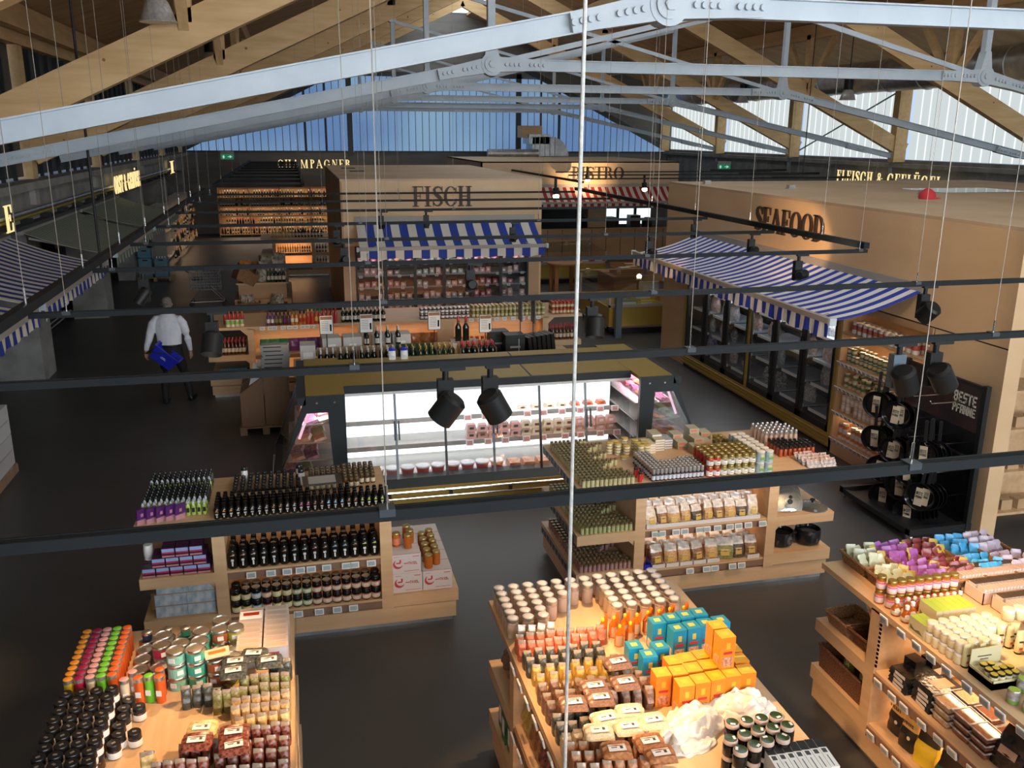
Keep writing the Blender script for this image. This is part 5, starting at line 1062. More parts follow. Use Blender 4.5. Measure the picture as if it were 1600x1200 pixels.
# ================================================================== wine cartons behind the fridge
pl_ = thing('wine_platform', 'low wooden platform carrying open wine cartons behind the island fridge', 'platform', (0, 12.95, 0)); O('top', B(-.15, 4.2, 0, .95, .98, 1.02, mats=('maple',)), pl_); O('body', B(-.05, 4.1, .05, .9, 0, .98, mats=('plywood_panel',)), pl_)
mat('carton_tan', (.36, .24, .14), .7); mat('carton_white', (.52, .50, .47), .6); mat('carton_green', (.02, .06, .035), .5); mat('carton_black', (.014, .013, .012), .4)
def ocarton(x, y, z, w_, d_, h_, lb, c='carton_tan', back=.0):
    r = thing('wine_carton', lb, 'carton', (x, y, z)); t_ = .008
    O('tray', MB().box(0, w_, 0, t_, 0, h_ * .5).box(0, w_, d_ - t_, d_, 0, h_ + back).box(0, t_, 0, d_, 0, h_).box(w_ - t_, w_, 0, d_, 0, h_).box(0, w_, 0, d_, 0, t_).mesh('t', [c]), r); return r
spec = [(.20, 'dark', 'carton_tan', 'dark wine'), (.49, 'dark', 'carton_tan', 'dark wine'), (.80, 'dark', 'carton_tan', 'dark wine'), (1.09, 'dark', 'carton_tan', 'dark wine'), (1.38, 'green', 'carton_green', 'green champagne'), (1.67, 'green', 'carton_green', 'green champagne'), (1.96, 'green', 'carton_tan', 'green champagne'), (2.32, 'red', 'card_light', 'red-capped wine'), (2.60, 'red', 'card_light', 'red-capped wine')]
for q, (x, k, c, nm) in enumerate(spec):
    pos = ['first', 'second', 'third', 'fourth', 'fifth', 'sixth', 'seventh', 'eighth', 'ninth'][q]
    ocarton(x, 13.0, 1.02, .28, .3, .24, '%s open wine carton from the left behind the fridge' % pos, c, .06)
    for b in range(3):
        for rr in range(2): tag(O('wine_bottle', WB[k], None, (x + .05 + b * .09, 13.07 + rr * .14, 1.03)), '%s bottle standing in the %s open carton behind the fridge' % (nm, pos), 'wine bottle', 'bottles in the %s carton' % pos)
bx_ = MB().box(0, .22, 0, .3, 0, .40).box(.04, .18, -.002, 0, .1, .3, 1).mesh('wbx', ['carton_white', 'paper'])
tag(O('wine_box', bx_, None, (-.04, 13.02, 1.021)), 'tall closed white wine box left of the open cartons', 'carton')
for q, (x, y) in enumerate(((.28, 13.45), (.6, 13.45), (1.05, 13.5), (1.35, 13.5))): tag(O('wine_box', boxm(.28, .3, .40, 'carton_white', .2), None, (x + .14, y + .15, 1.021), (0, 0, J(.1))), ['first', 'second', 'third', 'fourth'][q] + ' white wine box in the rear row behind the open cartons', 'carton')
for q in range(8): tag(O('wine_bottle', WB['dark'], None, (.95 + (q % 4) * .16, 13.42 + (q // 4) * .1, 1.27 if q < 4 else 1.27)), 'dark bottle sticking out of the rear row cartons', 'wine bottle', 'rear row bottles')
bl = MB().box(0, .30, 0, .26, 0, .42).box(.07, .23, -.002, 0, .22, .25, 1).box(.20, .215, -.002, 0, .08, .36, 1).box(.05, .12, -.002, 0, .06, .075, 1).mesh('blk', ['carton_black', 'rail_grey'])
for q in range(2): tag(O('prosecco_box', bl, None, (3.02 - q * .18, 13.0 + q * .3, 1.021 + q * .0)), ['front', 'rear'][q] + ' large black carton with pale lettering behind the fridge', 'carton')
bl2 = MB().box(0, .06, 0, .28, 0, .36).mesh('blk2', ['carton_black'])
for q in range(6): tag(O('gift_bag', bl2, None, (3.42 + q * .085, 13.05 + q * .04, 1.021), (0, -.12, .3)), 'slim black carton in the leaning row behind the fridge', 'carton', 'slim black cartons behind the fridge')
for q in range(2): tag(O('wine_bottle', WB['red'], None, (2.36 + q * .12, 13.42, 1.30), (0, 0, 0), (1.15, 1.15, 1.2)), 'big red-capped bottle raised on a white box, %s of the two' % ['left', 'right'][q], 'wine bottle')
tag(O('white_riser', boxm(.42, .3, .27, 'carton_white'), None, (2.46, 13.45, 1.021)), 'white riser box under the two red-capped bottles', 'box')
def infosign(x, y, z, lb):
    r = thing('info_card', lb, 'sign', (x, y, z)); O('stem', MB().cyl((0, .02, -.2), (0, .02, 0), .008, 6).mesh('s', ['black']), r); O('frame', B(-.10, .10, 0, .012, 0, .29, mats=('black',)), r)
    O('sheet', B(-.092, .092, -.003, 0, .008, .282, mats=('paper',)), r); O('photo_strip', B(-.085, .085, -.0045, -.003, .225, .272, mats=('crate_wood',)), r); O('bottle_picture', B(.05, .075, -.0045, -.003, .05, .15, mats=('bottle_dark',)), r)
    for q in range(6): O('text_line', B(-.07, .03, -.0045, -.003, .19 - q * .026, .197 - q * .026, mats=('rail_grey',)), r)
for q, x in enumerate((.36, .95, 1.98, 2.78)): infosign(x, 13.36, 1.50 if q != 3 else 1.42, ['first', 'second', 'third', 'fourth'][q] + ' framed wine info card from the left above the cartons')
for q, (x, y) in enumerate(((3.42, 13.7), (3.58, 13.5))): tag(O('sign_board', MB().box(-.008, .008, -.12, .12, 0, .42).cyl((0, 0, -.5), (0, 0, 0), .01, 6).mesh('sbd', ['lamp_grey'])), ['far', 'near'][q] + ' info card seen edge-on by the black cartons', 'sign').location = (x, y, 1.52)
# ================================================================== brown cartons with foil rolls left of the fridge
pallet(-.98, 13.35, .75, 1.1, 'pallet under the brown cartons left of the fridge')
mat('foil_stick', (.34, .34, .33), .35, .4)
cm = MB().prism([(0, 0), (.34, 0), (.34, .75), (0, .52)], 0, .45).mesh('slant', ['card'])
for q, (x, y, z, lb) in enumerate(((-.95, 13.38, .13, 'slanted brown carton with grey sticks in front'), (-.95, 13.9, .13, 'slanted brown carton with grey sticks behind'))):
    tag(O('display_carton', cm, None, (x, y, z)), lb, 'carton')
    sm2 = MB().box(-.03, .03, -.03, .03, 0, .5).box(-.032, .032, -.032, .032, .5, .56, 1).mesh('stick', ['foil_stick', 'label_white'])
    for k in range(8): tag(O('foil_stick', sm2, None, (x + .06 + (k % 4) * .075, y + .1 + (k // 4) * .16, z + .24 + (k % 4) * .045), (-.1, .28, 0)), 'grey wrapped stick standing in the %s brown carton' % ('front' if q == 0 else 'rear'), 'sausage', 'grey sticks in carton %d' % q)
tag(O('brown_carton', boxm(.36, .7, .85, 'card'), None, (-.42, 13.75, .13)), 'tall plain brown carton beside the black fridge end', 'carton')
fl_ = MB().box(-.2, .2, -.035, .035, 0, .06).box(-.16, .1, -.037, -.035, .02, .035, 1).mesh('flat', ['foil_stick', 'black'])
for q in range(12): tag(O('foil_pack', fl_, None, (-.40 + J(.02), 13.5 + (q % 2) * .09, .981 + (q // 2) * .062), (0, 0, J(.05))), 'flat silver pack in the stack on the tall brown carton', 'food pack', 'silver packs on the tall carton')
# ================================================================== product helpers
def put(name, me, x, y, z, label, cat, group=None, rot=None, sc=None, parts=()):
    o = O(name, me, None, (x, y, z), rot or (0, 0, random.uniform(0, 6)), sc); tag(o, label, cat, group or label)
    for pn, pm2 in parts: O(pn, pm2, o)
    return o
def jar_parts(r, h, lidh, body, lid, label=None, n=14, lab=(.2, .72), disc=None):
    """separate meshes: body (with label band as own part) and lid"""
    hb = h - lidh
    b = MB().lathe([(r * .9, 0), (r, .006), (r, hb * .86), (r * .84, hb), (r * .82, hb + .002)], n).mesh('jarbody', [body])
    l = MB().lathe([(r * .96, hb - .002), (r * .97, hb + .002), (r * .97, h - .004), (r * .9, h)] + ([(r * .72, h + .0005)] if disc else []), n, ms=[0, 0, 0] + ([1] if disc else []) if disc else None).mesh('lid', [lid] + ([disc] if disc else []))
    P = [('lid', l)]
    if label: P.append(('label', MB().lathe([(r * 1.006, hb * lab[0]), (r * 1.012, hb * lab[0] + .001), (r * 1.012, hb * lab[1] - .001), (r * 1.006, hb * lab[1])], n).mesh('label', [label])))
    return b, P
def printbox(w_, d_, h_, side, top, fig, figb=None):
    """carton: side colour, top colour, and a printed panel with product picture on the front and left faces"""
    m = MB().box(-w_ / 2, w_ / 2, -d_ / 2, d_ / 2, 0, h_, 0).box(-w_ / 2, w_ / 2, -d_ / 2, d_ / 2, h_, h_ + .001, 1)
    b = m.mesh('carton', [side, top]); P = MB()
    P.box(-w_ * .36, w_ * .36, -d_ / 2 - .001, -d_ / 2, h_ * .06, h_ * .36, 0).box(-w_ * .3, w_ * .3, -d_ / 2 - .001, -d_ / 2, h_ * .46, h_ * .54, 1).box(-w_ * .12, w_ * .14, -d_ / 2 - .001, -d_ / 2, h_ * .62, h_ * .82, 2)
    P.box(-w_ / 2 - .001, -w_ / 2, -d_ * .3, d_ * .3, h_ * .1, h_ * .36, 0).box(-w_ * .22, w_ * .22, -d_ * .2, d_ * .22, h_ + .001, h_ + .002, 2)
    return b, [('print', P.mesh('print', [fig, 'pk_red', figb or 'label_white']))]
def rowx(x0, x1, n): return [x0 + (x1 - x0) * (i + .5) / n for i in range(n)]

# ================================================================== back gondola in front of the fish booth
gb_ = gondola('long wooden gondola of sauces and jars in front of the fish booth', (0, 15.5, 0), 0, -1.56, -.9, 4.4, 5.04, 1.25, lit=3, wood='maple_y')
for x in (.95, 2.35): O('end_panel', B(x, x + .3, -.002, .02, .2, 1.19, mats=('maple_y',)), gb_)
tags(gb_, -.7, .5, 11, -.004, 1.185); tags(gb_, 2.9, 4.3, 9, -.004, 1.185)
for n_, c_ in (('sauce_red', (.42, .03, .015)), ('sauce_dark', (.06, .015, .01)), ('sauce_purple', (.10, .03, .12)), ('sauce_orange', (.50, .17, .02)), ('sauce_green', (.05, .20, .03)), ('juice_green', (.22, .38, .08)), ('amber_red', (.35, .07, .02)), ('olive', (.26, .25, .09)), ('teal', (.03, .18, .20)), ('cream', (.60, .54, .36)), ('chip_green', (.02, .20, .06)), ('chip_purple', (.14, .03, .22)), ('chip_orange', (.60, .20, .02))): mat(n_, c_, .3)
def sauce(c, lid, lab='wine_label', h=.22, r=.03): return MB().lathe([(r * .95, 0), (r, .008), (r, h * .2), (r, h * .5), (r, h * .6), (r * .5, h * .78), (r * .45, h * .84), (r * .5, h * .85), (r * .5, h)], 10, ms=[0, 0, 1, 0, 0, 0, 2, 2]).mesh('sauce', [c, lab, lid])
SA = [sauce('sauce_purple', 'sauce_purple'), sauce('sauce_dark', 'black_lid', 'olive'), sauce('sauce_dark', 'black_lid', 'sauce_purple'), sauce('sauce_orange', 'gold_lid'), sauce('sauce_orange', 'black_lid', 'sauce_red'), sauce('sauce_red', 'pk_yellow', 'sauce_red', .25), sauce('sauce_red', 'sauce_green', 'pk_yellow', .25), sauce('sauce_red', 'pk_red', 'label_white', .25), sauce('sauce_red', 'sauce_red', 'pk_red', .25)]
xs = rowx(-.58, .62, 18)
for q, x in enumerate(xs):
    me = SA[min(8, q * 9 // 18)]
    for r_ in range(2): put('sauce_bottle', me, x, 15.58 + r_ * .09, 1.221, 'sauce bottle in the mixed row on top of the long rear gondola', 'sauce bottle', 'sauces on the rear gondola')
for x in rowx(.68, 1.45, 11):
    for r_ in range(2): put('beer_bottle', WB['dark'], x, 15.6 + r_ * .1, 1.221, 'dark beer bottle in the row right of the sauces', 'bottle', 'beers on the rear gondola', sc=(.9, .9, .85))
jw, jwP = jar_parts(.036, .10, .016, 'olive', 'white', 'label_white', 10); jo = jarm('olivejar', .036, .10, 'olive', 'gold_lid', 'cream', 10)
for x in rowx(2.05, 2.95, 12):
    for lv in range(2):
        for r_ in range(2): put('preserve_jar', jarm.__globals__.setdefault('_pj', jarm('pj', .035, .10, 'sauce_dark', 'silver_lid', 'label_white', 10)), x, 15.58 + r_ * .09, 1.221 + lv * .101, 'white labelled jar stacked on the rear gondola below the info card', 'jar', 'white labelled jars on the rear gondola')
for x in rowx(2.98, 4.35, 18):
    for lv in range(2):
        for r_ in range(3): put('olive_jar', jo, x, 15.58 + r_ * .09, 1.221 + lv * .101, 'olive green jar with gold lid stacked on the rear gondola', 'jar', 'olive jars on the rear gondola')
ja = jarm('sugo', .034, .11, 'amber_red', 'sauce_red', 'cream', 10)
for x in rowx(4.48, 4.98, 7):
    for lv in range(2):
        for r_ in range(3): put('sauce_jar', ja, x, 15.6 + r_ * .1, 1.221 + lv * .111, 'red sauce jar on the right end of the rear gondola', 'jar', 'red jars on the rear gondola end')
for x in rowx(4.48, 4.98, 7):
    for r_ in range(3): put('dark_bottle', WB['amber'], x, 15.58 + r_ * .11, .741, 'dark red-capped bottle on the middle right end of the rear gondola', 'bottle', 'bottles on the rear gondola right end'); put('red_bottle', WB['amber'], x, 15.58 + r_ * .11, .341, 'red bottle on the lowest right end of the rear gondola', 'bottle', 'low bottles on the rear gondola right end', sc=(1, 1, .7))
for x in rowx(-1.5, -.95, 9):
    for r_ in range(3): put('red_capped_bottle', WB['amber'], x, 15.58 + r_ * .1, .741, 'red-capped bottle on the left end of the rear gondola', 'bottle', 'red-capped bottles on the rear gondola')
tin_g = MB().lathe([(.04, 0), (.04, .045), (.04, .11), (.036, .115)], 10, ms=[0, 1, 2]).mesh('gcan', ['pk_cream', 'juice_green', 'white'])
for x in rowx(-1.25, -.95, 4):
    for lv in range(1): put('green_can', tin_g, x, 15.6, 1.221, 'white and green can on the left end of the rear gondola', 'can', 'green cans on the rear gondola')
for x in rowx(-1.3, -.95, 5): put('red_sauce', SA[5], x, 15.8, 1.221, 'red sauce bottle behind the green cans', 'sauce bottle', 'red sauces behind the green cans')
for x in rowx(-1.4, -.95, 11): put('teal_pack', boxm(.036, .05, .16, 'teal', .4, 'pk_yellow'), x, 15.56, .341, 'teal and yellow stick pack on the low left end', 'food pack', 'teal packs on the rear gondola', (0, 0, 0))
chp = {c: pouch(.2, .1, .22, [c]).mesh('chips', [c]) for c in ('chip_green', 'chip_purple', 'chip_orange', 'wrap_orange')}
for q, c in enumerate(('chip_green', 'chip_green', 'chip_green', 'chip_purple', 'chip_purple', 'chip_purple', 'chip_purple', 'chip_orange', 'chip_orange')): put('snack_bag', chp[c], -.62 + q * .16, 15.68, .741, '%s snack bag on the middle shelf of the rear gondola' % c.split('_')[1], 'snack bag', '%s snack bags' % c, (0, 0, J(.2)))
for q in range(8): put('snack_bag', chp['wrap_orange'], 1.3 + q * .17, 15.66, .741, 'orange nut bag on the middle shelf behind the wine cartons', 'snack bag', 'orange nut bags', (0, 0, J(.2)))
for q in range(16): put('dark_jar', ja, 2.7 + q * .1, 15.66, .741, 'red jar on the middle shelf behind the black cartons', 'jar', 'jars behind the black cartons')

# ================================================================== G2: oils and syrups (middle left)
g2 = gondola('wooden gondola of black oil bottles left of the aisle', (0, 7.40, 0), 0, -1.46, -.85, .68, 1.28, 1.02, ends=(3, 1), lit=.8, wood='maple_y')
tags(g2, -.72, .56, 10, -.014, .69, fixed=1, p=.85); tags(g2, -.72, .56, 8, -.014, .265, p=.85)
mat('oil_black', (.007, .006, .005), .12); mat('print_white', (.62, .62, .60), .5); nmat('leaflet', (.03, .025, .02), (.09, .07, .05), (30, 30, 30), .4)
ob = MB().lathe([(.026, 0), (.028, .005), (.028, .08), (.019, .098), (.015, .104), (.0185, .105), (.0175, .138), (.014, .14)], 12).mesh('oil', ['oil_black'])
oc = {}
for n_, c_ in (('band_orange', (.50, .20, .02)), ('band_grey', (.35, .35, .33)), ('band_brown', (.30, .12, .03)), ('band_pink', (.60, .08, .22)), ('band_blue', (.20, .48, .70)), ('band_lime', (.40, .58, .05))):
    mat(n_, c_, .5)
    oc[n_] = MB().box(-.004, .004, -.0295, -.028, .018, .03, 0).box(-.011, .011, -.0295, -.0275, .045, .052, 0).box(-.008, .008, -.0295, -.0275, .035, .04, 0).prism([(-.013, .066), (.013, .066), (.0, .09)], -.0292, -.0235, 1).mesh('oprint', ['print_white', n_])
oseq = ['band_orange'] * 3 + ['band_grey'] * 5 + ['band_brown'] * 2 + ['band_grey'] * 2 + ['band_pink'] * 2 + ['band_brown'] * 2 + ['band_blue'] * 3 + ['band_brown'] * 2 + ['band_lime'] * 4
XS = rowx(-.82, .64, 25)
for q, x in enumerate(XS):
    for r_ in range(5):
        if r_ > 2 and (q > 19 or 13 < q < 18): continue
        put('oil_bottle', ob, x, 7.45 + r_ * .062, 1.221, 'small black oil bottle on the top board of the oil gondola', 'oil bottle', 'small black oil bottles', (0, 0, 0), parts=[('label_print', oc[oseq[q]])] if r_ == 0 else ())
mat('lid_bronze', (.13, .09, .05), .35, .3); am = jarm('amberb', .022, .085, 'bottle_amber', 'lid_bronze', 'pk_cream', 10, .018, .6); am2 = jarm('darkb', .022, .085, 'bottle_dark', 'black_lid', 'pk_cream', 10, .022, .6)
for i, x in enumerate(rowx(-.02, .60, 12)):
    for r_ in range(6):
        if r_ == 0 and i > 8: continue
        put('spice_bottle', am, x, 7.92 + r_ * .075, 1.221, 'small amber bottle in the rear right block of the oil gondola', 'bottle', 'amber bottles on the oil gondola', sc=(1, 1, 1.15 if i > 5 else 1))
for i, x in enumerate(rowx(-.70, -.08, 10)):
    for r_ in range(6): put('spice_bottle', am2, x, 7.90 + r_ * .075, 1.221, 'small dark-lidded bottle in the rear middle block of the oil gondola', 'bottle', 'dark-lidded bottles on the oil gondola')
for q, (x, y) in enumerate(((-.6, 8.25), (-.1, 8.2), (-.08, 8.08))): put('white_bottle', jarm('wb%d' % q, .03, .15, 'white', 'black_lid', 'label_white', 12, .03, .6), x, y, 1.225, ['far left', 'tall middle', 'front middle'][q] + ' white bottle with black cap among the small bottles', 'bottle')
put('leaflet_stack', MB().box(-.17, .17, -.09, .09, 0, .012).box(-.12, .12, -.07, .07, .012, .0125, 1).mesh('lf', ['leaflet', 'rail_grey']), .1, 7.72, 1.385, 'dark printed leaflet lying on the black oil bottles', 'leaflet', None, (.12, 0, .05))
mat('spray_lime', (.36, .46, .10), .12); mat('spray_cap', (.50, .54, .60), .35); mat('spray_dark', (.035, .04, .03), .15)
sp_l = MB().lathe([(.019, 0), (.02, .005), (.02, .085), (.011, .10), (.011, .105), (.013, .106), (.013, .125), (.008, .128), (.008, .14)], 12, ms=[0, 0, 0, 0, 1, 1, 1, 1]).box(-.004, .004, -.02, 0, .128, .138, 1).box(-.012, .012, -.0212, -.0195, .03, .07, 2).mesh('spray', ['spray_lime', 'spray_cap', 'black'])
sp_d = MB().lathe([(.019, 0), (.02, .005), (.02, .085), (.011, .10), (.013, .106), (.013, .125), (.008, .14)], 10, ms=[0, 0, 0, 1, 1, 1]).mesh('sprayd', ['spray_dark', 'black_lid'])
for i, x in enumerate(rowx(-1.42, -.88, 12)):
    for r_ in range(12):
        y = 7.58 + r_ * .066
        if r_ < 2: put('spray_bottle', sp_l, x + r_ * .006, y, 1.221, 'lime spray bottle with white pump at the front of the left gondola end', 'spray bottle', 'lime spray bottles', (0, 0, J(.2)))
        elif r_ == 8: put('spray_bottle', sp_l, x, y, 1.221, 'white-topped spray bottle in the middle row of the left gondola end', 'spray bottle', 'white-topped spray bottles', (0, 0, J(.2)))
        else: put('spray_bottle', sp_d, x, y, 1.221, 'black-capped spray bottle in the block on the left gondola end', 'spray bottle', 'black-capped spray bottles', (0, 0, 0))
mat('choc_purple', (.09, .02, .14), .3); mat('choc_pink', (.45, .22, .26), .4)
ch = MB().box(-.045, .045, -.008, .008, 0, .14, 0).box(-.046, .046, -.009, .009, 0, .045, 1).box(-.012, .012, -.0095, -.008, .07, .10, 1).mesh('choc', ['choc_purple', 'choc_pink'])
for q in range(5): put('chocolate_bar', ch, -1.40 + q * .075, 7.47 + q * .012, 1.221, 'purple chocolate bar leaning at the front left corner of the oil gondola', 'chocolate bar', 'purple chocolate bars', (.12, 0, .7))
bb, _ = jar_parts(.043, .24, .03, 'oil_black', 'black_lid'); big = MB().lathe([(.041, 0), (.0435, .006), (.0435, .115), (.037, .14), (.024, .155), (.021, .17), (.0245, .171), (.0235, .205), (.02, .207)], 16).mesh('bigoil', ['oil_black'])
bigp = {n_: MB().box(-.012, .012, -.0455, -.043, .075, .095).box(-.007, .007, -.0455, -.043, .03, .07).prism([(-.02, .125), (.02, .125), (0, .135)], -.0452, -.038, 1).mesh('bp', ['print_white', n_]) for n_ in oc}
for q, x in enumerate(rowx(-.74, .57, 15)):
    for r_ in range(3): put('large_oil_bottle', big, x, 7.47 + r_ * .10, .741, 'large black oil bottle on the middle shelf of the oil gondola', 'oil bottle', 'large black oil bottles', (0, 0, 0), parts=[('label_print', bigp[oseq[min(24, q * 25 // 15)]])] if r_ == 0 else ())
def syr(lab): return jar_parts(.041, .115, .022, 'oil_black', 'black_lid', lab, 14, (.12, .66))
for n_, c_ in (('lab_yellow', (.62, .50, .10)), ('lab_blue', (.25, .42, .66)), ('lab_green', (.16, .32, .10)), ('lab_coral', (.58, .17, .11)), ('lab_cream', (.62, .58, .46))): mat(n_, c_, .5)
SY = {k: syr(k) for k in ('lab_yellow', 'lab_blue', 'lab_green', 'lab_coral')}
syp = MB().lathe([(.0425, .02), (.043, .021), (.043, .05), (.0425, .051)], 14).mesh('sylow', ['lab_cream'])
seq = ['lab_yellow', 'lab_yellow', 'lab_blue', 'lab_coral', 'lab_yellow', 'lab_yellow', 'lab_green', 'lab_green'] + ['lab_coral'] * 7
for q, x in enumerate(rowx(-.74, .57, 15)):
    b, P = SY[seq[q]]
    for lv in range(2):
        for r_ in range(2):
            put('syrup_jar', b, x, 7.46 + r_ * .095, .311 + lv * .116, 'dark syrup jar with %s label on the bottom shelf of the oil gondola' % seq[q].split('_')[1], 'jar', 'syrup jars %s' % seq[q], (0, 0, 0), parts=P + [('label_lower', syp)] if r_ == 0 else P[:1])
# purple tea boxes on the left end
mat('tea_purple', (.06, .015, .05), .35); mat('tea_sky', (.26, .38, .66), .4); mat('tea_pink', (.50, .22, .20), .4); mat('tea_red', (.40, .03, .08), .4)
tbx = MB().box(-.052, .052, -.05, .05, 0, .085, 0).box(-.05, .05, -.0515, -.05, .05, .08, 1).box(-.05, .05, -.0515, -.05, .035, .05, 2).box(-.05, .05, -.0515, -.05, .004, .018, 3).mesh('tea', ['tea_purple', 'tea_sky', 'tea_red', 'tea_pink'])
for lv, n in ((0, 5), (1, 4), (2, 3)):
    for q in range(n):
        for r_ in range(2): put('tea_box', tbx, -1.38 + (5 - n) * .055 + (.055 if lv else 0) * 0 + q * .112 + lv * .03, 7.47 + r_ * .11, .741 + lv * .0865, 'purple and sky blue box in the pyramid on the left gondola end', 'box', 'purple boxes on the oil gondola end', (0, 0, 0))
for q in range(4): put('white_canister', jarm('can', .04, .11, 'white', 'white', None, 12), -1.40 + (q % 2) * .0, 7.62, .741 + q * .111 if q < 2 else .741 + (q - 2) * .111, 'white canister stacked behind the purple boxes', 'canister', 'white canisters', sc=(1, 1, 1)) if q < 2 else None
mat('blue_cart', (.24, .34, .44), .5); nmat('blue_print', (.20, .30, .42), (.50, .58, .62), (18, 1, 9), .5)
bc_ = MB().box(0, .26, 0, .11, 0, .11).box(0, .26, -.001, 0, .005, .105, 1).mesh('bc', ['card_light', 'blue_print'])
for lv in range(3):
    for q in range(2): put('blue_carton', bc_, -1.36 + q * .262 + (.0 if lv < 2 else .02), 7.44, .341 + lv * .111, 'pale blue printed carton stacked on the low left gondola end', 'carton', 'pale blue cartons', (0, 0, 0))
for q in range(3): put('open_carton', boxm(.12, .3, .16, 'card_light'), -1.36 + q * .13, 7.75, .341, 'orange-lit open carton behind the pale blue cartons', 'carton', 'open cartons on the gondola end', (0, 0, 0))
# red and white cartons with honey jars on the low right end
mat('wht_card', (.56, .52, .50), .6); mat('red_print', (.50, .04, .05), .5)
tc_ = MB().box(-.135, .135, -.10, .10, 0, .19).mesh('tc', ['wht_card'])
moon = MB()
for q in range(12):
    a, b = 2.0 + 4.0 * q / 12, 2.0 + 4.0 * (q + 1) / 12; w0, w1 = .022 * math.sin(PI * q / 12) + .002, .022 * math.sin(PI * (q + 1) / 12) + .002
    moon.prism([(-.075 + .045 * math.cos(a), .095 + .045 * math.sin(a)), (-.075 + .045 * math.cos(b), .095 + .045 * math.sin(b)), (-.075 + (.045 - w1) * math.cos(b), .095 + (.045 - w1) * math.sin(b)), (-.075 + (.045 - w0) * math.cos(a), .095 + (.045 - w0) * math.sin(a))], -.102, -.1003)
moon.box(-.09, -.05, -.102, -.1003, .10, .112).box(-.06, -.045, -.102, -.1003, .11, .14).box(-.02, .02, -.1015, -.1003, .095, .102).box(-.11, -.06, -.1012, -.1003, .165, .168).box(.06, .12, -.1012, -.1003, .16, .166).box(-.02, .12, -.1012, -.1003, .02, .024)
MOON = moon.mesh('moon', ['red_print'])
for (x, z, n, nm) in ((.815, .341, 4, 'lower left'), (1.09, .341, 5, 'lower right'), (.805, .532, 3, 'upper left')):
    for r_ in range(n):
        o = put('honey_carton', tc_, x, 7.53 + r_ * .205, z, 'white carton with red moon print, %s pile on the low gondola end' % nm if r_ == 0 else 'white carton with red edges behind the %s moon carton' % nm, 'carton', None if r_ == 0 else 'rear cartons %s' % nm, (0, 0, 0))
        if r_ == 0: p = O('moon_print', MOON, o); block_text('THIOL', .028, .014, .004, (.02, -.1002, .085), (0, 0, 0), o, 'red_print', .0015, 'carton_print')
        O('red_edge_print', B(-.134, .134, -.1, -.095, .19, .1908, mats=('red_print',)), o)
mat('honey', (.38, .10, .012), .12)
hb_, hP = jar_parts(.038, .135, .018, 'honey', 'gold_lid', None, 16); _, hP2 = jar_parts(.038, .135, .018, 'honey', 'gold_lid', 'lab_coral', 16)
for q, (x, y, z) in enumerate(((.74, 7.62, .723), (.84, 7.56, .723), (.87, 7.66, .723), (.85, 7.76, .723), (1.02, 7.50, .532), (1.10, 7.56, .532), (1.02, 7.62, .532), (1.10, 7.68, .532), (1.02, 7.74, .532), (1.10, 7.80, .532), (1.02, 7.86, .532), (1.10, 7.92, .532), (1.02, 7.98, .532), (1.10, 8.04, .532))):
    put('honey_jar', hb_, x, y, z, 'amber honey jar with gold lid %s' % ('on the upper white carton' if q < 4 else 'in the double row on the lower white cartons'), 'honey jar', 'honey jars upper' if q < 4 else 'honey jars lower', (0, 0, 0), parts=hP2 if q == 0 else hP)

# ================================================================== G3: spices and jars (middle right)
g3 = gondola('wooden gondola of spice jars and bagged food right of the aisle', (0, 7.40, 0), 0, 2.42, 3.0, 4.50, 5.14, 1.27, ends=(3, 3), lit=2.2, wood='maple_y')
tags(g3, 3.12, 4.38, 11, -.014, .695, p=.95); tags(g3, 3.12, 4.38, 9, -.014, .262, p=.9)
me_bt = MB().box(-.004, 0, -.045, .045, -.04, .04).box(-.006, -.004, -.035, .035, -.03, .03, 1).mesh('bt', ['rail_grey', 'frame_dark'])
for z in (1.19, .69, .28):
    for q in range(11): O('side_price_tag', me_bt, g3, (2.415, .1 + q * .108, z))
mat('spice_cream', (.52, .48, .26), .35); mat('spice_green', (.38, .40, .20), .35); mat('spice_pink', (.38, .22, .22), .35); mat('lid_brass', (.16, .12, .05), .35, .4)
for nm, c, z, tot in (('top', 'spice_cream', 1.221, 17), ('middle', 'spice_green', .741, 17), ('bottom', 'spice_pink', .341, 17)):
    me = jarm('sp' + nm, .0195, .082, c, 'lid_brass', c, 9, .016, .95)
    for i, x in enumerate(rowx(2.46, 2.99, 12)):
        for r_ in range(tot):
            if r_ > 2 and i > 11 - (r_ * 5 % 7) and i > 6: continue
            put({'top': 'spice_jar', 'middle': 'spice_jar_middle', 'bottom': 'spice_jar_bottom'}[nm], me, x, 7.44 + r_ * .068, z, 'tiny brass-lidded spice jar on the %s left end of the spice gondola' % nm, 'spice jar', 'spice jars on the %s tier' % nm, (0, 0, 0))  # spice jars on every tier; object names differ only by tier
mat('cap_silver', (.50, .50, .50), .25, .6); mat('mill_dark', (.05, .045, .05), .2); mat('lab_lilac', (.52, .56, .66), .5)
ml = MB().lathe([(.019, 0), (.02, .004), (.02, .015), (.02, .055), (.02, .07), (.017, .075), (.0185, .076), (.0185, .115), (.014, .12)], 10, ms=[0, 0, 1, 0, 0, 2, 2, 2]).mesh('mill', ['mill_dark', 'lab_lilac', 'cap_silver'])
for i, x in enumerate(rowx(3.16, 3.70, 13)):
    for r_ in range(10 if i < 4 else 6 if i > 8 else 5): put('spice_mill', ml, x, 7.45 + r_ * .055, 1.221, 'silver-capped spice mill in the block on the spice gondola', 'spice mill', 'silver-capped spice mills', (0, 0, 0))
for q in range(4): put('red_spice', jarm('rs', .02, .10, 'sauce_red', 'black_lid', 'pk_red', 10), 3.05 + .035 * (q % 2), 7.46 + q * .06, 1.221, 'red spice bottle beside the silver-capped mills', 'spice jar', 'red spice bottles')
rj = {}
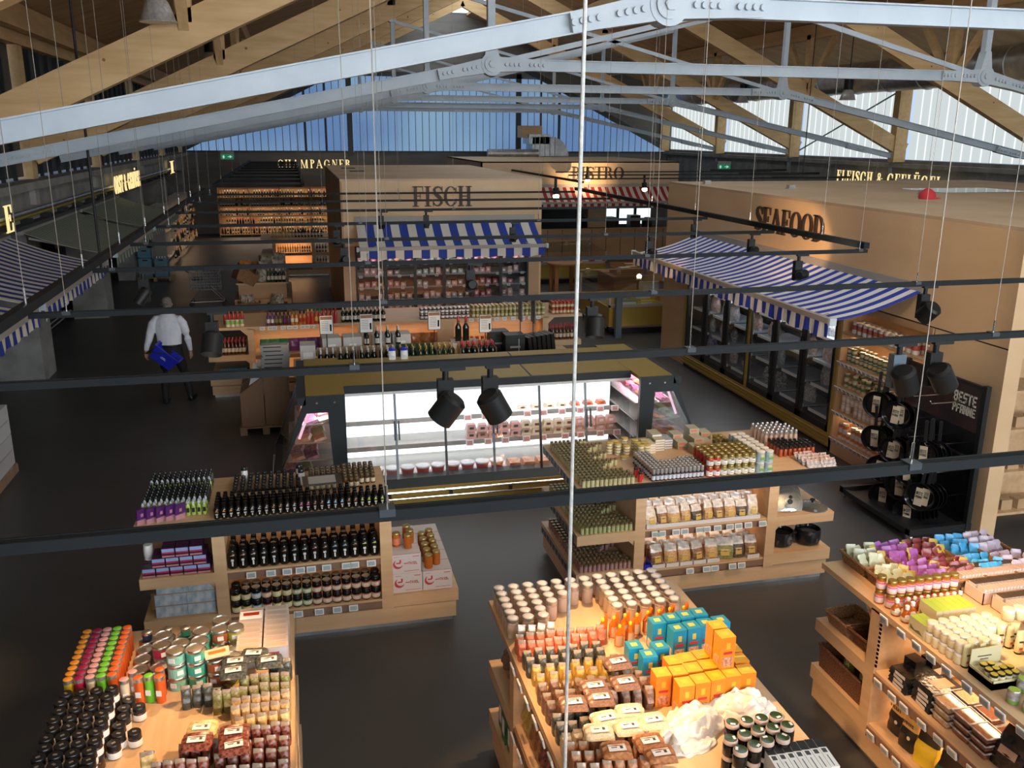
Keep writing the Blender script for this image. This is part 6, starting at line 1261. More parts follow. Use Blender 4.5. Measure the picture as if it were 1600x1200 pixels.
for c in ('sauce_red', 'olive'): rj[c] = jar_parts(.034, .105, .016, c, 'gold_lid', 'label_white', 12, (.15, .7))
arc_p = MB().box(-.016, .016, -.0356, -.034, .055, .062).box(-.012, .012, -.0356, -.034, .03, .033).mesh('arcp', ['black'])
for i, x in enumerate(rowx(3.72, 4.24, 7)):
    b, P = rj['sauce_red' if i < 2 else 'olive']
    for r_ in range(5):
        for lv in range(2): put('preserve_jar', b, x, 7.45 + r_ * .076, 1.221 + lv * .106, 'gold-lidded jar with white label in the double stack on the spice gondola', 'jar', 'white-labelled preserve jars', (0, 0, 0), parts=P + [('label_print', arc_p)] if r_ == 0 else P[:1])
mat('can_sky', (.36, .50, .56), .35); mat('can_lid', (.60, .58, .52), .5)
cn = MB().lathe([(.041, 0), (.042, .004), (.042, .095), (.043, .097), (.043, .108), (.038, .11)], 14, ms=[0, 0, 1, 1, 1]).box(-.02, .02, -.0435, -.04, .06, .075, 2).box(-.02, .03, -.0435, -.04, .025, .05, 3).mesh('skycan', ['can_sky', 'can_lid', 'lab_yellow', 'lab_green'])
for x in (4.29, 4.38):
    for r_ in range(7):
        for lv in range(2): put('blue_canister', cn, x - r_ * .004, 7.45 + r_ * .09, 1.221 + lv * .111, 'pale blue canister with cream lid on the spice gondola', 'canister', 'pale blue canisters', (0, 0, 0))
mat('tub_yellow', (.52, .38, .08), .4); tubm = MB().lathe([(.034, 0), (.036, .016), (.037, .018), (.037, .028), (.033, .03)], 12, ms=[0, 1, 1, 1]).mesh('ytub', ['label_white', 'tub_yellow'])
for (x, y, n) in ((3.28, 8.05, 5), (3.35, 8.05, 5), (3.28, 8.13, 5), (3.35, 8.13, 5), (3.28, 8.22, 5), (3.20, 8.3, 5), (3.10, 8.22, 4), (3.17, 8.15, 4), (3.10, 8.32, 4), (3.03, 8.28, 4), (3.12, 8.08, 1)):
    for lv in range(n): put('yellow_tub', tubm, x, y, 1.221 + lv * .0305, 'small tub with yellow lid in a stack behind the spice mills', 'tub', 'yellow-lidded tubs')
mat('box_sage', (.38, .37, .26), .5); mat('box_greyblue', (.28, .31, .36), .5)
fl2 = {c: MB().box(-.055, .055, -.04, .04, 0, .026).box(-.05, .05, -.041, -.04, .006, .02, 1).mesh('flat', [c, 'label_white']) for c in ('box_sage', 'box_greyblue', 'cream')}
for (x, y, n, c) in ((3.44, 8.3, 4, 'cream'), (3.44, 8.2, 4, 'cream'), (3.56, 8.25, 5, 'box_sage'), (3.56, 8.34, 6, 'box_sage'), (3.56, 8.43, 6, 'box_sage'), (3.67, 8.3, 4, 'box_greyblue'), (3.67, 8.4, 4, 'box_greyblue')):
    for lv in range(n): put('sardine_tin', fl2[c], x, y, 1.221 + lv * .0265, '%s flat tin box in the stacks behind the spice mills' % c.replace('box_', ''), 'flat tin', 'flat boxes %s' % c, (0, 0, J(.03)))
for (x, y, n) in ((3.82, 8.3, 2), (3.82, 8.42, 3), (3.92, 8.12, 2), (3.98, 8.25, 3), (4.08, 8.25, 2), (4.02, 8.45, 4), (4.14, 8.42, 3), (4.18, 8.2, 1)):
    for lv in range(n): put('sage_carton', MB().box(-.055, .055, -.075, .075, 0, .04).box(-.04, .03, -.0765, -.075, .008, .03, 1).mesh('sg', ['box_sage', 'lab_coral']) if (x, lv) == (3.82, 0) and y < 8.35 else bpy.data.meshes['sg'], x, y, 1.221 + lv * .041, 'sage green carton in the stacks behind the gold-lidded jars', 'carton', 'sage cartons', (0, 0, J(.05)))
gs = jarm('goldsmall', .028, .06, 'olive', 'gold_lid', 'cream', 12)
for q in range(12): put('gold_jar', gs, 4.20 + (q % 2) * .06 + (q // 2) * .0, 8.12 + (q // 2 % 3) * .07, 1.221 + (q // 6) * .061, 'small gold-lidded jar behind the pale blue canisters', 'jar', 'small gold jars')
clr = MB().lathe([(.02, 0), (.02, .09), (.014, .11), (.016, .13), (.018, .14), (.012, .155)], 10, ms=[0, 0, 1, 1, 1]).mesh('clr', ['tin_copper', 'cap_silver'])
for q in range(34):
    x, y = 4.74 + (q % 7) * .058, 8.15 + (q // 7) * .075
    put('silver_bottle', clr, x, y, 1.221, 'clear bottle with shiny silver cap at the right end of the spice gondola', 'bottle', 'silver-capped bottles')
dkc = MB().lathe([(.019, 0), (.019, .07), (.014, .08), (.018, .082), (.018, .11), (.014, .114)], 10, ms=[0, 0, 1, 1, 1]).mesh('dkc', ['amber_red', 'black_lid'])
for q in range(36): put('dark_bottle', dkc, 4.72 + (q % 8) * .052, 7.80 + (q // 8) * .062, 1.221, 'small red bottle with dark cap at the right end of the spice gondola', 'bottle', 'dark-capped red bottles')
sach = pouch(.07, .025, .09, ['frost_bag', 'frost_pink']).mesh('sach', ['frost_bag', 'frost_pink'])
for q in range(22): put('sachet', sach, 4.84 + (q % 6) * .05 + J(.01), 7.43 + (q // 6) * .075, 1.221, 'small clear sachet in the pile at the right front corner', 'sachet', 'clear sachets', (-.5 + J(.2), 0, J(.4)))
# bagged food on trays
nmat('food_tan', (.38, .20, .07), (.58, .38, .18), (60, 60, 60), .35); nmat('food_brown', (.14, .06, .03), (.30, .15, .08), (60, 60, 60), .35); nmat('food_pale', (.50, .42, .30), (.66, .60, .50), (60, 60, 60), .35); nmat('food_dark', (.03, .025, .025), (.12, .09, .07), (60, 60, 60), .35); nmat('food_green', (.12, .13, .03), (.26, .27, .09), (60, 60, 60), .35); nmat('cello', (.40, .33, .28), (.75, .70, .64), (18, 18, 18), .12); mat('sticker', (.55, .36, .07), .5); mat('tray_white', (.62, .61, .60), .5)
FB = {c: pouch(.125, .075, .20, [c, 'cello'], .42).mesh('fb', [c, 'cello']) for c in ('food_tan', 'food_brown', 'food_pale', 'food_dark', 'food_green')}
STK = MB().box(-.03, .03, -.0395, -.037, .03, .095).box(-.02, .02, -.0402, -.0395, .07, .085, 1).mesh('stk', ['sticker', 'pk_cream'])
TRY = MB().box(-.065, .065, -.05, -.046, 0, .04).box(-.065, -.062, -.05, .05, 0, .04).box(.062, .065, -.05, .05, 0, .04).box(-.065, .065, -.05, .05, 0, .003).mesh('tr', ['tray_white'])
s1 = ['food_pale', 'food_brown', 'food_tan', 'food_tan', 'food_dark', 'food_tan', 'food_brown', 'food_tan', 'food_dark', 'food_pale']; s2 = ['food_brown', 'food_tan', 'food_tan', 'food_brown', 'food_tan', 'food_green', 'food_dark', 'food_brown']
for q, c in enumerate(s1):
    x = rowx(3.13, 4.32, 10)[q]
    put('dried_food_bag', FB[c], x, 7.47, .744, '%s bag of dried food at position %d of the upper bag row' % (['first', 'second', 'third', 'fourth', 'fifth', 'sixth', 'seventh', 'eighth', 'ninth', 'last'][q], q + 1), 'food bag', 'bags on the upper spice gondola shelf', (-.22, J(.08), J(.3)), sc=(random.uniform(.82, 1.15), 1, random.uniform(.85, 1.12)), parts=[('sticker', STK)])
    put('cardboard_tray', TRY, x, 7.465, .741, 'white cardboard tray holding the %s upper food bag' % ['first', 'second', 'third', 'fourth', 'fifth', 'sixth', 'seventh', 'eighth', 'ninth', 'last'][q], 'tray', 'upper trays', (0, 0, 0))
    for r_ in range(1, 3): put('dried_food_bag', FB[c], x, 7.47 + r_ * .11, .741, 'food bag behind the front row on the upper spice gondola shelf', 'food bag', 'rear upper food bags', (-.15, 0, J(.2)), sc=(1, 1, 1.1))
for q, c in enumerate(s2):
    x = rowx(3.20, 4.36, 8)[q]
    put('dried_food_bag', FB[c], x, 7.48, .314, '%s bag of dried food in the lower bag row' % ['first', 'second', 'third', 'fourth', 'fifth', 'sixth', 'seventh', 'last'][q], 'food bag', 'bags on the lower spice gondola shelf', (-.22, 0, J(.25)), sc=(1.1 if q != 5 else 1.5, 1.1, 1.05), parts=[('sticker', STK)])
    if q not in (5, 6): put('cardboard_tray', TRY, x, 7.465, .311, 'white cardboard tray holding the %s lower food bag' % ['first', 'second', 'third', 'fourth', 'fifth', 'sixth', 'seventh', 'last'][q], 'tray', 'lower trays', (0, 0, 0))
    for r_ in range(1, 3): put('dried_food_bag', FB[c], x, 7.48 + r_ * .11, .311, 'food bag behind the front row on the lower spice gondola shelf', 'food bag', 'rear lower food bags', (-.15, 0, J(.2)))
put('blue_tray', MB().box(-.04, .04, -.06, -.055, 0, .05).box(-.04, -.035, -.06, .08, 0, .07).box(.035, .04, -.06, .08, 0, .07).box(-.04, .04, -.06, .08, 0, .004).mesh('btr', ['basket_blue']), 3.15, 7.47, .312, 'blue tray at the left of the lower bag row', 'tray', None, (0, 0, 0))
# glass lids and wrapped pots on the right end
gmat('lid_glass', .14, (.78, .80, .78), .04)
lidm = MB().lathe([(.15, 0), (.152, .006), (.14, .02), (.10, .04), (.05, .052), (.02, .055)], 24).mesh('lidg', ['lid_glass']); lidr = MB().lathe([(.150, -.002), (.155, 0), (.155, .006), (.150, .008)], 24).mesh('lidr', ['zinc']); knob = MB().lathe([(.012, .054), (.014, .07), (.026, .078), (.026, .09), (.02, .094)], 14).mesh('knob', ['black'])
for q, (x, y, z, rx, ry) in enumerate(((4.98, 7.55, .742, 0, 0), (4.70, 7.56, .80, .9, -.2), (4.76, 7.66, .80, .9, -.2), (4.68, 7.78, .80, .9, -.2), (4.84, 7.82, .80, .8, -.1), (4.72, 7.94, .80, .9, -.2))): put('glass_lid', lidm, x, y, z, ['glass pan lid lying flat at the outer corner', 'first leaning glass pan lid', 'second leaning glass pan lid', 'third leaning glass pan lid', 'fourth leaning glass pan lid', 'rearmost leaning glass pan lid'][q] + ' on the gondola end', 'pan lid', None, (rx, ry, 0), parts=[('steel_rim', lidr), ('knob', knob)])
nmat('wrap_plastic', (.015, .015, .017), (.20, .20, .21), (9, 9, 9), .12, lo=.55, hi=.75)
for q, (x, y) in enumerate(((4.68, 7.6), (4.98, 7.58), (4.8, 7.95))): put('wrapped_pot', MB().lathe([(.10, 0), (.125, .02), (.13, .06), (.132, .12), (.128, .155), (.12, .16), (.11, .13)], 20).mesh('pot', ['wrap_plastic']), x, y, .342, ['left', 'right', 'rear'][q] + ' black pot wrapped in clear plastic on the low gondola end', 'pot', None, (0, 0, q), parts=[('side_handle', MB().box(.125, .20, -.03, .03, .11, .13).mesh('hn', ['black']))])
# ================================================================== G1: tea and dried goods (bottom left)
g1 = gondola('wooden gondola of tea tins and dried goods at the lower left', (-.16, 1.6, 0), PI / 2, 0, 0, 3.45, 4.09, 1.31, ends=(0, 3), lit=3, wood='maple_y')
O('clear_edge_guard', MB().box(0, 4.06, -.012, -.006, 1.18, 1.25).mesh('ceg', ['glass']), g1)
TT = {}
for n_, c_ in (('tea_orange', (.72, .26, .015)), ('tea_wine', (.28, .008, .06)), ('tea_rose', (.55, .28, .30)), ('tea_lime', (.13, .48, .03)), ('tea_rust', (.58, .10, .015)), ('tea_cream', (.60, .52, .36)), ('tea_gold', (.62, .42, .03)), ('tea_ruby', (.42, .01, .06))): mat(n_, c_, .4)
def tube_tin(body, top): return MB().lathe([(.0255, 0), (.026, .004), (.026, .145)], 14).mesh('tt', [body]), [('lid', MB().lathe([(.0265, .145), (.0265, .15), (.0265, .165), (.0262, .168), (.0245, .169)], 14, ms=[0, 0, 0, 1]).mesh('ttl', ['silver_lid', top])), ('label', MB().box(-.015, .015, -.0275, -.025, .05, .085).mesh('ttb', ['label_white']))]
TT = [tube_tin('tea_gold', 'tea_orange'), tube_tin('tea_ruby', 'tea_wine'), tube_tin('tea_cream', 'tea_rose'), tube_tin('tea_lime', 'tea_lime'), tube_tin('tea_rust', 'tea_rust')]
NMC = ['orange-topped', 'wine red', 'rose-topped', 'lime green', 'rust red']
for c in range(5):
    b, P = TT[c]
    for r_ in range(10): put('tea_tin', b, -1.41 + c * .0585 + (4.91 + r_ * .058 - 4.91) * .0, 4.93 + r_ * .058, 1.221, '%s slim tea tin in its row on the lower left gondola' % NMC[c], 'tea tin', '%s tea tins' % NMC[c], (0, 0, J(.4)), parts=P if r_ == 0 else P[:1])
for q, (x, y, c, nm) in enumerate(((-1.10, 4.86, 2, 'front cream'), (-1.065, 4.93, 2, 'rear cream'), (-1.025, 4.86, 4, 'left rust red'), (-.97, 4.87, 3, 'green'), (-.915, 4.92, 4, 'rear rust red'), (-.91, 4.85, 4, 'right rust red'))): put('tea_tin', TT[c][0], x, y, 1.221, '%s single tea tin in front of the round tins' % nm, 'tea tin', None, (0, 0, J(.3)), parts=TT[c][1])
def round_tin(r, h, band): return MB().lathe([(r, 0), (r, h - .02)], 20).mesh('rt', [band]), [('lid', MB().lathe([(r * 1.015, h - .02), (r * 1.03, h - .016), (r * 1.03, h - .004), (r * .97, h), (r * .94, h - .006), (r * .5, h - .005)], 20).mesh('rtl', ['tin_metal'])), ('base_rim', MB().lathe([(r * 1.02, 0), (r * 1.02, .006), (r, .007)], 20).mesh('rtb', ['tin_metal'])), ('label', MB().box(-.018, .018, -r - .0015, -r + .01, h * .25, h * .6).mesh('rlb', ['label_white']))]
for n_, c_ in (('rt_teal', (.05, .40, .28)), ('rt_mint', (.22, .52, .42)), ('rt_crimson', (.42, .02, .07)), ('rt_brick', (.45, .11, .04)), ('rt_olive', (.42, .42, .05)), ('rt_navy', (.02, .03, .08)), ('rt_steel', (.30, .29, .27))): nmat(n_, tuple(v * .8 for v in c_), c_, (40, 40, 40), .35)
RT = {k: round_tin(.052, .082, k) for k in ('rt_teal', 'rt_mint', 'rt_crimson', 'rt_brick', 'rt_olive', 'rt_navy', 'rt_steel')}
cols_ = [(-1.06, ['rt_steel'] * 5, [1, 1, 1, 1, 1]), (-.945, ['rt_crimson', 'rt_crimson', 'rt_crimson', 'rt_steel', 'rt_steel'], [1, 1, 2, 2, 1]), (-.83, ['rt_mint', 'rt_mint', 'rt_mint', 'rt_teal', 'rt_teal'], [3, 2, 2, 1, 1]), (-.72, ['rt_teal', 'rt_teal', 'rt_teal', 'rt_teal', 'rt_teal'], [3, 2, 2, 2, 1]), (-.61, ['rt_brick', 'rt_brick', 'rt_brick', 'rt_brick', 'rt_brick'], [2, 1, 1, 2, 2]), (-.545 + .03, ['rt_olive'] * 5, [2, 1, 1, 2, 1])]
for ci, (x, cs, hs) in enumerate(cols_):
    for r_ in range(5):
        for lv in range(hs[r_]):
            b, P = RT[cs[r_]]; put('round_tin', b, x, 4.98 + r_ * .112 - (.05 if ci > 2 else 0) * 0, 1.221 + lv * .083, '%s round tin with metal lid, column %s of the tin block' % (cs[r_][3:], ['one', 'two', 'three', 'four', 'five', 'six'][ci]), 'round tin', 'round tins column %d %s' % (ci, cs[r_]), (0, 0, J(.5)), parts=P if lv == hs[r_] - 1 else P[:1] + P[2:])
for q, (x, y, k, z) in enumerate(((-1.06, 5.43, 'rt_navy', 1.304), (-.83, 5.43, 'rt_teal', 1.304), (-.94, 5.44, 'rt_steel', 1.304))): put('small_tin', MB().lathe([(.03, 0), (.03, .035)], 16).mesh('st', [k]), x, y, z, ['navy', 'teal', 'plain'][q] + ' small tin on top of the rear round tins', 'small tin', None, parts=[('lid', MB().lathe([(.031, .035), (.031, .05), (.027, .053)], 16).mesh('stl', ['tin_metal']))])
put('leaflet', MB().box(-.07, .07, -.05, .05, 0, .006).box(-.05, .05, -.01, .025, .006, .0065, 1).mesh('lf2', ['pk_cream', 'sauce_orange']), -.60, 5.0, 1.40, 'cream leaflet lying on the round tins', 'leaflet', None, (0, -.05, .15))
# white window cartons, two columns of eight
mat('white_rose', (.58, .47, .42), .5); mat('window_tan', (.52, .40, .30), .35)
wb_ = MB().box(-.075, .075, -.03, .03, 0, .135).mesh('wbx2', ['white_rose']); wbw = MB().box(-.06, .06, -.018, .018, .135, .1362).mesh('wbw', ['window_tan']); wfr = MB().box(-.065, .065, -.0312, -.03, .01, .125).box(-.04, .02, -.0318, -.0312, .09, .10, 1).box(-.05, -.035, -.0318, -.0312, .03, .07, 2).mesh('wfr', ['lab_lilac', 'tea_red', 'black'])
for c, x in enumerate((-.425, -.265)):
    for r_ in range(8): put('window_carton', wb_, x, 5.10 + r_ * .0645, 1.221, 'slim white carton with window in the %s column beside the tins' % ['left', 'right'][c], 'carton', 'window cartons %d' % c, (0, 0, 0), parts=[('window', wbw)] + ([('printed_front', wfr)] if r_ == 0 else []))
put('recipe_card', MB().box(-.07, .07, -.05, .05, 0, .004).box(-.05, .05, -.01, .03, .004, .0045, 1).mesh('rc', ['paper', 'sauce_red']), -.425, 5.48, 1.36, 'printed recipe card on the left window cartons', 'card', None, (0, 0, 0))
# black-lidded jars
mat('jam', (.06, .025, .01), .2)
bj, bP = jar_parts(.036, .085, .032, 'jam', 'black_lid', 'label_white', 14, (.1, .8)); dot = MB().box(-.010, .010, -.006, .006, .0852, .0862).mesh('dot', ['silver_lid'])
for i in range(6):
    for j in range(11):
        x, y = -1.40 + i * .079 + (j % 2) * .012, 4.86 - j * .077
        if i >= 4 and (j > 6 or j < 1): continue
        if i == 5 and j not in (2, 5): continue
        if y < 4.02: continue
        for lv in range(2 if i < 4 and j > 0 else 1):
            top = (lv == 1 or not (i < 4 and j > 0)); put('preserve_jar', bj, x, y, 1.221 + lv * .086, 'black-lidded preserve jar in the block on the lower left gondola', 'jar', 'black-lidded jars', (0, 0, J(.8)), parts=bP + [('seal', dot)] if top else bP[:1])
cj = MB().lathe([(.033, 0), (.033, .06), (.03, .065), (.033, .066), (.033, .09), (.028, .092)], 14, ms=[0, 0, 1, 1, 1]).mesh('cj', ['sauce_dark', 'black_lid']); cjs = MB().box(-.034, .034, -.004, .004, .0925, .0935).mesh('cjs', ['tea_rust'])
for i in range(8):
    for j in range(2): put('sealed_jar', cj, -1.40 + i * .07, 4.02 - j * .075, 1.221, 'dark jar with orange seal strip at the bottom edge of the picture', 'jar', 'orange-sealed jars', (0, 0, 0), parts=[('seal_strip', cjs)])
# standing bags of grain, seeds, pasta
nmat('seed_green', (.10, .11, .03), (.25, .25, .10), (90, 90, 90), .35); nmat('seed_black', (.02, .025, .022), (.10, .11, .10), (90, 90, 90), .3); nmat('grain_tan', (.34, .22, .09), (.52, .38, .19), (110, 110, 110), .35); nmat('pasta_yellow', (.48, .32, .09), (.64, .50, .24), (60, 60, 60), .35); nmat('bean_red', (.10, .022, .015), (.26, .08, .05), (70, 70, 70), .3, kind='v'); nmat('grain_brown', (.13, .065, .04), (.24, .13, .085), (110, 110, 110), .35); nmat('lentil_coral', (.45, .09, .04), (.58, .18, .09), (110, 110, 110), .35); nmat('corn_gold', (.40, .24, .04), (.56, .38, .10), (100, 100, 100), .35); nmat('grain_pale', (.44, .34, .20), (.64, .54, .38), (110, 110, 110), .35); nmat('lentil_rust', (.26, .09, .03), (.42, .18, .07), (80, 80, 80), .35)
def sbag(c): return pouch(.05, .085, .135, [c, 'cello_dim'], .22).mesh('sbag_' + c, [c, 'cello_dim'])
nmat('cello_dim', (.15, .11, .08), (.36, .30, .24), (25, 25, 25), .18)
SB = {c: sbag(c) for c in ('seed_green', 'seed_black', 'grain_tan', 'pasta_yellow', 'bean_red', 'grain_brown', 'lentil_coral', 'corn_gold', 'grain_pale', 'lentil_rust')}
def flatbag(c):
    m = pouch(.16, .055, .12, [c, 'cello_dim'], .12); return m.mesh('fbag_' + c, [c, 'cello_dim'])
FLB = {c: flatbag(c) for c in ('seed_black', 'bean_red', 'grain_brown', 'grain_pale', 'pasta_yellow', 'lentil_rust')}
LBL = MB().box(-.045, .045, .0285, .0295, .035, .085).box(-.03, .0, .0295, .0298, .055, .062, 1).box(.015, .03, .0295, .0298, .05, .07, 1).mesh('lbl', ['paper', 'letter_brown'])
def standing(c, xs_, y, lb, z=1.221, sk=1): 
    for x in xs_: put('grain_bag', SB[c], x, y + J(.008), z, lb, 'food bag', lb, (0, 0, J(.12)), sc=(1.14, 1.05, sk * random.uniform(.92, 1.05)))
def lying(c, x, y, z, lb, rz_=0): put('grain_bag', FLB[c], x, y + .06, z + .028, lb, 'food bag', lb, (PI / 2 - .0, 0, rz_), parts=[('label', LBL)])
standing('seed_black', [-.76, -.70, -.64], 4.77, 'small bag of black seeds standing left of the green seed bags'); standing('seed_green', [-.58, -.53, -.485], 4.68, 'bag of green seeds at the left of the seed rows')
standing('seed_green', rowx(-.47, -.18, 5), 4.80, 'bag of green seeds in the rear seed row'); standing('seed_green', rowx(-.47, -.18, 5), 4.70, 'bag of green seeds in the front seed row')
standing('seed_black', rowx(-.30, -.18, 3), 4.92, 'dark silver bag behind the green seed bags')
for y in (4.60, 4.51): standing('grain_tan', rowx(-.50, -.18, 6), y, 'bag of tan grain in the %s grain row' % ('rear' if y > 4.55 else 'front'))
standing('pasta_yellow', rowx(-.48, -.18, 5), 4.42, 'bag of yellow pasta in the pasta row')
for y, nm in ((4.31, 'rear'), (4.21, 'second'), (4.11, 'third'), (4.01, 'front')): standing('bean_red', rowx(-.56 if y < 4.25 else -.48, -.18, 6), y, 'bag of dark red beans in the %s bean row' % nm)
standing('bean_red', rowx(-.74, -.52, 4), 4.24, 'bag of red beans under the flat labelled bean bags'); standing('pasta_yellow', rowx(-.70, -.54, 3), 4.33, 'bag of pasta under the flat labelled pasta bag'); standing('bean_red', rowx(-.86, -.58, 5), 4.12, 'bag of red beans left of the bean rows'); standing('pasta_yellow', [-.90, -.88], 4.22, 'bag of pale pasta at the left of the red beans')
for q, (x, y, z, c, nm) in enumerate(((-.62, 4.82, 1.30, 'seed_black', 'left'), (-.50, 4.80, 1.345, 'seed_black', 'front middle'), (-.49, 4.90, 1.345, 'seed_black', 'rear middle'), (-.38, 4.96, 1.345, 'seed_black', 'rear right'), (-.30, 4.86, 1.35, 'seed_black', 'right'))): lying(c, x, y, z - .09 if q == 0 else z - .0, '%s flat labelled bag of black seeds on the seed rows' % nm, J(.2))
for q, (x, y, z, c, nm) in enumerate(((-.62, 4.36, 1.345, 'pasta_yellow', 'flat labelled pasta bag on the left bean bags'), (-.64, 4.26, 1.345, 'bean_red', 'left flat labelled bag of red beans'), (-.46, 4.28, 1.35, 'bean_red', 'rear flat labelled bag of red beans'), (-.46, 4.17, 1.35, 'bean_red', 'front flat labelled bag of red beans'))): lying(c, x, y - .06, z, nm, J(.15))

# ================================================================== G4: jars, legumes and boxed goods (bottom centre)
g4 = gondola('wooden gondola of glass jars, legumes and boxed cereals at bottom centre', (2.58, 1.6, 0), PI / 2, 0, 0, 3.32, 3.97, 1.40, ends=(0, 3), lit=4, wood='maple_y')
for z in (1.185, .695, .262):
    for q in range(9): O('price_tag', me_tag, g4, (3.15 - q * .17 + J(.03), 1.40 + .014, z), (.2, 0, PI))
mat('jar_glass', (.46, .34, .26), .08, 0, .6)
gj_b = MB().lathe([(.036, 0), (.039, .006), (.039, .105), (.035, .118)], 16).mesh('gj', ['jar_glass']); gj_l = MB().lathe([(.0385, .115), (.040, .117), (.040, .137), (.036, .140), (.028, .1395), (.026, .1405)], 16, ms=[0, 0, 0, 0, 1]).mesh('gjl', ['silver_lid', 'wht_card']); gj_w = MB().lathe([(.0395, .10), (.040, .103), (.0395, .106)], 16).mesh('gjw', ['silver_lid'])
for i in range(12):
    rows_ = 6 if i < 3 else 4 if i < 4 else 3 if i == 4 else 2 if i < 7 else 6
    for r_ in range(rows_):
        x, y = 1.235 + i * .1035 + (r_ % 2) * .0, 5.49 - r_ * .083 + (.012 if i > 6 else 0)
        put('storage_jar', gj_b, x + (r_ * .0), y, 1.221, 'clear glass storage jar with silver lid on the bottom centre gondola', 'storage jar', 'glass storage jars', (0, 0, 0), parts=[('lid', gj_l), ('ring', gj_w)])
nmat('pouch_leaf', (.03, .09, .03), (.50, .53, .46), (22, 22, 22), .3); mat('pouch_white', (.62, .62, .58), .35)
pg_ = pouch(.055, .04, .15, ['pouch_leaf', 'pouch_white'], .35).mesh('leafp', ['pouch_leaf', 'pouch_white'])
for q in range(4): put('leaf_pouch', pg_, 1.25 + q * .065, 4.95 + J(.01), 1.221, 'white and green pouch between the glass jars and the coral lentils', 'pouch', 'white and green pouches', (0, .12, J(.3)))
for y, nm in ((4.88, 'rear'), (4.80, 'front')): standing('lentil_coral', rowx(1.20, 1.80 if y > 4.85 else 1.72, 9), y, 'bag of coral lentils in the %s lentil row' % nm)
for y, nm in ((4.71, 'rear'), (4.62, 'front')): standing('seed_black', rowx(1.20, 1.72, 7), y, 'bag of black beans in the %s black row' % nm)
for y, nm in ((4.53, 'rear'), (4.44, 'front')): standing('corn_gold', rowx(1.21, 1.78, 7), y, 'bag of golden corn in the %s corn row' % nm)
for y, nm in ((4.35, 'rear'), (4.26, 'second'), (4.17, 'front')): standing('grain_brown', rowx(1.20, 1.86, 9), y, 'bag of brown grain in the %s brown row' % nm)
for y, nm in ((4.07, 'rear'), (3.99, 'front')): standing('seed_black', rowx(1.21, 1.60, 6), y, 'bag of dark beluga lentils in the %s dark row' % nm)
for y, nm in ((3.90, 'rear'), (3.81, 'second'), (3.72, 'third'), (3.63, 'front')): standing('grain_pale' if y > 3.85 else 'lentil_rust', rowx(1.21, 1.68, 7), y, 'bag of pale and rust legumes in the %s lowest row' % nm)
for (x, y, c, nm) in ((1.70, 4.44, 'grain_brown', 'rear'), (1.50, 4.24, 'grain_brown', 'second'), (1.68, 4.24, 'grain_brown', 'right'), (1.50, 4.13, 'grain_brown', 'third'), (1.34, 4.12, 'grain_brown', 'left')): lying(c, x, y - .06, 1.356, '%s flat labelled bag of brown grain' % nm, J(.12))
for (x, y, c, nm) in ((1.40, 3.86, 'grain_pale', 'left'), (1.46, 3.95, 'grain_pale', 'rear left'), (1.62, 3.98, 'grain_pale', 'rear right'), (1.56, 3.86, 'grain_pale', 'middle'), (1.70, 3.88, 'grain_pale', 'right'), (1.44, 3.70, 'lentil_rust', 'front left'), (1.62, 3.72, 'lentil_rust', 'front middle'), (1.64, 3.62, 'lentil_rust', 'front right')): lying(c, x, y - .06, 1.356, '%s flat labelled bag of pale grain near the rope' % nm, J(.12))
mat('syrup_orange', (.56, .13, .01), .2); mat('cap_yellow', (.70, .52, .02), .4)
tri = MB().prism([(-.03, 0), (.03, 0), (.03, .09), (.03, .17), (.0, .12), (-.03, .09)], -.012, .012).mesh('tri', ['syrup_orange']); tribot = MB().lathe([(.026, 0), (.028, .01), (.026, .08), (.012, .12), (.01, .13)], 12, ms=[0, 1, 0, 0]).mesh('trib', ['syrup_orange', 'jar_glass']); tcap = MB().lathe([(.010, .13), (.011, .132), (.011, .145), (.008, .15)], 10).mesh('tcap', ['cap_yellow'])
for q, (x, y) in enumerate(((1.80, 4.92), (1.88, 4.93), (1.96, 4.94), (1.88, 4.82), (1.96, 4.84), (2.04, 4.93), (2.12, 4.94), (2.20, 4.94), (2.28, 4.95), (2.38, 4.95))): put('syrup_bottle', tribot, x, y, 1.221, 'orange squeeze bottle with yellow cap behind the blue boxes', 'bottle', 'orange squeeze bottles', (0, 0, J(.4)), parts=[('cap', tcap), ('hang_tag', tri)])
mat('bx_blue', (.012, .27, .46), .35); mat('bx_blue_top', (.02, .24, .36), .35); nmat('nuts_pic', (.45, .25, .18), (.70, .62, .55), (60, 60, 60), .5); mat('bx_orange', (.72, .22, .015), .35); mat('bx_orange_top', (.76, .34, .02), .35); nmat('puffs_pic', (.36, .12, .05), (.62, .38, .26), (60, 60, 60), .5)
BBX = printbox(.092, .092, .2, 'bx_blue', 'bx_blue_top', 'nuts_pic', 'lab_yellow'); OBX = printbox(.092, .092, .2, 'bx_orange', 'bx_orange_top', 'puffs_pic', 'tea_gold')
for q, (x, y, nm) in enumerate(((2.10, 4.74, 'rear row first'), (2.205, 4.76, 'rear row second'), (2.305, 4.77, 'rear row third'), (2.405, 4.78, 'rear row fourth'), (2.19, 4.63, 'front row left'), (2.29, 4.64, 'front row middle'), (2.39, 4.65, 'front row right'), (2.50, 4.66, 'outermost right'), (1.86, 4.52, 'far left'), (1.91, 4.41, 'front left'), (2.01, 4.48, 'low middle'))): put('blue_carton', BBX[0], x, y, 1.221, '%s bright blue snack box' % nm, 'carton', 'bright blue snack boxes', (0, 0, J(.06)), sc=(1, 1, 1 if q < 8 else .95), parts=BBX[1])
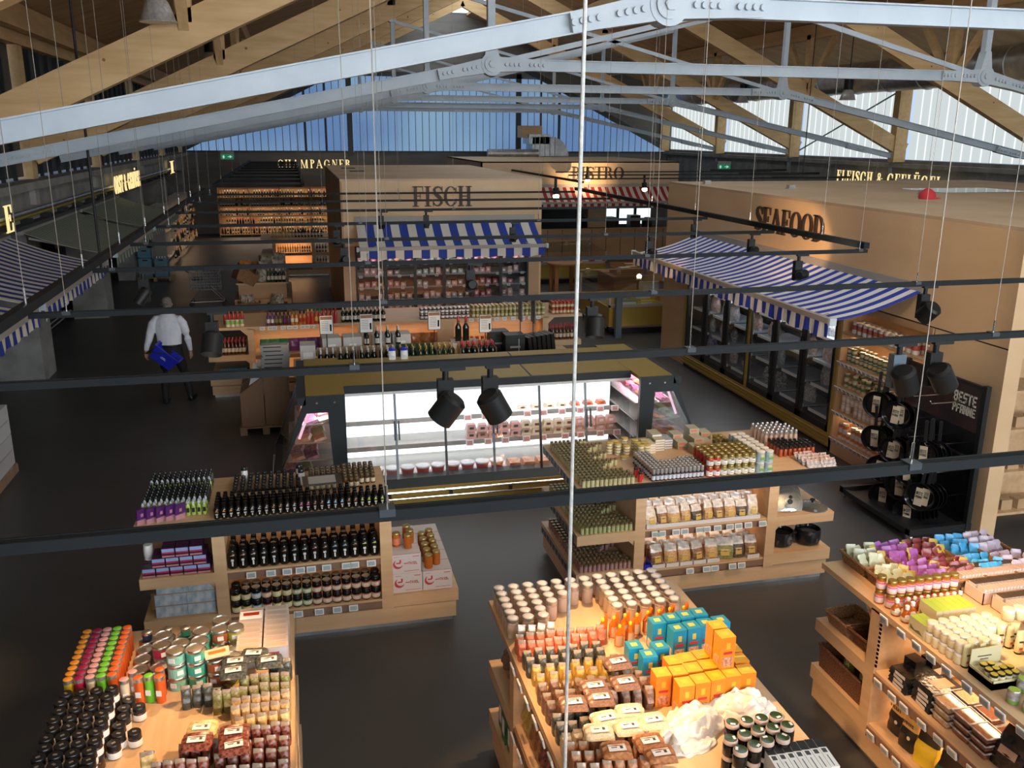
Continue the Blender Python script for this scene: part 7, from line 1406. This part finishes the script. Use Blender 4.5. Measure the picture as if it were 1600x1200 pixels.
for q, (x, y, z, nm) in enumerate(((1.905, 4.20, 0, 'front far left'), (1.995, 4.08, 0, 'front second'), (2.095, 4.09, 0, 'front third'), (2.195, 4.10, 0, 'front fourth'), (2.295, 4.11, 0, 'front fifth'), (2.395, 4.12, 0, 'front far right'), (2.02, 4.30, 0, 'rear first'), (2.005, 4.195, 0, 'middle first'), (2.11, 4.31, 0, 'rear second'), (2.10, 4.205, 0, 'middle second'), (2.21, 4.32, 0, 'rear third'), (2.20, 4.215, 0, 'middle third'), (2.305, 4.225, 0, 'middle fourth'), (2.41, 4.235, 0, 'middle fifth'), (2.315, 4.335, 0, 'rear fourth'), (2.42, 4.345, 0, 'rear fifth'), (2.285, 4.19, 1, 'upper front'), (2.285, 4.295, 1, 'upper rear'))): put('orange_carton', OBX[0], x, y, 1.221 + z * .203, '%s bright orange snack box' % nm, 'carton', 'bright orange snack boxes', (0, 0, J(.04)), parts=OBX[1])
nmat('plastic_white', (.62, .58, .52), (.78, .75, .71), (11, 11, 11), .22, bump=.35)
from mathutils import noise as mn
def crumple(w_, d_, h_, seed):
    """thin film bag: bulged dome with sharp random folds"""
    m = MB(); n, k = 44, 18
    for i in range(k + 1):
        t_ = i / k; e = math.sqrt(max(0, 1 - t_ ** 1.6))
        for q in range(n):
            a = 2 * PI * q / n; p = Vector((math.cos(a) * e, math.sin(a) * e, t_)); s = p * 2.3 + Vector((seed * 7.1, 0, 0))
            f = 1 + .34 * abs(mn.noise(s)) + .10 * abs(mn.noise(s * 2.3)) - .12
            m.v.append((w_ / 2 * p.x * f, d_ / 2 * p.y * f, max(0, h_ * t_ * (.75 + .55 * abs(mn.noise(s * 1.4)) + .10 * mn.noise(s * 2.7)))))
    for i in range(k):
        for q in range(n):
            j = (q + 1) % n; m.f.append((i * n + q, i * n + j, (i + 1) * n + j, (i + 1) * n + q)); m.m.append(0); m.s.append(True)
    m.f.append(tuple(reversed(range(n)))); m.m.append(0); m.s.append(False)
    return m.mesh('crumple', ['plastic_white'])
mat('bag_print', (.35, .26, .18), .5)
for q, (x, y, w_, d_, h_, rz_, nm) in enumerate(((1.98, 3.93, .44, .30, .13, .5, 'left'), (2.32, 3.98, .40, .26, .16, -.3, 'right'), (1.93, 3.80, .30, .16, .05, .15, 'flat front'))): put('plastic_bag', crumple(w_, d_, h_, q + 3), x, y, 1.221, '%s crumpled white plastic bag on the bottom centre gondola' % nm, 'plastic bag', None, (0, 0, rz_))
gjx, gjP = jar_parts(.038, .095, .022, 'oil_black', 'tin_copper', None, 16); gtop = MB().lathe([(.033, .0952), (.033, .0958), (.03, .096)], 16).box(-.012, .014, -.026, -.012, .0962, .0966, 1).mesh('gtop', ['bottle_green', 'label_white'])
for q, (x, y) in enumerate(((2.10, 3.70), (2.185, 3.70), (2.27, 3.70), (2.355, 3.70), (2.12, 3.60), (2.205, 3.615), (2.29, 3.615), (2.375, 3.615), (2.03, 3.58), (2.04, 3.49), (2.13, 3.51), (2.21, 3.53), (2.30, 3.53))):
    for lv in range(2): put('green_lid_jar', gjx, x, y, 1.221 + lv * .0965, 'dark jar with green copper-rimmed lid near the bottom edge', 'jar', 'green-lidded jars', (0, 0, random.uniform(0, 6)), parts=gjP + ([('lid_print', gtop)] if lv else []))
bwb = MB().box(-.022, .022, -.11, .11, 0, .15).box(-.022, .022, .04, .11, .15, .1512, 1).box(-.012, .012, -.0, .03, .15, .1512, 2).box(-.004, .0, -.10, -.02, .15, .1512, 2).mesh('bwb', ['label_white', 'black', 'frame_dark'])
for q in range(7): put('slim_carton', bwb, 2.20 + q * .047, 3.42, 1.221, 'slim black and white carton standing in the row at the bottom edge', 'carton', 'slim black and white cartons', (.0, 0, -.1))
# shelf below, facing the aisle on the left
for q, c in enumerate(['corn_gold', 'corn_gold', 'lentil_rust', 'lentil_rust', 'bean_red', 'bean_red', 'bean_red', 'lentil_rust', 'bean_red']):
    for r_ in range(2): put('legume_bag', SB[c], 1.28 + r_ * .1, 4.78 - q * .105, .741, 'bag of legumes on the middle shelf facing the left aisle', 'food bag', 'bags on the middle shelf of the centre gondola', (0, 0, PI / 2 + J(.1)), sc=(1.7, 1.2, 1.45))
for q in range(6): put('dried_fruit_bag', SB['lentil_coral' if q < 2 else 'corn_gold'], 1.28, 4.75 - q * .13, .311, 'bag of dried fruit on the lowest shelf facing the left aisle', 'food bag', 'bags on the low shelf of the centre gondola', (0, 0, PI / 2), sc=(1.8, 1.2, 1.3))
nmat('box_leaf', (.012, .05, .015), (.06, .16, .05), (14, 14, 14), .4)
for q in range(3): put('green_box', boxm(.10, .12, .24, 'box_leaf', .3), 1.27 + J(.01), 5.05 + q * .14, .341, 'dark green printed box on the low end shelf facing the aisle', 'carton', 'green boxes on the centre gondola end', (0, 0, -PI / 2))
for q in range(5): put('brown_bag', SB['grain_brown'], 1.30 + (q % 2) * .12, 5.05 + q * .1, .741, 'small brown paper bag on the middle end shelf', 'food bag', 'brown bags on the centre gondola end', (0, 0, PI / 2), sc=(1.5, 1.2, 1.2))

# ================================================================== G5: sweets, honey and cosmetics (right)
g5 = gondola('wooden gondola of sweets, honey and cosmetics at the right', (5.22, 1.3, 0), PI / 2, 0, 0, 3.64, 4.28, 1.40, ends=(0, 3), lit=8, wood='maple_y')
for z in (1.185, .695, .262):
    for q in range(13): O('price_tag', me_tag, g5, (3.46 - q * .155 + J(.02), 1.40 + .014, z), (.2, 0, PI))
for k in range(2):
    for z0, z1 in ((.33, .70), (.78, 1.17)):
        m = MB()
        for q in range(12): m.box(3.50 + .012, 3.50 + .030, 1.395, 1.402, z0 + q * (z1 - z0) / 12, z0 + (q + .5) * (z1 - z0) / 12)
    O('slot_strip', m.mesh('sl', ['black']), g5)
SW = [('pale green', (.50, .54, .36), (.42, .46, .36)), ('magenta', (.38, .10, .36), (.20, .05, .30)), ('maroon', (.10, .012, .018), (.26, .035, .04)), ('sky blue', (.04, .34, .66), (.03, .22, .46)), ('lilac grey', (.34, .27, .36), (.40, .34, .42))]
bx5 = [4.10 + .265 * i for i in range(5)]
for r_, y in ((0, 5.43), (1, 5.10)):
    for i, x in enumerate(bx5):
        nm, ca, cb = SW[i]; key = 'sw%d%d' % (r_, i); nmat(key, ca, cb, (30, 30, 30), .3)
        basket(x, y, 1.221, .255, .31, .085, '%s wicker basket of %s sweets' % (['rear', 'front'][r_], nm), 0, 0, .86)
        me = pouch(.085, .022, .13, [key], .2, k=6).mesh('sweet', [key])
        for q in range(9): put('sweet_bag', me, x - .075 + (q % 3) * .075 + J(.012), y - .10 + (q // 3) * .085, 1.24 + J(.01), '%s sweet bag in the %s basket row' % (nm, ['rear', 'front'][r_]), 'sweet bag', '%s sweets %d' % (nm, r_), (-.55 + J(.15), J(.25), J(.35)))
        if i in (0, 1, 2) :
            mk = 'swg'; 
            if mk not in MATS: mat(mk, (.44, .32, .05), .3)
            for q in range(2): put('sweet_bag', pouch(.085, .022, .13, [mk], .2, k=6).mesh('sweetg', [mk]), x + .09 + J(.01), y - .08 + q * .1, 1.245, 'gold sweet bag at the edge of the %s %s basket' % (['rear', 'front'][r_], nm), 'sweet bag', 'gold sweets %d %d' % (r_, i), (-.5, .2, J(.4)))
zband('honey_label', [(0, (.60, .50, .50)), (.03, (.62, .58, .60)), (.05, (.58, .10, .30)), (.062, (.60, .50, .50))], .4)
h5, h5P = jar_parts(.034, .105, .02, 'honey', 'gold_lid', 'honey_label', 14, (.15, .78))
for lv in range(2):
    for x in rowx(3.865, 4.43, 8): put('honey_jar', h5, x, 4.86, 1.221 + lv * .106, 'honey jar with pink label in the double row on the right gondola', 'honey jar', 'pink-labelled honey jars', (0, 0, J(.3)), parts=h5P)
    put('honey_jar', h5, 3.87, 4.94, 1.221 + lv * .106, '%s honey jar behind the left end of the pink-labelled row' % ['lower', 'upper'][lv], 'honey jar', None, (0, 0, 0), parts=h5P)
sbm = MB().lathe([(.022, 0), (.024, .006), (.024, .06), (.010, .08), (.010, .088)], 12).mesh('sbm', ['honey']); sbc = MB().lathe([(.012, .086), (.013, .088), (.013, .108), (.010, .112)], 12).mesh('sbc', ['white'])
for x in rowx(3.95, 4.42, 9): put('honey_bottle', sbm, x, 4.775, 1.221, 'small honey bottle with white cap in front of the honey jars', 'bottle', 'white-capped honey bottles', parts=[('cap', sbc)])
flw = MB()
for q in range(5):
    a = 2 * PI * q / 5; flw.lathe([(.002, -.002), (.010, -.001), (.010, .001), (.002, .002)], 8, (.011 * math.cos(a), -.034, .05 + .011 * math.sin(a)), M=Matrix.Rotation(PI / 2, 3, 'X'))
FLW = flw.mesh('flower', ['white']); fbm = MB().lathe([(.028, 0), (.033, .02), (.033, .05), (.014, .085), (.012, .095)], 14).mesh('fbm', ['honey']); fbc = MB().lathe([(.014, .093), (.015, .095), (.015, .12), (.011, .124)], 12).mesh('fbc', ['white']); fbl = MB().lathe([(.0335, .015), (.034, .017), (.034, .04), (.0335, .042)], 14).mesh('fbl', ['pk_cream'])
for q, (x, y) in enumerate(((3.875, 4.76), (3.885, 4.665), (3.955, 4.70))): put('flower_bottle', fbm, x, y, 1.221, ['left', 'front', 'right'][q] + ' honey bottle with white flower ornament', 'bottle', None, (0, 0, -.4), parts=[('cap', fbc), ('label', fbl), ('flower', FLW)])
mat('soap_green', (.30, .42, .05), .45); mat('soap_cream', (.56, .52, .32), .5); mat('soap_leaf', (.16, .15, .06), .5)
gbx = MB().box(-.025, .025, -.085, .085, 0, .135, 0).box(-.025, .025, -.085, .085, .135, .1362, 1).prism([(-.075, .03), (-.03, .06), (.02, .04), (.07, .07), (.07, .03)], -.0262, -.025, 2, 'yz').mesh('gbx', ['soap_cream', 'soap_green', 'soap_leaf'])
for q in range(6): put('green_soap_box', gbx, 4.03 + q * .0515, 4.615, 1.221, 'cream and green box in the long block on the right gondola', 'carton', 'cream and green boxes', (0, 0, 0))
for q in range(3): put('green_soap_box', gbx, 4.03 + q * .0515, 4.615, 1.221, 'x', 'carton') if False else None
for q in range(2): put('green_soap_box', gbx, 3.865 + q * .052, 4.50, 1.221, '%s cream and green box at the aisle edge' % ['outer', 'inner'][q], 'carton', None, (0, 0, 0), sc=(1, .9, .8))
cjb, cjP = jar_parts(.035, .075, .018, 'soap_cream', 'white', 'cream', 14, (.15, .8), 'pk_cream')
for i in range(6):
    for j in range(5):
        x, y = 3.88 + i * .082 + j * .004, 4.41 - j * .062
        if j > 2 and i > 3: continue
        for lv in range(2 if (i < 1 or j == 4) else 2):
            put('cream_jar', cjb, x, y, 1.221 + lv * .0755, 'cream jar with white lid in the double block on the right gondola', 'jar', 'white-lidded cream jars', (0, 0, J(.5)), parts=cjP)
for q in range(2): put('cream_jar', cjb, 4.47 + q * .085, 4.42, 1.30, '%s cream jar raised beside the white trays' % ['left', 'right'][q], 'jar', None, (0, 0, 0), sc=(1.15, 1.15, 1.15), parts=cjP)
mat('tube_cream', (.56, .52, .28), .35); mat('tube_red', (.45, .10, .05), .5)
def tubem():
    m = MB(); n = 14; rows_ = [(.022, .022, .012), (.024, .024, .04), (.026, .018, .10), (.028, .008, .145), (.029, .003, .16)]; o = 0
    for rx, ry, z in rows_:
        for q in range(n): a = 2 * PI * q / n; m.v.append((rx * math.cos(a), ry * math.sin(a), z))
    for i in range(len(rows_) - 1):
        for q in range(n): j = (q + 1) % n; m.f.append((i * n + q, i * n + j, (i + 1) * n + j, (i + 1) * n + q)); m.m.append(0); m.s.append(True)
    m.f.append(tuple(reversed(range(n)))); m.m.append(0); m.s.append(False); m.f.append(tuple(range((len(rows_) - 1) * n, len(rows_) * n))); m.m.append(0); m.s.append(False)
    return m.mesh('tube', ['tube_cream'])
TB = tubem(); TBC = MB().lathe([(.021, 0), (.022, .002), (.022, .014), (.018, .016)], 14).mesh('tbc', ['black']); TBP = MB().box(-.012, .012, -.0245, -.022, .035, .05).box(-.014, .014, -.0222, -.019, .085, .095, 1).mesh('tbp', ['tube_red', 'letter_brown'])
for q, (x, y) in enumerate(((3.90, 4.115), (3.95, 4.14), (4.0, 4.10), (4.045, 4.14), (4.09, 4.11), (4.28, 4.27), (4.33, 4.24), (4.38, 4.26), (4.34, 4.17), (4.40, 4.15), (4.45, 4.2), (4.50, 4.16))): put('cream_tube', TB, x, y, 1.221, 'cream cosmetic tube standing %s' % ('at the aisle edge' if q < 5 else 'behind the cream display cards'), 'tube', 'tubes %d' % (q < 5), (0, 0, J(.4)), parts=[('cap', TBC), ('print', TBP)])
dsp = thing('cosmetic_display', 'cream card display tray with small black-lidded jars', 'display tray', (3.88, 3.86, 1.221), 0)
O('tray', MB().box(0, .22, 0, .005, 0, .06).box(0, .005, 0, .2, 0, .06).box(.215, .22, 0, .2, 0, .06).box(0, .22, .0, .2, 0, .045).mesh('dt', ['soap_cream']), dsp); O('back_card', MB().box(.0, .22, .195, .2, .0, .16).box(.05, .15, .194, .195, .10, .107, 1).box(.07, .13, .194, .195, .08, .086, 1).mesh('dc', ['soap_cream', 'letter_brown']), dsp)
sj, sjP = jar_parts(.024, .045, .014, 'cream', 'black_lid', None, 12, disc='tea_gold')
for q in range(10): put('mini_jar', sj, 3.91 + (q % 4) * .05 + (q // 4) * .01, 3.89 + (q // 4) * .055, 1.267, 'tiny black-lidded jar in the cream display tray', 'jar', 'tiny black-lidded jars', parts=sjP)
put('back_display', MB().box(-.09, .09, -.005, .005, 0, .15).box(-.09, .09, -.06, .06, 0, .05).box(-.05, .05, -.0055, -.005, .09, .10, 1).mesh('bd', ['soap_cream', 'letter_brown']), 4.24, 3.92, 1.221, 'second cream display card right of the tiny jars', 'display tray', None, (0, 0, .1))
put('cream_carton', boxm(.16, .12, .08, 'soap_cream'), 4.42, 4.02, 1.221, 'plain cream carton behind the second display card', 'carton', None, (0, 0, .1))
lj, ljP = jar_parts(.036, .085, .018, 'frost_bag', 'cap_silver', 'juice_green', 14, (.05, .4), 'soap_green')
for q, (x, y) in enumerate(((3.92, 3.74), (3.94, 3.64), (4.06, 3.82), (4.12, 3.76), (4.08, 3.68), (4.14, 3.62), (4.04, 3.60))): put('bath_salt_jar', lj, x, y, 1.221, 'clear jar of lime bath salt on the right gondola', 'jar', 'lime bath salt jars', parts=ljP)
for q in range(3): put('sample_bottle', jarm('smp', .016, .05, 'lid_glass' if False else 'frost_bag', 'black_lid', None, 10), 3.98 + q * .035, 3.56, 1.221, 'small black-topped sample bottle near the right picture edge', 'bottle', 'sample bottles')
put('green_pack', boxm(.09, .07, .05, 'lab_green', .3), 4.06, 3.52, 1.221, 'small green and pink carton at the right picture edge', 'carton', None, (0, 0, 0))
def bar_tray(x, y, z, w_, d_, lb, n=14):
    r = thing('soap_tray', lb, 'display tray', (x, y, z)); O('tray_shell', MB().box(0, w_, 0, .006, 0, .09).box(0, w_, d_ - .006, d_, 0, .09).box(0, .006, 0, d_, 0, .09).box(w_ - .006, w_, 0, d_, 0, .09).box(0, w_, 0, d_, 0, .004).mesh('sh', ['white_rose']), r)
    me = MB().box(0, .022, 0, d_ * .36, 0, .105).mesh('bar', ['wht_card']); me2 = MB().box(0, .022, 0, d_ * .36, .105, .108).mesh('bt', ['letter_brown']); me3 = MB().box(0, .022, 0, d_ * .36, .105, .108).mesh('bt3', ['tin_copper'])
    for k in range(2):
        for q in range(int((w_ - .02) / .027)): b = O('bar', me, r, (.012 + q * .027, .012 + k * d_ * .48, .004)); O('bar_top', (me2, me3)[k == 0], b)
for q, (x, y, z, w_) in enumerate(((4.56, 4.96, 1.221, .62), (4.56, 4.74, 1.221, .60), (4.60, 4.52, 1.221, .55), (4.66, 4.30, 1.221, .5))): bar_tray(x, y, z, w_, .19, ['rearmost', 'second', 'third', 'nearest'][q] + ' white tray of soap bars on the right gondola')
# right gondola shelves facing the aisle
mat('foil_black', (.012, .011, .011), .22); nmat('foil_crinkle', (.006, .006, .006), (.035, .032, .03), (14, 14, 14), .16, bump=.9); mat('copper_label', (.42, .15, .05), .35)
btin = MB().box(-.05, .05, -.045, .045, 0, .075, 1).box(-.052, .052, -.047, .047, .075, .135, 0).box(-.02, .02, -.0465, -.045, .03, .04, 0).mesh('btin', ['foil_black', 'wht_card'])
for q in range(3): put('black_tin', btin, 4.02 + q * .12, 4.68 - q * .02, .78, ['left', 'middle', 'right'][q] + ' black and white tin on the upper aisle shelf', 'tin', None, (0, 0, -PI / 2 + .15))
flp = MB().hexa([(-.13, -.10, 0), (.13, -.10, 0), (.13, .10, 0), (-.13, .10, 0), (-.12, -.09, .03), (.12, -.09, .03), (.12, .09, .03), (-.12, .09, .03)]).box(-.06, .08, -.05, .05, .03, .0312, 1).mesh('flp', ['foil_crinkle', 'copper_label']); flq = MB().hexa([(-.13, -.10, 0), (.13, -.10, 0), (.13, .10, 0), (-.13, .10, 0), (-.12, -.09, .03), (.12, -.09, .03), (.12, .09, .03), (-.12, .09, .03)]).box(-.1316, -.13, -.06, .04, .004, .026, 1).mesh('flq', ['foil_crinkle', 'wht_card'])
for lv in range(4): put('chocolate_pack', flq, 3.98, 4.62, .741 + lv * .031, 'flat black chocolate pack in the left stack on the upper aisle shelf', 'food pack', 'left chocolate packs', (0, 0, J(.08)))
for lv in range(5): put('chocolate_pack', flp if lv == 4 else flq, 4.0, 4.40, .741 + lv * .031, 'flat black chocolate pack with copper label on top' if lv == 4 else 'flat black chocolate pack under the copper-labelled one', 'food pack', 'right chocolate packs %d' % (lv == 4), (0, 0, J(.08)))
gmat('tub_clear', .10, (.86, .80, .76), .1); nmat('flakes', (.50, .36, .20), (.72, .58, .38), (90, 90, 90), .6); nmat('cocoa', (.16, .06, .035), (.30, .13, .08), (90, 90, 90), .7)
def tubbox(c): return MB().hexa([(-.06, -.05, .004), (.06, -.05, .004), (.06, .05, .004), (-.06, .05, .004), (-.068, -.058, .046), (.068, -.058, .046), (.068, .058, .046), (-.068, .058, .046)]).mesh('tubc', [c]), [('clear_tub', MB().hexa([(-.063, -.053, 0), (.063, -.053, 0), (.063, .053, 0), (-.063, .053, 0), (-.074, -.064, .05), (.074, -.064, .05), (.074, .064, .05), (-.074, .064, .05)]).mesh('tubs', ['tub_clear'])), ('rim', MB().bar((-.076, -.066, .05), (.076, -.066, .05), .006, .008).bar((-.076, .066, .05), (.076, .066, .05), .006, .008).bar((-.076, -.066, .05), (-.076, .066, .05), .006, .008).bar((.076, -.066, .05), (.076, .066, .05), .006, .008).mesh('tubr', ['frost_bag']))]
for (x, y, n, c, nm) in ((3.93, 4.22, 3, 'flakes', 'outer pale flakes'), (4.09, 4.24, 3, 'flakes', 'inner pale flakes'), (3.95, 4.06, 3, 'cocoa', 'outer cocoa'), (4.11, 4.06, 3, 'cocoa', 'inner cocoa'), (3.95, 3.91, 3, 'cocoa', 'front outer cocoa'), (4.11, 3.92, 2, 'cocoa', 'front inner cocoa')):
    b, P = tubbox(c)
    for lv in range(n): put('plastic_tub', b, x, y, .741 + lv * .053, 'clear tub of %s on the upper aisle shelf' % nm, 'tub', 'tubs of %s' % nm, (0, 0, PI / 2), parts=P)
bigbag = pouch(.22, .10, .26, ['foil_crinkle'], .3).mesh('bigbag', ['foil_crinkle']); sil = MB().box(-.06, .06, -.0535, -.05, .09, .14).mesh('sil', ['zinc'])
for q in range(3): put('black_foil_bag', bigbag, 3.96, 3.74 - q * .22, .741, ['left', 'middle', 'right'][q] + ' black foil bag with silver label on the upper aisle shelf', 'food bag', None, (-.35, 0, -PI / 2 + J(.15)), parts=[('silver_label', sil)])
for q in range(2): put('black_foil_bag', bigbag, 4.14, 3.7 - q * .22, .741, ['left', 'right'][q] + ' rear black foil bag behind the silver-labelled bags', 'food bag', None, (-.2, 0, -PI / 2 + J(.15)))
mat('cacao_gold', (.50, .32, .11), .35); mat('cacao_black', (.015, .012, .010), .3)
cb = pouch(.15, .09, .30, ['cacao_black', 'cacao_gold'], .52).mesh('cb', ['cacao_black', 'cacao_gold'])
for q, (x, y, txt) in enumerate(((3.96, 4.70, 'VICENI'), (3.93, 4.53, 'IVOIRE'))):
    o = put('chocolate_bag', cb, x, y, .311, ['left', 'right'][q] + ' gold-topped chocolate bag on the lower aisle shelf', 'food bag', None, (-.12, 0, -PI / 2 + .1 * q)); block_text(txt, .025, .014, .006, (-.055, -.047, .185), (.2, 0, 0), o, 'letter_brown', .002, 'bag_print')
    O('cocoa_seal', MB().box(-.012, .012, -.036, -.03, .235, .26).mesh('cs', ['letter_brown']), o); O('bean_print', MB().lathe([(.003, -.003), (.014, -.002), (.014, .002), (.003, .003)], 12, (.03, -.047, .10), M=Matrix.Rotation(PI / 2, 3, 'X')).mesh('bn', ['pk_cream']), o)
mat('bag_yellow', (.60, .42, .02), .35); put('yellow_bag', pouch(.17, .10, .26, ['bag_yellow', 'cacao_black'], .45).mesh('yb', ['bag_yellow', 'cacao_black']), 3.93, 4.35, .311, 'yellow and black chocolate bag on the lower aisle shelf', 'food bag', None, (-.12, 0, -PI / 2 + .3))
mat('bag_green', (.01, .08, .04), .35); put('green_bag', pouch(.2, .11, .24, ['bag_green', 'cacao_black'], .6).mesh('gbg', ['bag_green', 'cacao_black']), 3.93, 4.13, .311, 'green and black chocolate bag on the lower aisle shelf', 'food bag', None, (-.15, 0, -PI / 2 + .2))
for q in range(3): put('black_bag', bigbag, 3.96, 3.9 - q * .22, .311, ['left', 'middle', 'right'][q] + ' black bag on the lower aisle shelf', 'food bag', None, (-.15, 0, -PI / 2))
basket(4.0, 5.40, .741, .28, .26, .10, 'empty brown wicker basket on the middle end shelf', .05, 0, .8); basket(4.02, 5.12, .741, .28, .24, .10, 'second empty wicker basket near the gondola post', .05, 0, .8, 'wicker_dark')
basket(4.02, 5.26, .341, .34, .56, .19, 'deep red-brown wicker box on the low end shelf', 0, 0, .96, 'wicker_dark')
for q in range(4): put('green_sachet', SB['seed_green'], 3.96 + (q % 2) * .08, 5.10 + q * .10, .36, 'green pouch in the deep wicker box', 'food bag', 'green pouches in the wicker box', (0, 0, J(.4)), sc=(1.4, 1, 1.3))
# items on the niche shelves at the end of the seafood booth
for z in (.28, .78, 1.28): 
    for q in range(3): put('paper_bag', boxm(.14, .12, .12, 'card_light'), SX + .4 + q * .2, 8.0, z + .001, 'brown paper box on the niche shelves at the right picture edge', 'carton', 'brown boxes in the niche', (0, 0, J(.2)))
